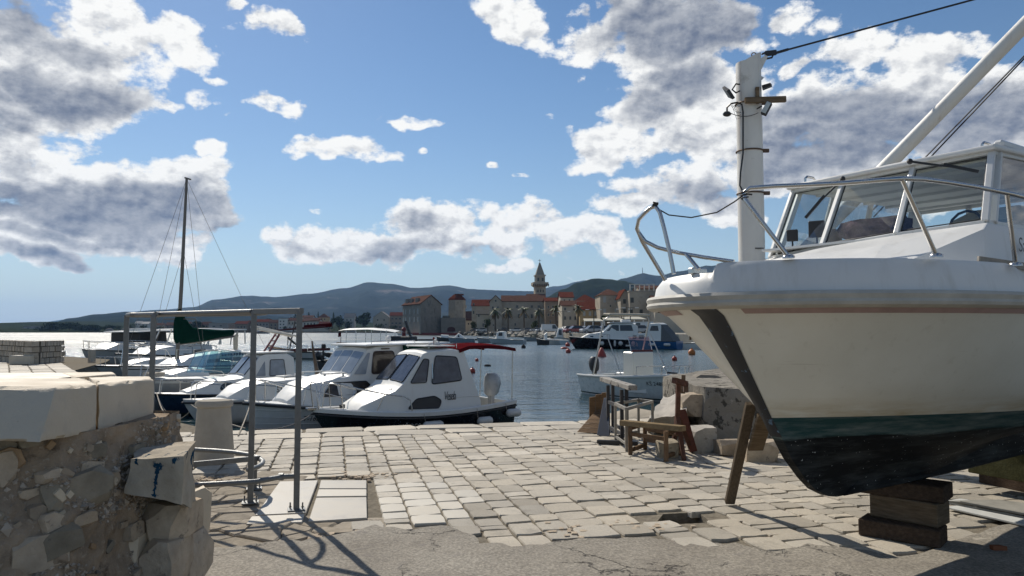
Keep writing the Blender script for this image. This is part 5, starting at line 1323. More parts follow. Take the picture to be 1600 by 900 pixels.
# --- white lapstrake boat with green canvas
def green_boat():
    bow=at(381,640,15.2); stern=at(735,600,19.4)
    t,D=place('cabin_boat','white lapstrake motor boat with tall wheelhouse and dark green canvas sides','cabin boat',(bow.x,bow.y),(stern.x,stern.y),sc=(.69,.88,.84),L=4.9)
    L=7.1; h=Hull(L,2.5,.72,.92,tr=.75,sharp=2.4,rake=.35,fl=.25,low=.1)
    h.body(t,greyh); h.deck(t,white,.28,side=.2,floor=.2); h.rail(t,black,.035,dz=-.06)
    for k in range(4):
        mb=MB()
        for sd in(-1,1): mb.tube([h.Z(i/20*.98,(.14+.14*k)*(1+.25*(i/20)**2),sd)+Vector((0,sd*.004,0)) for i in range(21)],.011,4)
        o=mb.build('strake',greyh,t,smooth=60); o['kind']='stuff'
    C=Cabin([(6.0,.80,.86,.45,.38),(5.35,.74,1.28,.78,.55),(4.4,.72,1.42,.92,.74),(4.12,.72,1.45,.95,.78),(3.50,.72,2.13,.98,.78),(3.2,.70,2.20,.98,.80),(2.3,.70,2.24,.98,.82),(2.15,.70,2.24,.98,.82)],camber=.06)
    C.body(t,white,'cabin',bevel=.03)
    C.fwin(t,3,[(-.93,-.36),(-.30,.30),(.36,.93)],clearw,None,v0=.1,v1=.88)
    C.swin(t,[(4.00,1.50),(3.62,1.50),(3.42,2.05),(3.50,2.05)],clearw,None,r=.03)
    C.swin(t,[(3.42,1.50),(2.42,1.50),(2.55,2.08),(3.30,2.08)],brownw,M('brown_rubber',(.06,.035,.03),.6),r=.08)
    C.swin(t,[(5.05,.98),(3.55,1.0),(3.40,1.14),(3.62,1.32),(4.72,1.30)],brownw,black,r=.04,name='cabin_light')
    mb=MB(); mb.slab([(3.62,-.88,2.22),(3.62,.88,2.22),(.35,.95,2.26),(.35,-.95,2.26)],(0,0,.05)); mb.build('roof',M('bright_white_roof',(.78,.78,.75),.4,var=.03),t,bevel=.015)
    for sd in(-1,1):
        mb=MB(); mb.slab([(2.25,sd*.97,2.24),(.38,sd*.97,2.26),(.34,sd*.97,2.05),(1.3,sd*1.0,1.62),(2.05,sd*1.0,.9),(2.3,sd*1.0,.9)],(0,sd*.02,0)); mb.build('canvas_side',greenc,t)
    mb=MB(); mb.slab([(.36,-.97,2.10),(.36,.97,2.10),(.36,.97,2.25),(.36,-.97,2.25)],(-.02,0,0)); mb.build('canvas_valance',greenc,t)
    for sd in(-1,1):
        mb=MB(); mb.box((4.55,sd*.55,1.53),(.85,.05,.03)); mb.box((4.85,sd*.55,1.50),(.05,.04,.06)); mb.box((4.2,sd*.55,1.50),(.05,.04,.06)); mb.build('roof_handrail',white,t)
    mb=MB(); mb.tube([C.side(3.02,2.15,1,.03),C.side(2.72,2.15,1,.03)],.018,6); mb.build('side_handle',M('bronze_fitting',(.14,.11,.08),.5,.6),t)
    mb=MB()
    mb.tube([(3.3,.72,2.28),(3.3,.72,2.34),(1.6,.74,2.36),(1.6,.74,2.28)],.014,5); mb.build('roof_rail',chrome,t)
    mb=MB(); mb.ball((2.2,.2,2.40),.09,9,6); mb.tube([(2.2,.2,2.28),(2.2,.2,2.4)],.02,6); mb.build('search_lamp',fendm,t)
    for sd in(-1,1):
        mb=MB(); q=lambda tt,dz,i=.08: Vector((tt*L,sd*max(.05,h.hb(tt)-i),h.zs(tt)+dz))
        mb.tube([q(.60,.0),q(.63,.20),q(.70,.30),q(.80,.42),q(.90,.52),q(.955,.56),q(.975,.48),q(.98,0)],.015,7)
        mb.tube([q(.80,0),q(.79,.42)],.013,6); mb.tube([q(.93,0),q(.93,.54)],.013,6); mb.build('bow_rail',chrome,t,smooth=60)
    h.mark(t,'T-163',.80,.40,.19,black,1,shear=.15); h.mark(t,'T-163',.70,.40,.19,black,-1,shear=.15)
    mb=MB(); mb.ball((0,0,0),.16,9,7); 
    return t,h
GT,GH=green_boat()
def small_cuddy(name,label,bow,stern,L,B,hullm,C_,extra=None,f0=.55,f1=.8,deckt=.4,group=None,rail=True,**k):
    t,D=place(name,label,'boat',bow,stern,group=group); h=Hull(L,B,f0,f1,**k); h.body(t,hullm); h.deck(t,white,deckt,side=.15,floor=.12)
    return t,h
# --- white open-cuddy boat ST-312 between them
def st312():
    bow=at(306,628,17.4); stern=at(560,605,21.2)
    t,D=place('cuddy_boat','low white cuddy boat with steel bow rail and the number on its cabin side','cuddy boat',(bow.x,bow.y),(stern.x,stern.y),sc=(.86,.86,.86))
    L=6.0; h=Hull(L,2.15,.55,.72,tr=.8,sharp=2.3,rake=.5); h.body(t,greyh); h.deck(t,white,.42,side=.16,floor=.12); h.rail(t,black,.028,dz=-.08)
    C=Cabin([(4.9,.66,.70,.35,.3),(4.45,.62,.98,.62,.45),(3.9,.60,1.10,.78,.62),(2.3,.58,1.14,.86,.74),(2.1,.58,1.0,.88,.8)],camber=.05); C.body(t,white,'cuddy',bevel=.02)
    c=bpy.data.curves.new('t','FONT'); c.body='ST-312'; c.size=.23; tmp=bpy.data.objects.new('t',c); COL.objects.link(tmp); me=bpy.data.meshes.new_from_object(tmp); bpy.data.objects.remove(tmp)
    for v in me.vertices: v.co=C.side(3.62-v.co.x,.80+v.co.y,1,.012)
    me.materials.append(black); o=bpy.data.objects.new('registration_number',me); COL.objects.link(o); o.parent=t
    for sd in(-1,1):
        mb=MB(); q=lambda tt,dz,i=.07: Vector((tt*L,sd*max(.05,h.hb(tt)-i),h.zs(tt)+dz)); mb.tube([q(.5,0),q(.52,.3),q(.6,.36),q(.75,.42),q(.88,.5),q(.93,.5),q(.95,.4),q(.955,0)],.013,6); mb.tube([q(.72,0),q(.72,.42)],.012,5); mb.build('bow_rail',chrome,t)
    mb=MB(); mb.tube([(3.2,.5,1.15),(3.2,.5,1.24),(2.4,.55,1.26),(2.4,.55,1.15)],.011,5); mb.build('hand_rail',chrome,t)
    mb=MB(); mb.box((2.75,0,1.20),(.5,.5,.03)); mb.build('hatch',white,t,bevel=.01)
    mb=MB(); rg=[[Vector((1.75+.07*math.cos(a)*k+dx,.1+.09*math.sin(a)*k,z)) for a in [i*math.pi/4 for i in range(8)]] for z,k,dx in((.5,1.3,-.12),(1.1,1.1,-.05),(1.5,.8,.04),(1.9,.5,.14),(2.25,.28,.2))]
    mb.loft(rg); mb.build('wooden_rudder_post',M('dark_varnished_wood',(.05,.03,.018),.4,var=.3,coat=.3),t,smooth=50)
    mb=MB(); mb.box((1.0,0,.42),(.25,1.3,.05)); mb.build('thwart',wood,t)
    mb=MB(); mb.ball((.7,.3,.75),.15,10,7); o=mb.build('orange_buoy',M('faded_red_buoy',(.33,.04,.025),.5,var=.15),None); 
    for v in o.data.vertices: v.co=WM[t.name]@v.co
    o.name='mooring_buoy'; tag(o,'red ball buoy lying in the cockpit of the low white cuddy boat','buoy')
    return t,h
ST,SH=st312()
# --- blue hulled cabin boat
def blue_boat():
    bow=at(240,622,19.0); stern=at(462,600,21.8)
    t,D=place('cabin_boat','dark blue hulled cabin boat with white raked cabin and oval window','cabin boat',(bow.x,bow.y),(stern.x,stern.y),sc=(.80,.82,.76),L=4.8)
    L=6.0; h=Hull(L,2.2,.62,.80,tr=.8,sharp=2.2,rake=.6); h.body(t,blueh); h.deck(t,white,.35,side=.15,floor=.1); h.rail(t,black,.03,dz=-.03); h.band(t,antif,-.05,.10)
    C=Cabin([(5.1,.74,.80,.35,.30),(4.7,.72,.92,.5,.42),(4.2,.70,1.14,.68,.55),(3.5,.66,1.20,.78,.66),(3.35,.66,1.24,.80,.68),(2.75,.64,1.98,.82,.62),(2.55,.64,2.04,.82,.62),(1.75,.62,2.06,.84,.64),(1.5,.62,1.9,.84,.66)],camber=.05); C.body(t,white,bevel=.025)
    C.fwin(t,4,[(-.9,-.05),(.05,.9)],clearw,black,v0=.1,v1=.9); C.swin(t,[(2.95,1.26),(2.60,1.26),(2.60,1.80)],clearw,None,r=.03,name='quarter_light'); C.swin(t,[(2.45,1.26),(1.85,1.26),(1.9,1.84),(2.40,1.84)],clearw,black,r=.05)
    C.swin(t,[(4.15,.84),(2.75,.82),(2.75,1.06),(4.05,1.06)],dglass,black,r=.11,name='oval_window',fr=.018,n=5)
    mb=MB(); mb.slab([(2.85,-.62,2.07),(2.85,.62,2.07),(1.5,.66,2.09),(1.5,-.66,2.09)],(0,0,.05)); mb.build('roof',white,t,bevel=.012)
    mb=MB()
    for sd in(-1,1): mb.bar((2.2,sd*.2,2.12),(1.75,sd*.14,2.85),.06,.05)
    for k in(.3,.55,.8): mb.bar((2.2-.45*k,-.19,2.12+.73*k),(2.2-.45*k,.19,2.12+.73*k),.04,.04)
    mb.build('red_mast_ladder',M('red_painted_ladder',(.12,.02,.025),.5,var=.2),t)
    mb=MB(); mb.tube([(2.9,.25,3.05),(1.2,-.1,2.72)],.07,8); mb.tube([(2.7,.35,2.95),(1.0,.1,2.68)],.04,8); mb.build('furled_sail',M('furled_white_canvas',(.60,.57,.50),.85,var=.1,bump=.4,bscale=12),t)
    for sd in(-1,1):
        mb=MB(); q=lambda tt,dz,i=.06: Vector((tt*L,sd*max(.05,h.hb(tt)-i),h.zs(tt)+dz)); mb.tube([q(.66,0),q(.70,.32),q(.8,.36),q(.9,.46),q(.96,.46),q(.97,0)],.012,6); mb.tube([q(.83,0),q(.83,.38)],.011,5); mb.build('bow_rail',chrome,t)
    mb=MB(); mb.tube([(1.6,.55,2.12),(1.6,.55,2.32),(.9,.55,2.32),(.9,.55,2.1)],.012,5); mb.build('roof_rail',chrome,t)
    mb=MB(); mb.lathe([(.012,0),(.02,.01),(.01,.015)],(0,0,0),8,M=Matrix.Translation(C.side(2.0,1.05,1,.0))@Matrix.Rotation(R(-90),4,'X')); mb.build('side_vent',black,t)
    h.mark(t,'KŠ 20888',.80,.30,.16,M('white_lettering',(0,0,0)),1)
    return t,h
BT,BH=blue_boat()
# --- small grey dinghy-like boats with folded glass screens, further left
def white_runabout():
    bow=at(212,603,19.5); stern=at(440,600,25.5)
    t,D=place('runabout','grey-white open runabout with pale folding glass windscreens','runabout',(bow.x,bow.y),(stern.x,stern.y),L=6.2)
    L=6.2; h=Hull(L,2.1,.75,.95,tr=.8,sharp=2.2,rake=.7); h.body(t,M('dull_grey_hull',(.30,.31,.31),.45,var=.1)); h.deck(t,white,.52,side=.15,floor=.2); h.rail(t,M('dull_grey_hull',(0,0,0)),.03)
    h.band(t,greyh,-9.995-.13,-9.995,name='pale_gunwale_band',off=.02)
    gg=Mglass('pale_green_screen',(.72,.84,.84),.9)
    for i,(x,w) in enumerate(((3.5,.8),(3.05,.85))):
        for sd in(-1,1):
            mb=MB(); mb.slab([(x+.25,sd*.05,.98),(x,sd*w,.95),(x-.25,sd*(w-.12),1.55),(x-.05,sd*.05,1.62)],(-.012,0,0)); mb.build('windscreen_pane',gg,t)
            mb=MB(); mb.tube([(x-.05,sd*.05,1.62),(x-.25,sd*(w-.12),1.55),(x,sd*w,.95)],.013,5); mb.build('screen_frame',chrome,t)
    mb=MB(); mb.tube([(2.9,.9,.95),(2.5,.9,1.5),(2.1,.9,1.55),(1.2,.95,.9)],.02,6); mb.build('folded_hood_bow',black,t)
    for sd in(-1,1):
        mb=MB(); q=lambda tt,dz,i=.06: Vector((tt*L,sd*max(.05,h.hb(tt)-i),h.zs(tt)+dz)); mb.tube([q(.6,0),q(.64,.2),q(.8,.28),q(.95,.35),q(.97,0)],.012,6); mb.build('bow_rail',chrome,t)
    mb=MB(); mb.rock((L*.9,.0,1.02),(.4,.35,.12),5,cuts=5,sub=2); mb.build('heap_of_line',rope,t)
white_runabout()
# --- sailing boat with green sail cover
def sailboat():
    bow=at(186,580,23.5); stern=at(395,580,31.0)
    t,D=place('sailing_yacht','grey-white sailing yacht with tall bare mast and dark green sail cover','sailing yacht',(bow.x,bow.y),(stern.x,stern.y),L=9.2)
    L=9.2; B_=2.7; h=Hull(L,B_,.85,1.10,tr=.6,draft=.3,sharp=2.0,rake=1.2,fl=.35); h.body(t,greyh,n=26); h.deck(t,white,.33,side=.3,floor=.5); h.rail(t,black,.02,dz=-.02); h.band(t,black,-9.995-.14,-9.995-.11,name='thin_sheer_stripe')
    C=Cabin([(7.0,.98,1.02,.4,.35),(6.2,.95,1.22,.62,.52),(3.2,.90,1.40,.82,.68),(3.0,.90,1.35,.84,.72)],camber=.05); C.body(t,white,'coachroof')
    C.swin(t,[(5.6,1.04),(3.6,1.06),(3.6,1.20),(5.5,1.16)],dglass,None,r=.04,sides=(1,-1),name='cabin_window')
    # mast so that it stands where it stands in the picture
    mx=L*.42; base=TW(t,(mx,0,1.0)); 
    Y=base.y; dx=(277-800)/F*Y; ztop=at(285,277,Y).z-WZ
    # find station along the hull whose picture column is 277
    best=min((abs(proj(TW(t,(k*.05,0,1.2)))[0]-276.5),k*.05) for k in range(40,160)); mx=best[1]; Y=TW(t,(mx,0,1)).y; ztop=at(285,277,Y).z-WZ
    tip=Vector((mx-.28,0,ztop))
    mb=MB(); mb.tube([(mx,0,1.2),(mx-.14,0,ztop*.5),tip],[.07,.065,.045],8); mb.build('mast',mastm,t,smooth=60)
    mb=MB(); mb.bar(tip+Vector((.10,0,.02)),tip+Vector((-.22,0,.02)),.05,.05); mb.build('masthead',mastm,t)
    mb=MB(); mb.bar((mx-.1,-.62,ztop*.34),(mx-.1,.62,ztop*.34),.03,.03); mb.build('spreader',mastm,t)
    wires=[((L*.99,0,1.1),tip),((.1,0,.9),tip),((mx,1.15,.95),tip),((mx,-1.15,.95),tip),((mx,1.1,.95),Vector((mx-.2,0,ztop*.66))),((mx,-1.1,.95),Vector((mx-.2,0,ztop*.66))),((mx-.1,.62,ztop*.34),(mx,1.15,.95))]
    for a,b in wires: mb=MB(); mb.tube([a,b],.007,3); mb.build('rigging_wire',mastm,t)
    # boom and cover
    mb=MB(); rg=[]
    for x,w,z,hh in((mx+.12,.10,1.75,1.0),(mx-.05,.16,1.72,1.28),(mx-.35,.19,1.72,.95),(mx-.75,.2,1.78,.52),(mx-1.5,.19,1.84,.40),(mx-2.6,.16,1.93,.32),(mx-3.3,.13,1.97,.30)):
        rg.append([Vector((x,w*math.cos(a),z+hh/2+hh/2*math.sin(a)+.03*math.sin(x*9+a))) for a in [i*math.pi/5 for i in range(10)]])
    mb.loft(rg); mb.build('sail_cover',greenc,t,smooth=60)
    mb=MB(); mb.tube([(mx,0,1.72),(mx-3.7,0,2.0)],.05,8); mb.build('boom',mastm,t)
    mb=MB(); mb.slab([(mx-3.3,.05,1.9),(mx-3.6,.05,2.2),(mx-3.62,.05,1.35),(mx-3.35,.05,1.3)],(0,.05,0)); mb.build('hanging_bag',M('cream_canvas_bag',(.50,.45,.36),.9,bump=.3),t,bevel=.02)
    for sd in(-1,1):
        mb=MB(); q=lambda tt,dz: Vector((tt*L,sd*max(.1,h.hb(tt)-.08),h.zs(tt)+dz))
        mb.tube([q(k,.55) for k in(.02,.2,.4,.6,.8)],.006,4); 
        for k in(.02,.2,.4,.6,.8): mb.tube([q(k,0),q(k,.56)],.012,4)
        mb.tube([q(.8,.0),q(.84,.55),q(.97,.62),q(.98,.0)],.014,5); mb.build('guard_rail',chrome,t)
    mb=MB(); 
    for k in range(9): mb.box((3.25+k*.17,C.side(3.3+k*.17,1.28,1).y+.006,1.32-.010*k),(.12,.01,.13))
    mb.build('dark_name_panel',black,t); mb=MB(); mb.tube([(.3,.9,.9),(.3,.9,2.0)],.02,5); mb.tube([(.3,.9,1.9),(-.4,.9,1.6)],.05,6); mb.build('stern_pole',mastm,t)
    return t,h
sailboat()
# --- flat-roofed motor boats beyond, seen against the glitter
def far_left_boats():
    wb=M('off_white_hull',(.42,.42,.40),.4,var=.08)
    def motor(label,bpx,spx,Yb,Ys,L,B,cab,win=True,hullm=wb,canopy=None,f0=.8,f1=1.1,rails=True,fly=None):
        b=at(bpx,560,Yb); s=at(spx,560,Ys); t,D=place('motor_boat',label,'motor boat',(b.x,b.y),(s.x,s.y),L=L); 
        h=Hull(L,B,f0,f1,tr=.85,sharp=2.2,rake=.9); h.body(t,hullm); h.deck(t,white,.3,side=.2,floor=.3); h.rail(t,black,.03)
        C=Cabin(cab,camber=.05); C.body(t,white)
        return t,h,C
    gg=M('bright_see_through_screen',(.5,.55,.6),.05,spec=.8)
    # a wheelhouse made of posts and roof so that the bright water shows through
    def openhouse(t,x0,x1,w,z0,z1,posts,roof=white,rake=.5,over=.15,glass=True,name='hard_top'):
        mb=MB(); mb.slab([(x0-rake+over,-w,z1),(x0-rake+over,w,z1),(x1-over,w,z1+.03),(x1-over,-w,z1+.03)],(0,0,.06)); mb.build(name,roof,t,bevel=.015)
        for k in posts:
            for sd in(-1,1):
                x=x0+(x1-x0)*k; mb=MB(); mb.bar((x,sd*w,z0),(x-rake*(1-k),sd*w*.96,z1),.05,.05); mb.build('window_post',white,t)
    t,h,C=motor('grey motor boat with black-windowed cabin roof behind the pier, furthest left',128,222,44,50,8.0,2.6,[(6.4,1.0,1.05,.5,.4),(5.6,.95,1.35,.8,.7),(4.4,.9,1.45,1.0,.85),(4.2,.9,1.4,1.0,.85)])
    mb=MB(); mb.box((2.6,0,1.75),(2.6,2.0,.62)); mb.build('canvas_sides',black,t,bevel=.05); mb=MB(); mb.slab([(4.5,-1.1,2.08),(4.5,1.1,2.08),(.3,1.1,2.15),(.3,-1.1,2.15)],(0,0,.07)); mb.build('roof',white,t,bevel=.02); mb=MB(); mb.rock((2.4,0,2.25),(1.9,1.0,.2),4,cuts=4,sub=2); mb.build('roof_cover',white,t,smooth=50)
    h.pulpit(t,chrome,.5,.5,.02)
    t,h,C=motor('motor boat with long flat white roof and dark tinted side screens',196,280,46,52,8.5,2.7,[(6.8,1.0,1.05,.5,.4),(6.0,.95,1.3,.8,.7),(5.0,.9,1.4,1.0,.85),(4.8,.9,1.35,1.0,.85)],hullm=M('dull_grey_hull',(0,0,0)))
    mb=MB(); mb.slab([(5.2,-1.15,2.15),(5.2,1.15,2.15),(.1,1.15,2.22),(.1,-1.15,2.22)],(0,0,.08)); mb.build('roof',white,t,bevel=.02)
    for sd in(-1,1): mb=MB(); mb.slab([(4.6,sd*1.08,1.35),(2.2,sd*1.08,1.35),(2.4,sd*1.08,2.14),(4.9,sd*1.08,2.14)],(0,sd*.03,0)); mb.build('tinted_screen',black,t)
    h.pulpit(t,chrome,.5,.5,.02)
    t,h,C=motor('white motor boat with open glazed wheelhouse, behind the left posts of the tube frame',180,292,36,41,8.0,2.6,[(6.5,.95,1.0,.5,.4),(5.7,.9,1.30,.8,.7),(4.2,.86,1.42,1.0,.85),(4.0,.86,1.35,1.0,.85)])
    openhouse(t,4.4,1.2,.95,1.4,2.25,(0,.33,.66,1)); h.pulpit(t,chrome,.5,.5,.02); mb=MB(); mb.box((2.2,0,1.65),(.5,.6,.9)); mb.build('helm_seat',M('cream_canvas_bag',(0,0,0)),t,bevel=.05)
    t,h,C=motor('white cabin cruiser with sloping windscreen posts beside the green sail cover',228,340,38,43,7.5,2.5,[(6.0,.95,1.0,.5,.4),(5.2,.9,1.30,.8,.7),(3.9,.86,1.42,1.0,.85),(3.7,.86,1.35,1.0,.85)])
    openhouse(t,4.2,1.0,.92,1.4,2.2,(0,.3,.6,1)); C.swin(t,[(5.1,1.0),(4.2,1.0),(4.2,1.2),(5.0,1.18)],dglass,None,r=.05); h.pulpit(t,chrome,.5,.5,.02)
    t,h,C=motor('low grey boat moored across the pier end under the far left bollard line',150,262,30,33,6.5,2.2,[(5.2,.75,.8,.4,.35),(4.6,.72,.95,.6,.5),(3.4,.7,1.0,.75,.65),(3.2,.7,.95,.75,.65)],f0=.6,f1=.8,hullm=M('dull_grey_hull',(0,0,0)))
    h.pulpit(t,chrome,.5,.35,.015)
    t,h,C=motor('long low grey hull with a thin white gunwale, in front of the sailing yacht',196,400,21.5,27,7.0,2.2,[(5.6,.80,.85,.4,.35),(5.1,.78,.95,.55,.45),(4.3,.76,.98,.6,.5),(4.2,.76,.9,.6,.5)],f0=.62,f1=.85,hullm=M('dull_grey_hull',(0,0,0)))
    h.band(t,white,-9.995-.07,-9.995,name='white_gunwale',off=.02)
far_left_boats()
# --- wooden sailing boat with red spars, further out
def lateen():
    wl=560; Y=(HZ-WZ)*F/(wl-516); b=at(410,556,Y+1); s=at(502,556,Y-1)
    t,D=place('wooden_boat','pale wooden rowing boat with dark red spars rigged over it, out on the water','wooden boat',(b.x,b.y),(s.x,s.y))
    L=5.1; h=Hull(L,1.8,.55,.98,tr=.55,sharp=2.0,rake=.45,low=.08); h.body(t,M('pale_wooden_hull',(.45,.46,.44),.5,var=.08)); h.deck(t,wood,.75,side=.10,floor=.2); h.rail(t,black,.03,dz=-.01); h.band(t,antif,-.05,.07)
    mb=MB(); mb.bar((4.1,.55,.62),(-1.2,.60,.78),.05,.20); mb.build('red_side_board',redw,t); mb=MB(); mb.tube([(3.0,0,.6),(2.5,0,2.95)],[.06,.04],6); mb.build('short_mast',M('dark_varnished_wood',(0,0,0)),t)
    mb=MB(); mb.tube([(6.4,0,2.05),(2.2,0,2.36),(-.4,0,2.5)],[.04,.09,.10],6); mb.build('red_yard',redw,t)
    mb=MB(); mb.bar((1.6,0,2.48),(-.9,0,2.62),.14,.28); mb.build('furled_red_sail',redc,t); mb=MB(); mb.tube([(2.5,0,2.80),(.0,0,3.05)],.03,5); mb.build('upper_spar',M('dark_varnished_wood',(0,0,0)),t)
    mb=MB(); mb.tube([(2.5,0,2.9),(L-.2,0,.9)],.008,3); mb.tube([(2.5,0,2.9),(.1,0,.7)],.008,3); mb.build('stay',black,t)
    outboard(t,-.05,.0,.75,black,.9)
    # dark inflatable tender with tilted motor, right of it
    Y2=44; b=at(556,575,Y2+2); s=at(504,575,Y2-1)
    t,D=place('tender','small black tender with tilted outboard motor behind the wheelhouse of the green canvas boat','tender',(b.x,b.y),(s.x,s.y))
    h=Hull(3.4,1.5,.45,.6,tr=.8,sharp=2.2,rake=.3); h.body(t,rubber); h.deck(t,black,.6,side=.3,floor=.1); outboard(t,-.1,0,.7,black,1.1,tilt=-.9); mb=MB(); mb.rock((1.5,0,.75),(1.6,.9,.3),8,cuts=4,sub=2); mb.build('cover',black,t,smooth=50)
lateen()
# --- white canopy boat between
def canopy_boat():
    Y=74; b=at(520,545,Y); s=at(648,545,Y-3)
    t,D=place('canopy_boat','small passenger boat with a flat white canopy and dark gear on deck, mid harbour','boat',(b.x,b.y),(s.x,s.y))
    h=Hull(8.6,2.4,.75,1.0,tr=.7,sharp=2.0); h.body(t,greyh); h.deck(t,wood,.75,side=.12,floor=.3); h.rail(t,wood,.05)
    mb=MB(); rg=[[Vector((x,-1.0,z)),Vector((x,0,z+.16)),Vector((x,1.0,z)),Vector((x,0,z+.08))] for x,z in((7.9,2.15),(7.2,2.25),(4.6,2.3),(2.4,2.15),(1.6,2.02))]; mb.loft(rg); mb.build('white_canopy',fwhite,t,smooth=40)
    for x in(7.0,5.9,4.2,2.6):
        mb=MB(); mb.tube([(x,.9,.8),(x,.9,2.25)],.035,5); mb.tube([(x,-.9,.8),(x,-.9,2.25)],.035,5); o=mb.build('canopy_posts',chrome,t); o['kind']='stuff'
    mb=MB(); mb.box((1.2,0,1.2),(2.2,1.6,.9)); mb.build('covered_gear',rubber,t,bevel=.1); mb=MB(); mb.bar((.4,0,1.5),(1.0,0,3.1),.18,.2); mb.build('winch_arm',black,t)
    mb=MB(); mb.tube([(7.6,.9,.9),(7.6,.9,2.1)],.03,5); mb.slab([(7.6,.9,2.0),(7.9,.9,1.95),(7.9,.9,1.55),(7.6,.9,1.6)],(0,.02,0)); mb.build('red_flag',redc,t)
canopy_boat()
# --- open boat with steering console, right of centre
def console_boat():
    Y=(HZ-WZ)*F/(618-516); bow=at(1048,600,Y-2.0); st=at(934,600,Y+1.5)
    t,D=place('console_boat','white open boat with centre console, red-edged screen and steel hoop over it','open boat',(bow.x,bow.y),(st.x,st.y))
    L=4.9; h=Hull(L,2.0,.66,.88,tr=.85,sharp=2.4,rake=.5,fl=.3); h.body(t,M('cool_white_hull',(.60,.63,.62),.3,var=.04,coat=.3)); h.deck(t,white,.72,side=.18,floor=.25); h.rail(t,white,.045,dz=-.0); h.band(t,antif,.05,.09,name='thin_stripe')
    mb=MB(); mb.box((2.35,0,.88),(.55,.85,1.26)); mb.build('console',cream,t,bevel=.03)
    mb=MB(); mb.slab([(2.55,-.42,1.52),(2.55,.42,1.52),(2.38,.42,1.98),(2.38,-.42,1.98)],(-.012,0,0)); mb.build('console_screen',Mglass('pinkish_screen',(.85,.62,.60),.90),t)
    mb=MB(); mb.box((2.57,0,1.54),(.03,.86,.07)); mb.build('red_screen_edge',redw,t); mb=MB(); mb.tube([(2.55,-.43,1.5),(2.38,-.43,2.0),(2.38,.43,2.0),(2.55,.43,1.5)],.016,5); mb.build('screen_frame',chrome,t)
    mb=MB(); mb.tube([(2.9,-.5,.7),(2.9,-.5,1.05),(2.9,.5,1.05),(2.9,.5,.7)],.016,6); mb.build('console_rail',chrome,t)
    mb=MB(); mb.tube([(1.1,-.95,.7),(1.75,-.95,2.55),(1.85,-.8,2.68),(1.85,0,2.75),(1.85,.8,2.68),(1.75,.95,2.55),(1.1,.95,.7)],.028,7); mb.tube([(2.7,.95,.75),(1.85,.92,2.1)],.02,6); mb.tube([(2.7,-.95,.75),(1.85,-.92,2.1)],.02,6); mb.build('steel_hoop',M('pale_hoop_tube',(.50,.49,.46),.35,.3,var=.05),t,smooth=60)
    mb=MB(); mb.slab([(1.95,-.85,2.70),(1.95,.85,2.70),(1.55,.85,2.72),(1.55,-.85,2.72)],(0,0,.08)); mb.build('rolled_awning',M('cream_canvas_bag',(0,0,0)),t,bevel=.03)
    h.pulpit(t,chrome,.84,.28,.014,posts=(.93,),inset=.08)
    outboard(t,-.08,0,.75,black,1.1)
    h.mark(t,'KŠ 248878',.74,.28,.17,black,-1); h.mark(t,'KŠ 248878',.80,.28,.17,black,1); h.mark(t,'ARIA',.94,.26,.14,black,-1,shear=.4)
    mb=MB(); mb.bar((3.8,.35,.86),(4.0,-.1,.90),.12,.06); mb.build('anchor',black,t)
    # beige covered boat tucked against the quay behind the trestles
    b=at(1034,640,14.6); s=at(962,640,15.6); t,D=place('covered_boat','small boat under a taut beige tarpaulin, behind the metal table frame','covered boat',(b.x,b.y),(s.x,s.y)); L=1.5
    L=(Vector((b.x,b.y,0))-Vector((s.x,s.y,0))).length*1.25; h=Hull(L,1.6,.42,.55,tr=.7,sharp=2.2); h.body(t,greyh)
    mb=MB(); rg=[]
    for i in range(9):
        k=i/8; bb=h.hb(k)+.03; z=h.zs(k); rg.append([Vector((k*L,-bb,z-.06)),Vector((k*L,-bb*.9,z+.02)),Vector((k*L,0,z+.20*math.sin(math.pi*min(.9,k+.15)))),Vector((k*L,bb*.9,z+.02)),Vector((k*L,bb,z-.06))])
    mb.loft(rg,closed=True,cap=True); mb.build('tarpaulin',M('beige_tarpaulin',(.36,.32,.26),.85,var=.1,bump=.3,bscale=6),t,smooth=50)
console_boat()
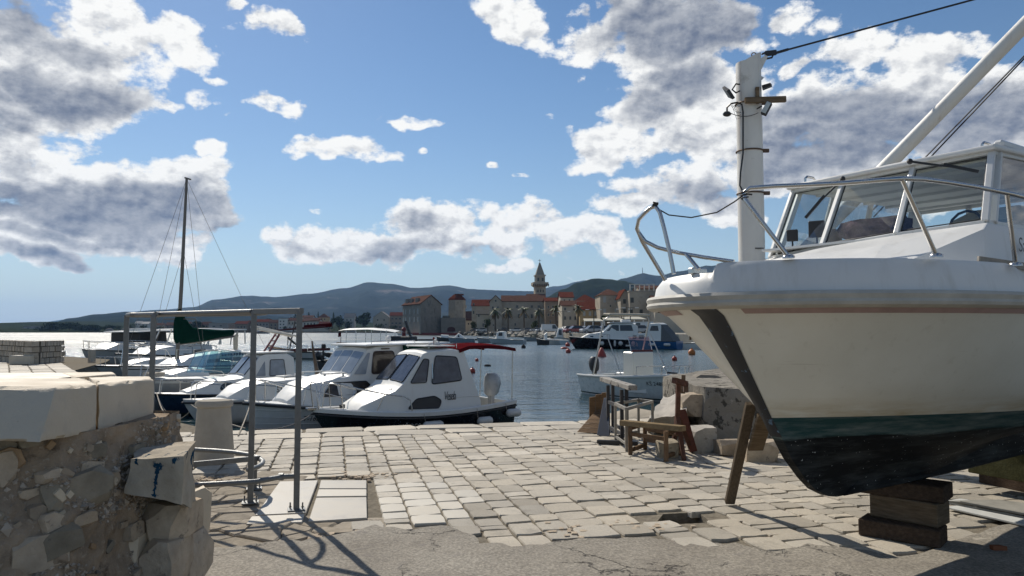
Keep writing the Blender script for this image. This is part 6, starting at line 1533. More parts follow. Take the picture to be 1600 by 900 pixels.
# --- yachts off the town
def far_boats():
    def far(name,label,pb,ps,wl,L,B,hullm,cab=None,dy=0,f0=.7,f1=1.0,group=None,win=None,roofm=None,tr=.8,band=None,rails=False,fl=.22):
        Y=(HZ-WZ)*F/(wl-516); b=at(pb,540,Y+dy); s=at(ps,540,Y-dy); t,D=place(name,label,name.replace('_',' '),(b.x,b.y),(s.x,s.y),group=group); LL=D
        h=Hull(LL,B,f0,f1,tr=tr,sharp=2.2,rake=LL*.08,fl=fl); h.body(t,hullm,n=14); h.deck(t,fwhite,.3 if cab else .7,side=.2,floor=.3); h.rail(t,black,.035)
        C=None
        if cab:
            C=Cabin([(x*LL,zb,zt,wb,wt) for x,zb,zt,wb,wt in cab],camber=.06); C.body(t,fwhite)
            if win:
                for w in win: C.swin(t,[(x*LL,z) for x,z in w],fglass,None,r=.06,name='side_window')
        return t,h,C,LL
    t,h,C,L=far('motor_yacht','black hulled motor yacht with white cabin, moored off the town','','',0,0,0,None) if False else far('motor_yacht','black hulled motor yacht with white cabin, moored off the town',889,1012,544.5,10,3.1,navy,[(.86,1.2,1.25,.5,.4),(.76,1.15,1.75,.9,.75),(.60,1.1,1.95,1.15,.95),(.58,1.1,1.98,1.15,.95),(.47,1.1,2.95,1.2,.95),(.42,1.1,3.05,1.2,.95),(.20,1.05,3.05,1.2,.98),(.14,1.05,2.7,1.2,1.0)],win=[[(.535,2.15),(.38,2.15),(.38,2.85),(.46,2.85)],[(.365,2.15),(.20,2.15),(.22,2.85),(.365,2.85)],[(.74,1.4),(.70,1.4),(.70,1.55),(.74,1.55)],[(.62,1.4),(.58,1.4),(.58,1.55),(.62,1.55)]],f0=1.05,f1=1.45,rails=True,band=True,fl=.4)
    C.fwin(t,3,[(-.9,-.05),(.05,.9)],fglass,None); mb=MB(); mb.slab([(L*.50,-1.15,3.08),(L*.50,1.15,3.08),(L*.02,1.15,3.12),(L*.02,-1.15,3.12)],(0,0,.10)); mb.build('flat_roof',fwhite,t,bevel=.03); mb=MB(); mb.box((L*.28,0,3.35),(L*.12,.9,.3)); mb.build('roof_box',fwhite,t,bevel=.08)
    h.pulpit(t,chrome,.5,.55,.03)
    for k,(tt,v,lb) in enumerate(((.60,0,'round white fender nearest the bow of the black motor yacht'),(.44,1,'upright white fender, first from the bow on the black motor yacht'),(.37,0,'round white fender amidships on the black motor yacht'),(.21,0,'round white fender toward the stern of the black motor yacht'),(.16,1,'upright white fender closest to the stern of the black motor yacht'))):
        side=1 if WM[t.name].to_3x3().inverted().col[1].y>9 else 1
        best=min((1,-1),key=lambda sd: TW(t,h.P(tt,1,sd)).y); p=TW(t,h.Z(tt,.65,best)+Vector((0,best*.22,0)))
        if v: fender(p,.72,.13,lb,vert=True)
        else: mb=MB(); mb.ball((0,0,0),.27,10,8); o=mb.build('fender',fendm,None,smooth=60); o.location=p; tag(o,lb,'fender','fenders')
    t,h,C,L=far('motor_boat','blue hulled motor boat with white wheelhouse and grey canvas back',974,1062,545,9,2.8,M('bright_blue_hull',(.012,.085,.22),.4,var=.1),[(.86,1.0,1.3,.4,.35),(.80,.95,1.75,.85,.75),(.56,.9,1.85,1.1,.95),(.54,.9,1.9,1.1,.95),(.46,.9,3.0,1.15,.9),(.30,.9,3.05,1.15,.9),(.26,.9,2.9,1.15,.9)],win=[[(.80,1.2),(.70,1.2),(.70,1.6),(.77,1.6)],[(.66,1.2),(.56,1.2),(.56,1.6),(.66,1.6)],[(.46,2.15),(.30,2.15),(.32,2.75),(.43,2.75)]],f0=.95,f1=1.15,dy=2)
    C.fwin(t,3,[(-.9,-.05),(.05,.9)],fglass,None)
    gc=M('grey_canvas_cover',(.13,.135,.14),.9,var=.1)
    mb=MB(); mb.loft([[Vector((L*.27,-1.1,.95)),Vector((L*.27,-.9,2.95)),Vector((L*.27,.9,2.95)),Vector((L*.27,1.1,.95))],[Vector((L*.04,-1.1,.95)),Vector((L*.14,-.9,2.0)),Vector((L*.14,.9,2.0)),Vector((L*.04,1.1,.95))]]); mb.build('canvas_back',gc,t)
    for tt,lb in((.40,'pale fender amidships on the blue hulled motor boat'),(.14,'pale fender by the stern of the blue hulled motor boat')):
        best=min((1,-1),key=lambda sd: TW(t,h.P(tt,1,sd)).y); f=fender(TW(t,h.Z(tt,.55,best)+Vector((0,best*.2,0))),.8,.17,lb); f.rotation_euler=(0,0,t.rotation_euler.z)
    far('small_boat','small white boat at the end of the moored row, half behind the white bow',1140,1052,545,6,2.0,fwhite,[(.8,.6,.9,.5,.4),(.5,.6,1.0,.7,.6),(.45,.6,.9,.7,.6)])
    # row of small craft in front of the old town
    far('small_boat','blue-grey open motor boat moored beyond, with an upswept black outboard',700,742,535.2,7,2.2,M('blue_grey_hull',(.20,.26,.31),.4),[(.75,.7,1.0,.5,.4),(.62,.7,1.6,.7,.5),(.58,.7,1.6,.7,.5),(.40,.7,1.0,.7,.5)],win=[[(.64,.95),(.56,.95),(.58,1.4),(.62,1.4)]])
    far('small_boat','long pale blue cabin boat lying broadside below the church tower',764,820,537.5,8,2.4,M('pale_blue_hull',(.36,.42,.45),.4),[(.80,.7,1.0,.5,.4),(.74,.7,1.9,.8,.6),(.66,.7,2.0,.8,.6),(.55,.7,2.0,.8,.6),(.52,.7,1.0,.8,.6)],win=[[(.70,1.3),(.58,1.3),(.58,1.85),(.68,1.85)]],dy=1)
    far('small_boat','open grey boat left of the long pale blue cabin boat',745,775,535.8,7,2.2,M('mid_grey_hull',(.25,.28,.30),.5),None)
    far('small_boat','dark covered boat furthest left in the moored row',682,706,533.5,5,2.0,M('charcoal_hull',(.05,.055,.06),.5),[(.7,.6,1.3,.7,.5),(.2,.6,1.2,.7,.5)])
    far('small_boat','grey open boat under the palms, right of the pale blue cabin boat',818,850,533.2,7,2.2,M('mid_grey_hull',(0,0,0)),None)
    far('small_boat','white open boat with grey rubber sides by the town quay',850,882,538,7,2.2,M('pale_blue_hull',(0,0,0)),None,dy=3)
    far('small_boat','white boat with dark arched shelter moored next to the red buoys',866,892,534,7,2.4,fwhite,[(.9,.8,1.0,.5,.4),(.75,.8,2.6,.8,.6),(.5,.8,2.6,.8,.7),(.45,.8,1.0,.8,.6)],win=[[(.78,1.3),(.55,1.3),(.58,2.3),(.72,2.3)]])
    far('small_boat','black inflatable with raised motor by the grey open boat',838,858,538.6,5,1.8,rubber,[(.4,.5,1.5,.3,.2),(.15,.5,1.9,.3,.2)])
    far('small_boat','tiny white boat far out near the castle wall',620,644,524,8,2.4,fwhite,[(.7,.6,1.6,.7,.6),(.4,.6,1.6,.7,.6)])
    far('small_boat','small white launch gliding below the far shore houses',392,420,521.6,14,4,fwhite,[(.8,1.0,1.4,1,.8),(.6,1.0,2.4,1.2,1),(.3,1.0,2.4,1.2,1)])
    far('small_boat','low dark barge beyond the green sail cover',296,330,522.6,14,4,black,None)
    # long red barge along the rocks
    Y=330; a=at(640,523,Y); b=at(716,523,Y-20); mb=MB(); d=b-a; mb.bar((a.x,a.y,WZ+.5),(b.x,b.y,WZ+.5),3,1.3); tag(mb.build('floating_boom',M('dull_red_boom',(.16,.025,.02),.7,var=.2),None),'long low dull red floating boom in front of the castle rocks','floating boom')
    Y=158; a=at(636,534,Y); b=at(770,532,Y+6); mb=MB(); mb.bar((a.x,a.y,WZ+.16),(b.x,b.y,WZ+.16),2.2,.34); tag(mb.build('floating_pontoon',M('grey_pontoon',(.12,.115,.105),.9,var=.2),None),'thin grey floating pontoon stretching out from the old town','pontoon')
    # red channel post
    p=at(631,536,120); mb=MB(); mb.tube([(p.x,p.y,WZ),(p.x,p.y,at(631,514,120).z)],.30,10); mb.lathe([(.40,0),(.40,.25),(.15,.5)],(p.x,p.y,at(631,516,120).z),10); tag(mb.build('channel_post',M('red_marker_paint',(.17,.018,.018),.6),None),'dark red channel marker post standing in the harbour','marker post')
    # buoys
    rb=M('faded_red_buoy',(0,0,0)); ob=M('orange_buoy_paint',(.45,.13,.02),.5,var=.1); db=M('dark_weedy_buoy',(.06,.05,.045),.9,var=.3,bump=.5)
    for i,(px,py,r,m_,lab) in enumerate([(738,582,.16,rb,'red ball buoy right of the red awning, alone on the water'),(405,566,.20,rb,'dark red buoy just below the pale wooden boat'),(887,541,.34,rb,'red buoy by the bow of the black motor yacht'),(888,551,.26,rb,'small dark red buoy in front of the black motor yacht'),(940,557,.42,rb,'conical red buoy seen through the hoop of the open boat'),(1054,563,.20,rb,'small red ball buoy right of the open boat'),(1081,554,.34,ob,'orange buoy beside the flare of the white hull'),(818,544,.28,db,'dark weedy buoy in front of the long pale blue boat'),(745,564,.13,rb,'tiny reddish buoy near the awning pole'),(762,572,.14,db,'dark flat float right of the awning pole'),(925,594,.16,db,'black and white float left of the open boat'),(619,532,.3,db,'grey cone buoy beside the red channel post'),(882,545,.3,rb,'flat dark red float under the red buoy by the black yacht')]):
        g=gp(px,py,WZ); mb=MB(); mb.ball((0,0,r*.5),r,10,8,(1,1,1.0)); mb.lathe([(r*.25,0),(r*.2,r*.5)],(0,0,r*1.3),6)
        if 'conical' in lab or 'cone' in lab: mb=MB(); mb.lathe([(r,0),(r*.95,r*.3),(r*.25,r*1.7),(r*.1,r*1.8)],(0,0,0),12)
        if 'flat' in lab: mb=MB(); mb.ball((0,0,r*.2),r,10,6,(1.6,1,.6))
        if 'black and white' in lab: mb.ball((r*1.6,.1,.05),r*.8,8,6)
        o=mb.build('mooring_buoy',m_,None,smooth=50); o.location=g; tag(o,lab,'buoy','buoys on the water')
    g=gp(412,569,WZ); mb=MB(); mb.rock((0,0,.12),(1.2,.5,.45),3,cuts=7,sub=2); o=mb.build('half_sunken_dinghy',M('mid_grey_hull',(0,0,0)),None,smooth=40); o.location=g; tag(o,'half-sunken grey dinghy lying low beside the dark red buoy','dinghy')
far_boats()
# mooring lines
def moor():
    def W3(t,h,tt=.98,dz=.02): return TW(t,Vector((tt*h.L,0,h.zs(tt)+dz)))
    bl=gp(345,690); 
    a=W3(BT,BH,.985); ln('mooring_rope',catenary(a,gp(262,652)+Vector((0,0,.02)),.10),.012,'pale rope from the bow of the dark blue boat down to the quay')
    ln('mooring_rope',catenary(a+Vector((0,0,-.02)),TW(ST,Vector((5.7,.1,.62))),.5),.010,'pale rope drooping between the dark blue boat and the low cuddy boat')
    a=TW(GT,Vector((6.95,.1,.9))); ln('mooring_rope',catenary(a,gp(372,682)+Vector((0,0,.02)),.04),.012,'taut pale rope from the lapstrake boat bow to the quay edge by the tube frame')
    a=W3(VT,VH,.99,-.05); ln('mooring_rope',catenary(a,gp(398,672)+Vector((0,0,.02)),.12),.009,'thin dark line from the black hulled boat across to the quay',rubber)
    ln('mooring_rope',catenary(TW(ST,Vector((5.8,0,.6))),gp(383,671)+Vector((0,0,.02)),.06),.010,'pale rope from the low cuddy boat to the quay by the frame post')
moor()
# ---------------- far shore: hills, land, trees, houses, old town
TZ=1.0
def land_masses():
    m=M('shore_earth',(.10,.09,.07),.95,var=.3,scale=.2)
    # town quay: edge runs from near right to the castle point
    e=[(1500,100),(1110,104),(1060,112),(1000,118),(930,126),(870,150),(840,190),(820,235),(790,270),(735,318),(690,335),(640,345),(622,350)]
    P=[(at(px,516,Y).x,Y) for px,Y in e]+[(-60,420),(-60,900),(900,900),(900,100)]
    mb=MB(); mb.prism(P,-3,TZ); struct(mb.build('town_quay',M('town_quay_stone',(.30,.28,.24),.9,var=.2,scale=.5)))
    # rocks piled along its foot
    mb=MB(); r=random.Random(3); n=0
    for (a,b) in zip(P[5:12],P[6:13]):
        L=math.dist(a,b)
        for i in range(int(L/.9)):
            t=r.random(); x=a[0]+(b[0]-a[0])*t; y=a[1]+(b[1]-a[1])*t; s=r.uniform(.5,1.5)
            vs=[Vector((r.uniform(-1,1),r.uniform(-1,1),r.uniform(-1,1))) for _ in range(1)]
            o=Vector((x+r.uniform(-1.5,.5),y-r.uniform(0,2.6),WZ+r.uniform(-.1,1.6)*.9)); q=[Vector(v)*s*r.uniform(.6,1.1) for v in((1,0,0),(-1,.2,0),(0,1,.2),(0,-1,0),(.2,0,.7),(0,.1,-.7))]
            mb.add([o+v for v in q],[(0,2,4),(2,1,4),(1,3,4),(3,0,4),(2,0,5),(1,2,5),(3,1,5),(0,3,5)])
    stuff(mb.build('shore_rocks',M('shore_rock',(.34,.32,.28),.9,var=.3,isl=.35)),'pale rip-rap rocks heaped along the foot of the town quay','rocks')
    # far shore of the bay, left
    e=[(-400,900),(-100,820),(60,760),(150,690),(300,660),(420,645),(520,640),(600,620),(660,560)]
    P=[(at(px,516,Y).x,Y) for px,Y in e]+[(200,560),(200,1500),(-2500,1500),(-2500,900)]
    mb=MB(); mb.prism(P,-3,.35); struct(mb.build('far_shore',m))
    # rising ground behind
    def rise(u,v):
        x=-1100+u*1500; y=690+v*800; z=.3+v*26*(.6+.4*noise.noise(Vector((x*.004,0,0))))+noise.noise(Vector((x*.02,y*.02,0)))*1.5*v
        if v==0: z=-.5
        return Vector((x,y,z))
    mb=MB(); mb.grid(rise,90,14); struct(mb.build('coastal_slope',M('scrubby_slope',(.026,.034,.020),.95,var=.4,scale=.05,spots=[((.06,.053,.042),.36,.03,.1)]),smooth=60))
land_masses()
def hills():
    def hill(name,pts,Y0,Y1,mat,seed,rough=1.0,nv=26):
        nu=170; x0,x1=pts[0][0],pts[-1][0]
        def ridge(px):
            for (a,b),(c,d) in zip(pts,pts[1:]):
                if a<=px<=c:
                    k=(px-a)/(c-a); return b+(d-b)*(k*k*(3-2*k))
            return pts[-1][1]
        def fn(u,v):
            px=x0+(x1-x0)*u; top=at(px,ridge(px),Y1); zr=max(0,top.z)
            if v<=.8:
                k=v/.8; Y=Y0+(Y1-Y0)*k; p=at(px,516,Y); z=zr*(k**1.15)
                sp=Vector((p.x/(Y1*.09),Y/(Y1*.09),seed)); rg=(1-abs(noise.noise(sp)*2))*.5+ (1-abs(noise.noise(sp*2.3)*2))*.25+noise.noise(sp*6)*.10
                z+=zr*(rg-.4)*.34*rough*math.sin(math.pi*k)*1.1+noise.noise(Vector((px*.09,k*3,seed)))*zr*.012*k
            else:
                k=(v-.8)/.2; Y=Y1*(1+.35*k); p=at(px,516,Y); z=zr*(1-k)+0
            if v==0: z=-6
            return Vector((p.x,Y,z))
        mb=MB(); mb.grid(fn,nu,nv); struct(mb.build(name,mat,smooth=70))
    def hm(name,c,c2,sc,amt):
        m=bpy.data.materials.new(name); m.use_nodes=True; T=NT(m.node_tree); pos=T.n('ShaderNodeNewGeometry').outputs['Position']
        n1=T.noise(pos,sc,8,.62).outputs[0]; n2=T.noise(T.n('ShaderNodeMapping',inp={'Vector':pos,'Scale':(.6,.6,3)}).outputs[0],sc*2.2,8,.7).outputs[0]; n3=T.noise(pos,sc*14,4,.6).outputs[0]
        cc=T.mix(T.mr(n1,.35,.65),T.vm('MULTIPLY',c,(.6,.6,.6)) if False else tuple(k*.62 for k in c),tuple(k*1.4 for k in c)); cc=T.mix(T.m('MULTIPLY',T.mr(n2,1-amt,1-amt+.10),T.mr(n1,.42,.55)),cc,c2); cc=T.mix(T.mr(n3,.55,.7,0,.6),cc,tuple(k*.5 for k in c))
        b=T.n('ShaderNodeBsdfPrincipled',inp={'Base Color':cc,'Roughness':.95,'Specular IOR Level':0.0,'Normal':T.n('ShaderNodeBump',inp={'Strength':.7,'Distance':.6/sc*.05,'Height':n2}).outputs[0]})
        T.link(b.outputs[0],T.n('ShaderNodeOutputMaterial').inputs[0]); return m
    h1=hm('scrub_hill_far',(.034,.043,.038),(.19,.165,.145),.0016,.44); h2=hm('pine_hill',(.020,.028,.016),(.07,.07,.05),.006,.35)
    hill('hill_far_left',[(-900,500),(-300,509),(0,508),(60,504),(105,499),(140,506),(200,512)],5200,7800,h1,1)
    hill('hill_main',[(40,516),(90,505),(120,497),(170,490),(250,484),(300,480),(335,468),(385,462),(430,464),(480,459),(540,450),(575,441),(605,443),(650,450),(700,446),(740,452),(790,454),(830,455),(880,452),(920,457),(980,470)],2300,4300,h1,2)
    hill('hill_left_foreground',[(30,517),(70,508),(110,497),(150,491),(200,487),(270,486),(330,490),(400,493),(470,496),(560,503),(650,512),(700,517)],1500,2500,hm('scrub_hill_near',(.017,.024,.019),(.09,.08,.07),.004,.36),6,.8)
    hill('hill_behind_tower',[(780,470),(830,455),(870,447),(915,438),(950,443),(1000,452),(1050,460)],3600,5200,h1,3)
    hill('hill_pine',[(820,480),(850,466),(880,452),(905,441),(930,435),(950,436),(975,439),(1000,445),(1040,455),(1100,470),(1200,480)],1100,1700,h2,4)
    hill('hill_mast_ridge',[(900,470),(955,441),(975,435),(1005,427),(1030,431),(1060,424),(1110,415),(1160,410),(1220,402),(1320,400),(1500,410),(1800,430),(2400,470)],2300,3800,hm('scrub_ridge_right',(.026,.032,.024),(.10,.09,.08),.0026,.34),5)
    p=at(1004,428,3800); mb=MB(); mb.tube([p-Vector((0,0,4)),p+Vector((0,0,32))],[2.4,1.2],5); tag(mb.build('radio_mast',M('distant_steel',(.12,.12,.12),.6),None),'thin radio mast on top of the ridge at the right','radio mast')
hills()
leafd=M('dark_pine_leaf',(.028,.042,.020),.85,var=.4,scale=.5,isl=.5); leafm=M('olive_leaf',(.065,.080,.038),.85,var=.4,scale=.5,isl=.4); barkm=M('far_bark',(.10,.08,.06),.95,var=.2)
palml=M('palm_leaf',(.075,.090,.035),.7,var=.3,isl=.35); dryl=M('dry_frond',(.16,.12,.065),.9,var=.3)
TR={}
def tree(px,pyb,pyt,wpx,Y,kind,label,group='trees along the far shore',n=150):
    s=Y/F; H=(pyb-pyt)*s; Wd=wpx*s*(1.3 if kind=='pine_tree' and px<330 else 1); n=n*(3 if kind=='pine_tree' and px<330 else 1); g=at(px,pyb,Y); r=random.Random(int(px*7+Y))
    t=thing(kind,label,'tree',tuple(g),r.uniform(0,6),group)
    mb=MB(); mb.tube([(0,0,-1),(Wd*.01,0,H*.35),(Wd*.03,Wd*.02,H*.62)],[H*.035,H*.028,H*.012],6)
    if kind!='cypress_tree':
        for k in range(4): a=k*1.6+r.random(); mb.tube([(0,0,H*.3),(Wd*.22*math.cos(a),Wd*.22*math.sin(a),H*.55)],[H*.02,H*.008],5)
    mb.build('trunk',barkm,t)
    mb=MB(); cl=[]
    if kind=='cypress_tree': cl=[(0,0,H*(.15+.8*k/8),Wd*.5*math.sin(math.pi*(.2+.75*k/8)),H*.10) for k in range(9)]
    else:
        for k in range(9):
            a=r.uniform(0,6.3); rr_=r.uniform(0,.32)*Wd; cl.append((rr_*math.cos(a),rr_*math.sin(a),H*r.uniform(.30,.80),Wd*r.uniform(.20,.30),H*r.uniform(.16,.26)))
    for k in range(n*2):
        c=cl[k%len(cl)]; d=Vector((r.gauss(0,1),r.gauss(0,1),r.gauss(0,1))).normalized()*(r.random()**.35)
        p=Vector((c[0]+d.x*c[3],c[1]+d.y*c[3],c[2]+d.z*c[4])); q=max(.3,min(Wd,H)*.085)*r.uniform(.6,1.3)
        A=Vector((r.gauss(0,1),r.gauss(0,1),r.gauss(0,1))).normalized(); B=A.cross(d+Vector((.01,.02,.3))).normalized()
        mb.add([p-A*q,p+B*q*.7,p+A*q,p-B*q*.7],[(0,1,2,3)])
    mb.build('crown',leafd if kind!='olive_tree' else leafm,t)
    return t
for a in [(80,519,503,34,740,'pine_tree','large dark pine clump nearest the left end of the far shore'),(108,519,503,36,735,'pine_tree','broad dark pine second from the left on the far shore'),(134,519,504,34,730,'pine_tree','third broad dark pine along the left far shore'),(150,519,506,20,725,'pine_tree','smaller dark pine closing the shore pine row at its right end'),(172,517,507,26,720,'pine_tree','dark tree between the shore pines and the left frame post'),(186,517,509,16,720,'olive_tree','low olive green bush-like tree just left of the frame post'),(205,515,506,22,715,'olive_tree','small greenish tree behind the left frame posts'),
 (222,517,508,16,712,'olive_tree','small roundish tree right of the second frame post'),(300,517,505,16,690,'pine_tree','dark tree left one of a pair beyond the sailing yacht mast'),(311,517,501,15,690,'pine_tree','dark taller tree right one of the pair beyond the mast'),(360,516,504,16,690,'pine_tree','dark tree just right of the grey shore fort'),(420,504,497,14,760,'pine_tree','dark pine on the slope above the shore houses'),(455,503,495,8,760,'olive_tree','small tree above the white house with dark windows'),
 (530,516,489,24,650,'pine_tree','big dark pine between the cream house and the white gable house'),(543,516,501,18,645,'pine_tree','lower dark pine in front of the white gable house'),(566,516,487,30,648,'pine_tree','broadest dark pine right of the white gable house'),(520,512,495,10,655,'pine_tree','dark pine behind the red roofed house'),(593,516,506,22,640,'olive_tree','olive green shrubs in front of the grey gable house'),(616,516,508,18,632,'olive_tree','olive green shrubs by the castle left wall'),(514,516,509,16,640,'olive_tree','pale olive tree at the beach under the big pine'),(445,516,509,10,645,'olive_tree','tiny olive tree in front of the shore houses'),(250,517,509,14,700,'olive_tree','small tree among the low houses left of the mast'),
 (497,507,487,5,690,'cypress_tree','slim cypress behind the cream shore house'),(461,503,489,5,720,'cypress_tree','slim cypress beside the frame corner'),(521,500,488,4,700,'cypress_tree','slim cypress left of the big pine'),(482,500,488,5,730,'cypress_tree','short cypress above the red roof behind'),(762,516,497,13,282,'olive_tree','bare brownish tree before the small house beside the hall'),(741,517,500,11,300,'olive_tree','scruffy tree left of the small house beside the hall'),(835,515,499,12,272,'olive_tree','round leafy tree at the right end of the long hall'),(945,506,491,14,160,'olive_tree','leafy shrub in front of the red roofed corner house')]: tree(*a,**({'group':'trees in front of the old town'} if a[4]<320 else {}))
def palm(px,pyb,pyt,Y,label):
    s=Y/F; H=(pyb-pyt)*s; g=at(px,pyb,Y); r=random.Random(int(px)); t=thing('palm_tree',label,'palm',tuple(g),r.uniform(0,6),'palms along the town quay')
    mb=MB(); mb.tube([(0,0,-.3),(.05,0,H*.5),(.1,0,H*.80)],[.30,.24,.22],8); mb.build('trunk',barkm,t)
    mb=MB(); mb2=MB()
    for k in range(26):
        a=k*2.4+r.random()*.3; el=r.uniform(-.5,1.2); L=H*.27*r.uniform(.8,1.15); pts=[]
        b=mb if k%4 else mb2; 
        if k%4==0: el=-1.0
        for j in range(5):
            u=j/4; rr_=L*u*math.cos(el*(1-u*.4)); z=L*u*math.sin(el)-L*.55*u*u; pts.append(Vector((.1+rr_*math.cos(a),rr_*math.sin(a),H*.82+z)))
        sd=Vector((-math.sin(a),math.cos(a),0))
        for j in range(4):
            w0=.16*math.sin(math.pi*(.15+.8*j/4))*L*.9;w1=.16*math.sin(math.pi*(.15+.8*(j+1)/4))*L*.9
            b.add([pts[j]-sd*w0-Vector((0,0,w0*.6)),pts[j],pts[j+1],pts[j+1]-sd*w1-Vector((0,0,w1*.6))],[(0,1,2,3)]); b.add([pts[j]+sd*w0-Vector((0,0,w0*.6)),pts[j],pts[j+1],pts[j+1]+sd*w1-Vector((0,0,w1*.6))],[(0,1,2,3)])
    mb.build('fronds',palml,t); mb2.build('dry_fronds',dryl,t)
for a in [(774,516,477,262,'palm in front of the gable end of the long hall'),(794,516,477,260,'second palm from the left, before the long hall'),(819,516,475,255,'third and tallest palm, before the middle of the long hall'),(842,517,478,250,'fourth palm, directly below the church tower'),(869,512,474,190,'palm right of the church tower, in front of dark houses'),(903,511,473,175,'palm before the red roofed houses at the right of the town')]: palm(*a)
# ---- houses
stw=M('old_town_stone',(.35,.31,.25),.9,var=.16,scale=.6,bump=.3,bscale=3,spots=[((.17,.155,.13),.42,.5,.2)]); stg=M('grey_castle_stone',(.25,.235,.205),.9,var=.14,scale=.6,bump=.3,bscale=3,spots=[((.13,.125,.115),.42,.5,.2)])
tile=M('red_clay_roof_tiles',(.105,.060,.047),.85,var=.3,scale=1.5,spots=[((.07,.042,.034),.44,1.2,.15),((.20,.14,.11),.36,2,.1)],isl=0)
tiled=M('dark_red_roof_tiles',(.11,.038,.027),.85,var=.3,scale=1.5,spots=[((.07,.035,.028),.44,1.2,.15)])
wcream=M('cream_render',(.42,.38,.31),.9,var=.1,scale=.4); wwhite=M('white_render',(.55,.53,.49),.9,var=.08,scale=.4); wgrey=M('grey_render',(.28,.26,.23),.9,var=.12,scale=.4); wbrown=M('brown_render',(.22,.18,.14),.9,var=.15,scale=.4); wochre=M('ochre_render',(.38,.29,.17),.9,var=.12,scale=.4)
shut=M('pale_shutter',(.33,.36,.36),.7); shutg=M('dark_shutter',(.05,.055,.05),.7); frm=M('stone_window_surround',(.36,.33,.28),.85)
def house(label,xl,xr,pye,pyr,Y,wall,roof=tile,kind='side',depth=None,wins=(),rz=0.0,pyb=None,name='house',cat='house',group=None,door=None,wm=fglass,chim=None,ww=None):
    s=Y/F; x0=at(xl,516,Y).x; x1=at(xr,516,Y).x; zb=-1.0 if Y>400 else TZ-.5; zb=min(zb,at(0,pyb,Y).z) if pyb else zb
    if pyb: zb=at(0,pyb,Y).z-1
    ze=at(0,pye,Y).z; zr=at(0,pyr,Y).z; W_=(x1-x0)/math.cos(rz); D=depth or W_*.9; c=Vector(((x0+x1)/2,Y+D/2,zb))
    t=thing(name,label,cat,tuple(c),rz,group); h=ze-zb; hr=zr-zb; w=W_/2; d=D/2
    mb=MB()
    if kind=='front': # gable faces the viewer
        P=[(-w,h),(0,hr),(w,h),(w,0),(-w,0)]; mb.slab([(x,-d,z) for x,z in P],(0,2*d,0))
    elif kind=='side': P=[(-d,h),(0,hr),(d,h),(d,0),(-d,0)]; mb.slab([(-w,y,z) for y,z in P],(2*w,0,0))
    else: mb.box((0,0,h/2),(2*w,2*d,h))
    mb.build('wall',wall,t)
    o=.35 if Y<400 else .5; th=.22; mb=MB()
    if kind=='front':
        k=(hr-h)/w
        for sd in(-1,1): mb.slab([(0,-d-o,hr+.05),(sd*(w+o),-d-o,h-k*o+.05),(sd*(w+o),d+o,h-k*o+.05),(0,d+o,hr+.05)],(0,0,th))
    elif kind=='side':
        k=(hr-h)/d
        for sd in(-1,1): mb.slab([(-w-o,0,hr+.05),(w+o,0,hr+.05),(w+o,sd*(d+o),h-k*o+.05),(-w-o,sd*(d+o),h-k*o+.05)],(0,0,th))
    elif kind=='hip':
        rx=max(.3,w-d) if w>d else .3; q=[Vector(p) for p in((-w-o,-d-o,h+.01),(w+o,-d-o,h+.01),(w+o,d+o,h+.01),(-w-o,d+o,h+.01),(-rx,0,hr),(rx,0,hr))]
        mb.add(q,[(3,2,1,0),(0,1,5,4),(1,2,5),(2,3,4,5),(3,0,4)])
    elif kind=='flat': mb.box((0,0,h+.15),(2*w+.3,2*d+.3,.3))
    rf=mb.build('roof',roof if kind!='flat' else wgrey,t)
    for (px,py,wp,hp,*kw) in wins:
        lx=(at(px,516,Y).x-c.x)/math.cos(rz); z=at(0,py,Y).z-zb; ws=wp*s; hs=hp*s; mt=kw[0] if kw else wm
        mb=MB(); mb.box((lx,-d-.02,z),(ws+.24*(Y<400),.14,hs+.24*(Y<400))); f=mb.build('window',frm if Y<400 else wall,t)
        mb=MB(); mb.box((lx,-d-.08,z),(ws,.08,hs)); mb.build('pane',mt,f)
    if door:
        px,w_,h_=door; mb=MB(); lx=at(px,516,Y).x-c.x; mb.box((lx,-d-.03,h_*s/2+1),(w_*s,.16,h_*s)); mb.build('door',shutg,t)
    if chim:
        mb=MB(); lx=at(chim[0],516,Y).x-c.x; z=at(0,chim[1],Y).z-zb; mb.box((lx,0,z-1),(.7,.7,2.4)); mb.build('chimney',wall,rf)
    return t,c,(w,d,h,hr)
g1='houses on the far shore of the bay'
def wr(xs,y,w=1.8,h=2.4,m=None): return [(x,y,w,h)+((m,) if m else ()) for x in xs]
H=house
H('grey squat shore fort with a pale roof edge beyond the sailing boat',326,356,505,503,668,wgrey,kind='flat',depth=18,group=g1,wins=[(334,510,4,1.6),(345,509,3,1.4)])
H('brown low house right of the grey shore fort',367,386,506,502,672,wbrown,tiled,group=g1,wins=wr((372,377,382),511))
H('grey long house with two window rows, left in the shore row',398,420,503,499,665,wgrey,tiled,group=g1,wins=wr((402,407,412,417),507)+wr((402,407,412,417),512))
H('brownish house between the grey long house and the white house',420,434,504,500,664,wbrown,tile,group=g1,wins=wr((424,430),508)+wr((424,430),513))
H('white house with two rows of dark windows and flat roof, in the shore row',435,449,498,497,660,wwhite,kind='flat',group=g1,wins=wr((438,443),502,2,2)+wr((438,443),507,2,2)+wr((438,445),512,2,2))
H('cream house with low red roof right of the flat-roofed white house',449,466,501,497,662,wcream,tile,group=g1,wins=wr((452,457,462),505)+wr((452,457,462),511))
H('small pale house with a flat roof by the tall frame post',450,457,508,507,650,wwhite,kind='flat',group=g1,wins=wr((453,),512))
H('long cream house with red roof and arched windows right of the tall frame post',472,498,502,497,655,wcream,tile,group=g1,wins=wr((476,481,486,491),506,2,3)+wr((476,486,494),512))
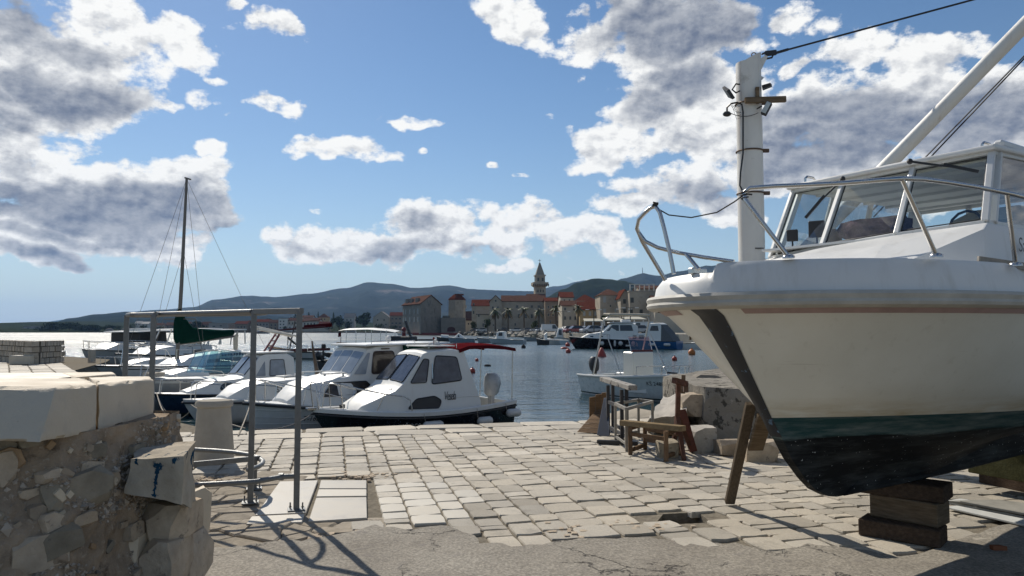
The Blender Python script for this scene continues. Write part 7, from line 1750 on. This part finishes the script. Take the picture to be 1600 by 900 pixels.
H('low cream house with wine red roof next to the long cream house',498,514,507,503,650,wcream,tiled,group=g1,wins=wr((502,507,511),511))
H('house with red hipped roof standing behind the long cream house',497,512,496,490,700,wochre,tile,kind='hip',pyb=505,group=g1,wins=wr((501,507),499))
H('house with broad red roof behind, above the frame post corner',472,488,496,493,710,wcream,tile,pyb=505,group=g1,wins=wr((476,484),499))
H('white house with grey gable roof between the two big pines',538,553,496,490,655,wwhite,M('grey_roof_tiles',(.25,.23,.21),.9,var=.15),kind='side',group=g1,wins=wr((542,548),500))
H('large grey gable-fronted house right of the broadest pine',583,608,496,487,652,wcream,M('grey_roof_tiles',(0,0,0)),kind='front',group=g1,wins=wr((590,600),500)+wr((588,596,603),507))
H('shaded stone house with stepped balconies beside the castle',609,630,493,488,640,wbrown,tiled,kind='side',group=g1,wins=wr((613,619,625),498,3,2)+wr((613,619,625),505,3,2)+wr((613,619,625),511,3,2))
H('small white-roofed house high on the slope near the left frame post',211,220,505,502,760,wwhite,M('pale_roof',(.45,.42,.38),.8),pyb=511,group=g1,wins=wr((213,217),507,1.3,1.6))
H('white house second on the slope right of the left posts',221,232,506,503,750,wwhite,M('pale_roof',(0,0,0)),pyb=512,group=g1,wins=wr((224,229),508,1.3,1.6))
H('grey-brown house low behind the sail cover',258,274,508,504,700,wbrown,tile,group=g1,wins=wr((262,270),511))
H('pale house low on the shore left of the mast',240,254,508,505,705,wcream,tile,group=g1,wins=wr((244,250),511))
H('cream house with red roof just right of the mast',281,296,507,503,700,wcream,tile,group=g1,wins=wr((285,291),510))
H('brown house with wide roof between the tree pair and the fort',314,327,507,503,695,wbrown,tile,group=g1,wins=wr((318,323),510))
H('brown house behind the second frame post from the right',386,399,505,501,680,wbrown,tile,group=g1,wins=wr((390,395),509))
H('long low industrial shed at the far left under the hills',36,64,510,508,900,wgrey,kind='flat',depth=30,group=g1,cat='shed',name='shed',wins=wr((44,56),513,3,1.5))
# dome-like white mounds by the water
for px,w_,lab in((171,14,'pale rounded boulder-like mound on the far shore, left one'),(196,15,'pale rounded mound on the far shore, right one by the post')):
    p=at(px,518,700); mb=MB(); mb.ball((0,0,0),w_/2*700/F,14,8,(1,.8,.75)); o=mb.build('pale_mound',M('pale_mound_rock',(.17,.16,.14),.9,var=.2,scale=.3),None,smooth=60); o.location=p; tag(o,lab,'mound')
# ---- old town
g2='stone buildings of the old town'
# castle: rotated so that two faces show
def castle():
    Y=322; s=Y/F
    A=at(657,516,Y); Lf=at(629,516,Y+22); Rt=at(689,516,Y+9)
    t=thing('castle_house','big grey stone castle house with stepped gable and red roof at the water','castle',(A.x,A.y,TZ-1),0,g2)
    z=lambda py,Y_=Y: at(0,py,Y_).z
    a=Vector((A.x,A.y,0)); l=Vector((Lf.x,Lf.y,0)); r=Vector((Rt.x,Rt.y,0)); bk=l+(r-a)
    ze=z(474); zr=z(461); mid=(a+r)/2; midb=(l+bk)/2; V=lambda p,zz: Vector((p.x,p.y,zz))
    mb=MB(); b=[V(a,0),V(r,0),V(bk,0),V(l,0)]; e=[V(a,ze),V(r,ze+.4),V(bk,ze+.4),V(l,ze)]; rd=[V(mid,zr),V(midb,zr)]
    mb.add(b+e+rd,[(3,2,1,0),(0,1,5,8,4),(1,2,6,5),(2,3,7,9,6),(3,0,4,7)]); mb.build('wall',stg,t,world=True)
    mb=MB(); up=Vector((0,0,.35)); n=(a-l).normalized()
    for p,q in((a,l),(r,bk)):
        o=(p-mid).normalized()*.6; k=-.45; mb.slab([V(mid,zr)+n*.5,V(midb,zr)-n*.5,V(q,ze)-n*.5+o+Vector((0,0,k)),V(p,ze)+n*.5+o+Vector((0,0,k))],up)
    rf=mb.build('roof',tile,t,world=True)
    for k in(.3,.62,.85):
        p=a.lerp(l,k); q=p.lerp(mid+(l-a)*k,.25); mb=MB(); mb.box((q.x,q.y,ze+1.6),(1.4,1.6,2.2),rz=.9); mb.build('dormer',stg,rf,world=True)
    dl=(l-a); nn=Vector((-dl.y,dl.x,0)).normalized(); nn=nn if nn.y<0 else -nn; al=math.atan2(dl.y,dl.x)
    for row,py in enumerate((486,499)):
        for k in(.12,.32,.56,.80,.94):
            p=a.lerp(l,k)+nn*.05; zz=z(py); mb=MB(); mb.box((p.x,p.y,zz),(1.1,.25,2.4),rz=al); f=mb.build('window',frm,t,world=True); p+=nn*.1; mb=MB(); mb.box((p.x,p.y,zz),(.8,.16,2.0),rz=al); mb.build('pane',shut,f,world=True)
    dr=(r-a); nr=Vector((-dr.y,dr.x,0)).normalized(); nr=nr if nr.y<0 else -nr; ar=math.atan2(dr.y,dr.x)
    for k,py,w_,h_ in((.5,472,.9,1.6),(.28,485,1.6,1.8),(.75,485,1.6,1.8),(.28,498,1.6,1.8),(.78,499,1.6,2.4),(.35,508,1.4,1.4)):
        p=a.lerp(r,k)+nr*.05; zz=z(py); mb=MB(); mb.box((p.x,p.y,zz),(w_+.3,.25,h_+.3),rz=ar); f=mb.build('window',stg,t,world=True); p+=nr*.1; mb=MB(); mb.box((p.x,p.y,zz),(w_,.16,h_),rz=ar); mb.build('pane',M('walled_up_window',(.25,.235,.21),.9),f,world=True)
    # curtain wall
    x0=at(689,516,Y+6).x; x1=at(727,516,Y+6).x
    t2=thing('castle_wall','plain stone curtain wall with an arched red-brown boat door, beside the castle house','wall',((x0+x1)/2,Y+6,0),0,g2)
    mb=MB(); mb.box(((x0+x1)/2,Y+8,z(496)/2),(x1-x0,4,z(496))); mb.build('wall',stg,t2,world=True)
    mb=MB(); mb.box(((at(695,516,Y).x),Y+5.9,z(494.5)),(3.2,.4,.9)); mb.build('slit_opening',fglass,t2,world=True)
    cx=at(705,516,Y+6).x; w_=1.75; P=[(cx-w_,TZ)]+[(cx-w_*math.cos(math.pi*i/8),z(515)+w_*.6*math.sin(math.pi*i/8)+.2) for i in range(9)]+[(cx+w_,TZ)]
    mb=MB(); mb.slab([(x,Y+5.85,zz) for x,zz in P],(0,.3,0)); mb.build('arched_door',M('red_brown_gate',(.06,.012,.012),.7),t2,world=True)
    # hexagonal tower
    cx=at(713,516,Y+10).x; Rr=14.3*s; t3=thing('hexagonal_tower','hexagonal stone castle tower with a red pyramid roof','tower',(cx,Y+14,0),0,g2)
    mb=MB(); zt=z(467); ring=lambda rr_,zz:[Vector((cx+rr_*math.cos(R(a_)),Y+14+rr_*math.sin(R(a_)),zz)) for a_ in(-100,-40,20,80,140,200)]
    mb.loft([ring(Rr*1.0,0),ring(Rr,zt)]); mb.build('wall',stw,t3,world=True)
    mb=MB(); mb.loft([ring(Rr*1.08,zt),ring(Rr*.95,zt+.8),ring(Rr*.42,z(458))]); mb.build('roof',tiled,t3,world=True)
    mb=MB(); mb.box((cx+1,Y+14,z(458)),(3.8,3,.6)); mb.build('roof_cap',tiled,t3,world=True); mb=MB(); mb.tube([(cx-1,Y+14,z(458)),(cx-1,Y+14,z(456))],.12,5); mb.build('finial',shutg,t3,world=True)
    mb=MB(); mb.box((cx+4.2,Y+14-Rr*.72,z(478)),(.5,.5,1.4),rz=.5); f=mb.build('window',frm,t3,world=True)
castle()
H('low red roofed houses seen behind the castle tower',727,740,500,487,345,wcream,tile,kind='side',depth=8,group=g2,wins=wr((732,736),506))
H('narrow tall stone house with dark red roof left of the long hall',737,766,478,468,312,stw,tiled,kind='side',depth=12,group=g2,wins=wr((740,),476,2,4)+wr((740,),488,2,5)+wr((741,749,757,762),508,2,6)+wr((749,758),496,2,4),chim=(761,468))
H('small porch house with a grey lean-to roof before the narrow stone house',745,765,491,485,296,wcream,M('dark_slate_roof',(.05,.052,.05),.8),kind='side',depth=5,group=g2,wins=wr((748,),493,2,4)+wr((755,760),508,2,5))
H('gable end of the long stone hall, facing the water with small windows',765,784,471,462,288,stw,tile,kind='front',depth=12,group=g2,wins=wr((774.5,),470,2.4,3)+wr((770,778),481,2.4,4)+wr((770,778),495,2.6,5.5)+wr((771,),508,2,2),name='hall_gable',cat='hall')
H('long stone hall with red tiled roof and two rows of dark windows',784,852,471,461.5,290,stw,tile,kind='side',depth=12,group=g2,wins=wr((808,831,842),479,3.4,4)+wr((787.5,796,811,821.5,831,842),494,3.2,6)+wr((805,),507,2,4),name='long_hall',cat='hall',door=(838,5,9))
mb=MB()
for x in(795,814,827,840):
    p=at(x,468,289.5); mb=MB(); mb.box((0,0,0),(1.1,.8,.7)); o=mb.build('roof_window',M('pale_roof',(0,0,0)),None); o.location=(p.x,293.2,p.z); tag(o,'small pale skylight hatch on the long hall roof','skylight',"skylights in a row on the hall roof")
def belltower():
    Y=330; s=Y/F; cx=at(843.5,516,Y).x; z=lambda py: at(0,py,Y).z
    t=thing('church_tower','tall stone church bell tower with projecting gallery and pointed spire','church tower',(cx,Y,0),.12,g2)
    mb=MB(); w_=16.5*s; mb.box((0,0,z(448)/2),(w_,w_,z(448))); mb.build('shaft',stw,t)
    mb=MB(); 
    mb.loft([[Vector((x*a,y*a,zz)) for x,y in((-1,-1),(1,-1),(1,1),(-1,1))] for a,zz in((w_/2,z(449)),(24*s/2,z(446)),(24*s/2,z(441.5)))]); mb.build('gallery',stw,t)
    for k in range(9):
        mb=MB(); mb.box((-24*s/2+k*3*s+.0,-24*s/2-.06,z(446.3)),(.35,.3,1.2)); mb.build('corbel',shutg,t)
    mb=MB(); w2=14.5*s; mb.box((0,0,(z(441.5)+z(431))/2),(w2,w2,z(431)-z(441.5))); bf=mb.build('belfry',stw,t)
    for x in(-.24,.24):
        for fx,fy in((0,-1),(-1,0)):
            mb=MB(); c=(x*w2,-w2/2-.03,z(437)) if fy else (-w2/2-.03,x*w2,z(437)); mb.box(c,(2.9*s if fy else .2,.2 if fy else 2.9*s,5.2*s)); mb.build('bell_opening',fglass,bf)
    mb=MB(); mb.box((0,0,z(430.7)),(w2+.7,w2+.7,.5)); mb.build('cornice',frm,t)
    mb=MB(); mb.loft([[Vector((x*a,y*a,zz)) for x,y in((-1,-1),(1,-1),(1,1),(-1,1))] for a,zz in((w2/2*.95,z(430.5)),(.25,z(410.5)))]); mb.build('spire',M('grey_spire_stone',(.25,.235,.20),.9,var=.1),t)
    mb=MB(); mb.bar((0,0,z(411)),(0,0,z(405)),.16); mb.bar((-.7,0,z(407)),(.7,0,z(407)),.14); mb.build('cross',shutg,t)
    for x in(-.25,0,.25): mb=MB(); mb.box((x*w_,-w_/2-.03,z(455)),(1.5*s,.16,4*s)); f=mb.build('window',fglass,t)
belltower()
H('red roofed house rising behind the right end of the long hall',824,852,467,459.5,318,stw,tile,kind='side',depth=9,group=g2)
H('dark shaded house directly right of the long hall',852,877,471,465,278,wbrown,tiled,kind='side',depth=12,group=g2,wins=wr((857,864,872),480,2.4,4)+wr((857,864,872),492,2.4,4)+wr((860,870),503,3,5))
H('cream gabled house with dark roof behind the shaded house',876,896,465,456,258,wcream,tiled,kind='side',depth=12,group=g2,wins=wr((882,890),470,2.2,4))
H('cream house with bright orange-red roof beside the palm',878,914,478,470,222,wcream,tile,kind='side',depth=9,group=g2,wins=wr((883,897),483,2.6,4)+wr((883,891,899,908),497,2.6,5))
H('house with steep dark red roof and white ridge right of the palm',896,938,473,459,262,wcream,tiled,kind='hip',depth=14,group=g2,wins=wr((905,915),476,2.4,3.5))
H('low cream house with dark red roof left of the corner house',906,938,484,472,208,wochre,tiled,kind='side',depth=10,group=g2,wins=wr((913,922,931),490,3,6,shut))
H('corner house with red hipped roof and pale shuttered windows',938,972,461,450,198,stw,tile,kind='hip',depth=12,rz=.0,group=g2,wins=wr((945,963),468,4,9,shut)+wr((945,963),487,4,9,shut)+wr((954,),478,2,3))
H('narrow steep gabled stone house with a dark window',970,984,464,453,190,stw,tiled,kind='front',depth=10,group=g2,wins=wr((976,),471,4.4,7,shutg)+wr((976,),487,4.4,8,shutg))
def terrace_house():
    t,c,(w,d,h,hr)=H('flat topped stone house with balustraded roof terrace behind the white bow',984,1024,456,455,186,stw,kind='flat',depth=12,group=g2,wins=wr((988,),469,5,8,shutg)+wr((987,),487,4,7,shutg)+wr((1002,),488,5,9,shutg)+wr((1012,),474,4,6))
    mb=MB(); 
    for k in range(6): mb.box((-w+.2+k*(2*w-.4)/5,-d+.1,h+1.0),(.22,.22,1.9))
    mb.box((0,-d+.1,h+1.9),(2*w,.2,.14)); mb.box((0,-d+.1,h+1.2),(2*w,.08,.08)); mb.build('terrace_rail',wwhite,t)
terrace_house()
H('red roofed house beyond the terrace house, above the bow rail',1000,1060,452,446,215,stw,tile,kind='side',depth=10,group=g2,wins=wr((1010,1030),460,3,5))
H('plain stone block behind the white bow at the right end of town',1024,1150,470,462,178,wcream,tile,kind='side',depth=10,group=g2,wins=wr((1040,1060,1080,1100),478,4,7,shutg))
# market canopy
def canopy():
    Y=150; t=thing('market_canopy','long pale market canopy on white posts behind the parked cars','canopy',(at(958,516,Y).x,Y,TZ),0)
    z=lambda py: at(0,py,Y).z
    for i,(x0,x1,y0) in enumerate(((912,943,500),(943,975,498.5),(975,1008,497))):
        a=at(x0,516,Y).x; b=at(x1,516,Y).x; mb=MB(); mb.slab([(a,Y-2,z(y0+3)),(b,Y-2,z(y0+3)),(b-.4,Y+5,z(y0-1.5)),(a+.4,Y+5,z(y0-1.5))],(0,0,.18)); mb.build('awning',M('pale_awning',(.42,.40,.33),.8,var=.1),t,world=True)
        for k in range(3):
            xx=a+(b-a)*k/2.4; mb=MB(); mb.bar((xx,Y-1.9,TZ),(xx,Y-1.9,z(y0+3)),.16); mb.build('post',fwhite,t,world=True)
    mb=MB(); mb.box((at(958,516,Y).x,Y+5,TZ+1.2),(12,.2,2.4)); mb.build('back_wall',wbrown,t,world=True)
canopy()
# ---- cars and vans
tyre=rubber
def car(label,px,Y,rz,col,L=4.2,H_=1.46,van=False,group='cars parked on the town quay',name='parked_car',rough=.3):
    p=at(px,516,Y); t=thing(name,label,'van' if van else 'car',(p.x,Y,TZ),rz,group)
    pm=M('car_paint_'+col[0],col[1],.28,var=.03,coat=.6)
    w=.86; b=[(-L/2,.35),(-L/2,.75),(-L*.46,.86),(-L*.22,.92),(L*.46,.95) if not van else (L*.48,1.0),(L/2,.8),(L/2,.35)]
    mb=MB(); mb.slab([(x,-w,z) for x,z in b],(0,2*w,0)); mb.build('body',pm,t,bevel=.06,seg=2)
    if van: r=[(-L*.34,.95),(-L*.20,H_-.05),(L*.47,H_),(L*.49,.95)]
    else: r=[(-L*.24,.90),(-L*.08,H_),(L*.26,H_),(L*.42,.93)]
    mb=MB(); bt=[Vector((x,sd*(w-.04 if z<1 else w-.16),z)) for sd in(-1,1) for x,z in r]; mb.add(bt,[(0,1,2,3),(7,6,5,4),(0,4,5,1),(1,5,6,2),(2,6,7,3)]); mb.build('cabin',fglass if not van else pm,t,bevel=.04)
    mb=MB(); mb.slab([(r[1][0]-.02,-(w-.15),r[1][1]),(r[2][0]+.02,-(w-.15),r[2][1]),(r[2][0]+.02,w-.15,r[2][1]),(r[1][0]-.02,w-.15,r[1][1])],(0,0,.05)); mb.build('roof',pm,t)
    if van: 
        for sd in(-1,1): mb=MB(); mb.slab([(-L*.29,sd*(w-.05),1.0),(-L*.19,sd*(w-.14),H_-.2),(-L*.04,sd*(w-.14),H_-.2),(-L*.04,sd*(w-.05),1.0)],(0,sd*.02,0)); mb.build('side_window',fglass,t)
    for x in(-L*.31,L*.30):
        for sd in(-1,1): mb=MB(); mb.lathe([(.31,-.1),(.32,0),(.31,.1)],(x,sd*(w-.08),.32),12,M=Matrix.Rotation(R(90),4,'X')); wh=mb.build('wheel',tyre,t); mb=MB(); mb.lathe([(.18,-.112),(.18,.112)],(x,sd*(w-.08),.32),10,M=Matrix.Rotation(R(90),4,'X')); mb.build('rim',M('wheel_rim',(.3,.3,.3),.4,.6),wh)
    for sd in(-1,1): mb=MB(); mb.box((-L/2,sd*.62,.70),(.06,.3,.14)); mb.build('headlight',fwhite,t)
    return t
W_=('white',(.6,.6,.58)); K_=('black',(.015,.016,.02)); S_=('silver',(.32,.34,.36)); R_=('red',(.25,.02,.025)); B_=('navy',(.02,.035,.09)); G_=('grey',(.14,.15,.16))
for a in [('white van parked under the palm right of the tower',861,185,.1,W_,dict(van=True,H_=2.1,L=5)),('silver car left of the white van under the palm',848,215,.3,S_,{}),('black car at the foot of the long hall',786,255,.1,K_,{}),('white car at the foot of the long hall beside the palms',806,252,.0,W_,{}),('grey car before the hall doorway',822,250,.2,G_,{}),('silver car below the church tower',838,238,.1,S_,{}),('navy car behind the red one on the quay',889,163,.5,B_,{}),('silver car second row behind the red one',899,168,.5,S_,{}),('red car, brightest on the town quay',898,141,.3,R_,{}),('black car between the red and the grey car',916,145,.35,K_,{}),('grey-blue car left of the lamp post on the quay',924,137,.3,S_,{}),('dark grey car behind the cabin roof of the motor yacht',944,140,.3,G_,{}),('white car right of the motor yacht cabin',978,136,.2,W_,{}),('white delivery van behind the blue hulled boat',1000,142,.2,W_,dict(van=True,H_=2.2,L=5.2)),('silver car in front of the white delivery van',996,128,.15,S_,{}),('black car at the right end of the parked row',1022,140,.2,K_,{}),('navy car furthest back by the canopy posts',934,146,.1,B_,{}),('white car near the low stone house by the castle',752,286,.1,W_,{}),('black car by the foot of the narrow stone house',742,292,.1,K_,{})]:
    car(a[0],a[1],a[2],a[3]+math.pi*(hash(a[1])%2),a[4],**a[5])
def lamp(px,Y,pyt,label):
    p=at(px,516,Y); z=at(0,pyt,Y).z; t=thing('street_lamp',label,'street lamp',(p.x,Y,TZ),0,'street lamps on the town quay'); mb=MB(); mb.tube([(0,0,0),(0,0,z-TZ)],[.11,.07],6); mb.build('pole',shutg,t)
    mb=MB(); mb.bar((-1.1,0,z-TZ),(1.1,0,z-TZ),.08); mb.build('arm',shutg,t)
    for sd in(-1,1): mb=MB(); mb.box((sd*1.1,0,z-TZ+.02),(.6,.3,.12)); mb.build('lamp_head',fwhite,t)
for a in((881,160,487,'street lamp left, before the orange-red roofed house'),(928,128,484,'street lamp left of the motor yacht cabin'),(975,140,483,'shorter street lamp before the corner house'),(985,124,481,'street lamp rising over the cabin of the motor yacht'),(843,200,483,'thin street lamp before the fourth palm')): lamp(*a)
mb=MB(); p=at(740,522,200); mb.tube([(p.x,200,WZ),(p.x+.1,200,at(0,500,200).z)],.10,5); tag(mb.build('yacht_mast',mastm,None),'thin dark mast of a small boat standing before the castle wall','mast') if False else None
# ---------------- air
def haze():
    m=bpy.data.materials.new('haze_air'); m.use_nodes=True; T=NT(m.node_tree)
    v=T.n('ShaderNodeVolumePrincipled',inp={'Color':(.34,.58,1.0,1),'Density':HAZE,'Anisotropy':.2}); T.link(v.outputs[0],T.n('ShaderNodeOutputMaterial').inputs['Volume'])
    mb=MB(); mb.box((0,5200,200),(26000,11500,410)); o=mb.build('haze',m); o['kind']='stuff'
    tag(o,'thin blue summer haze over the bay and the hills','haze')
HAZE=.00006
haze()
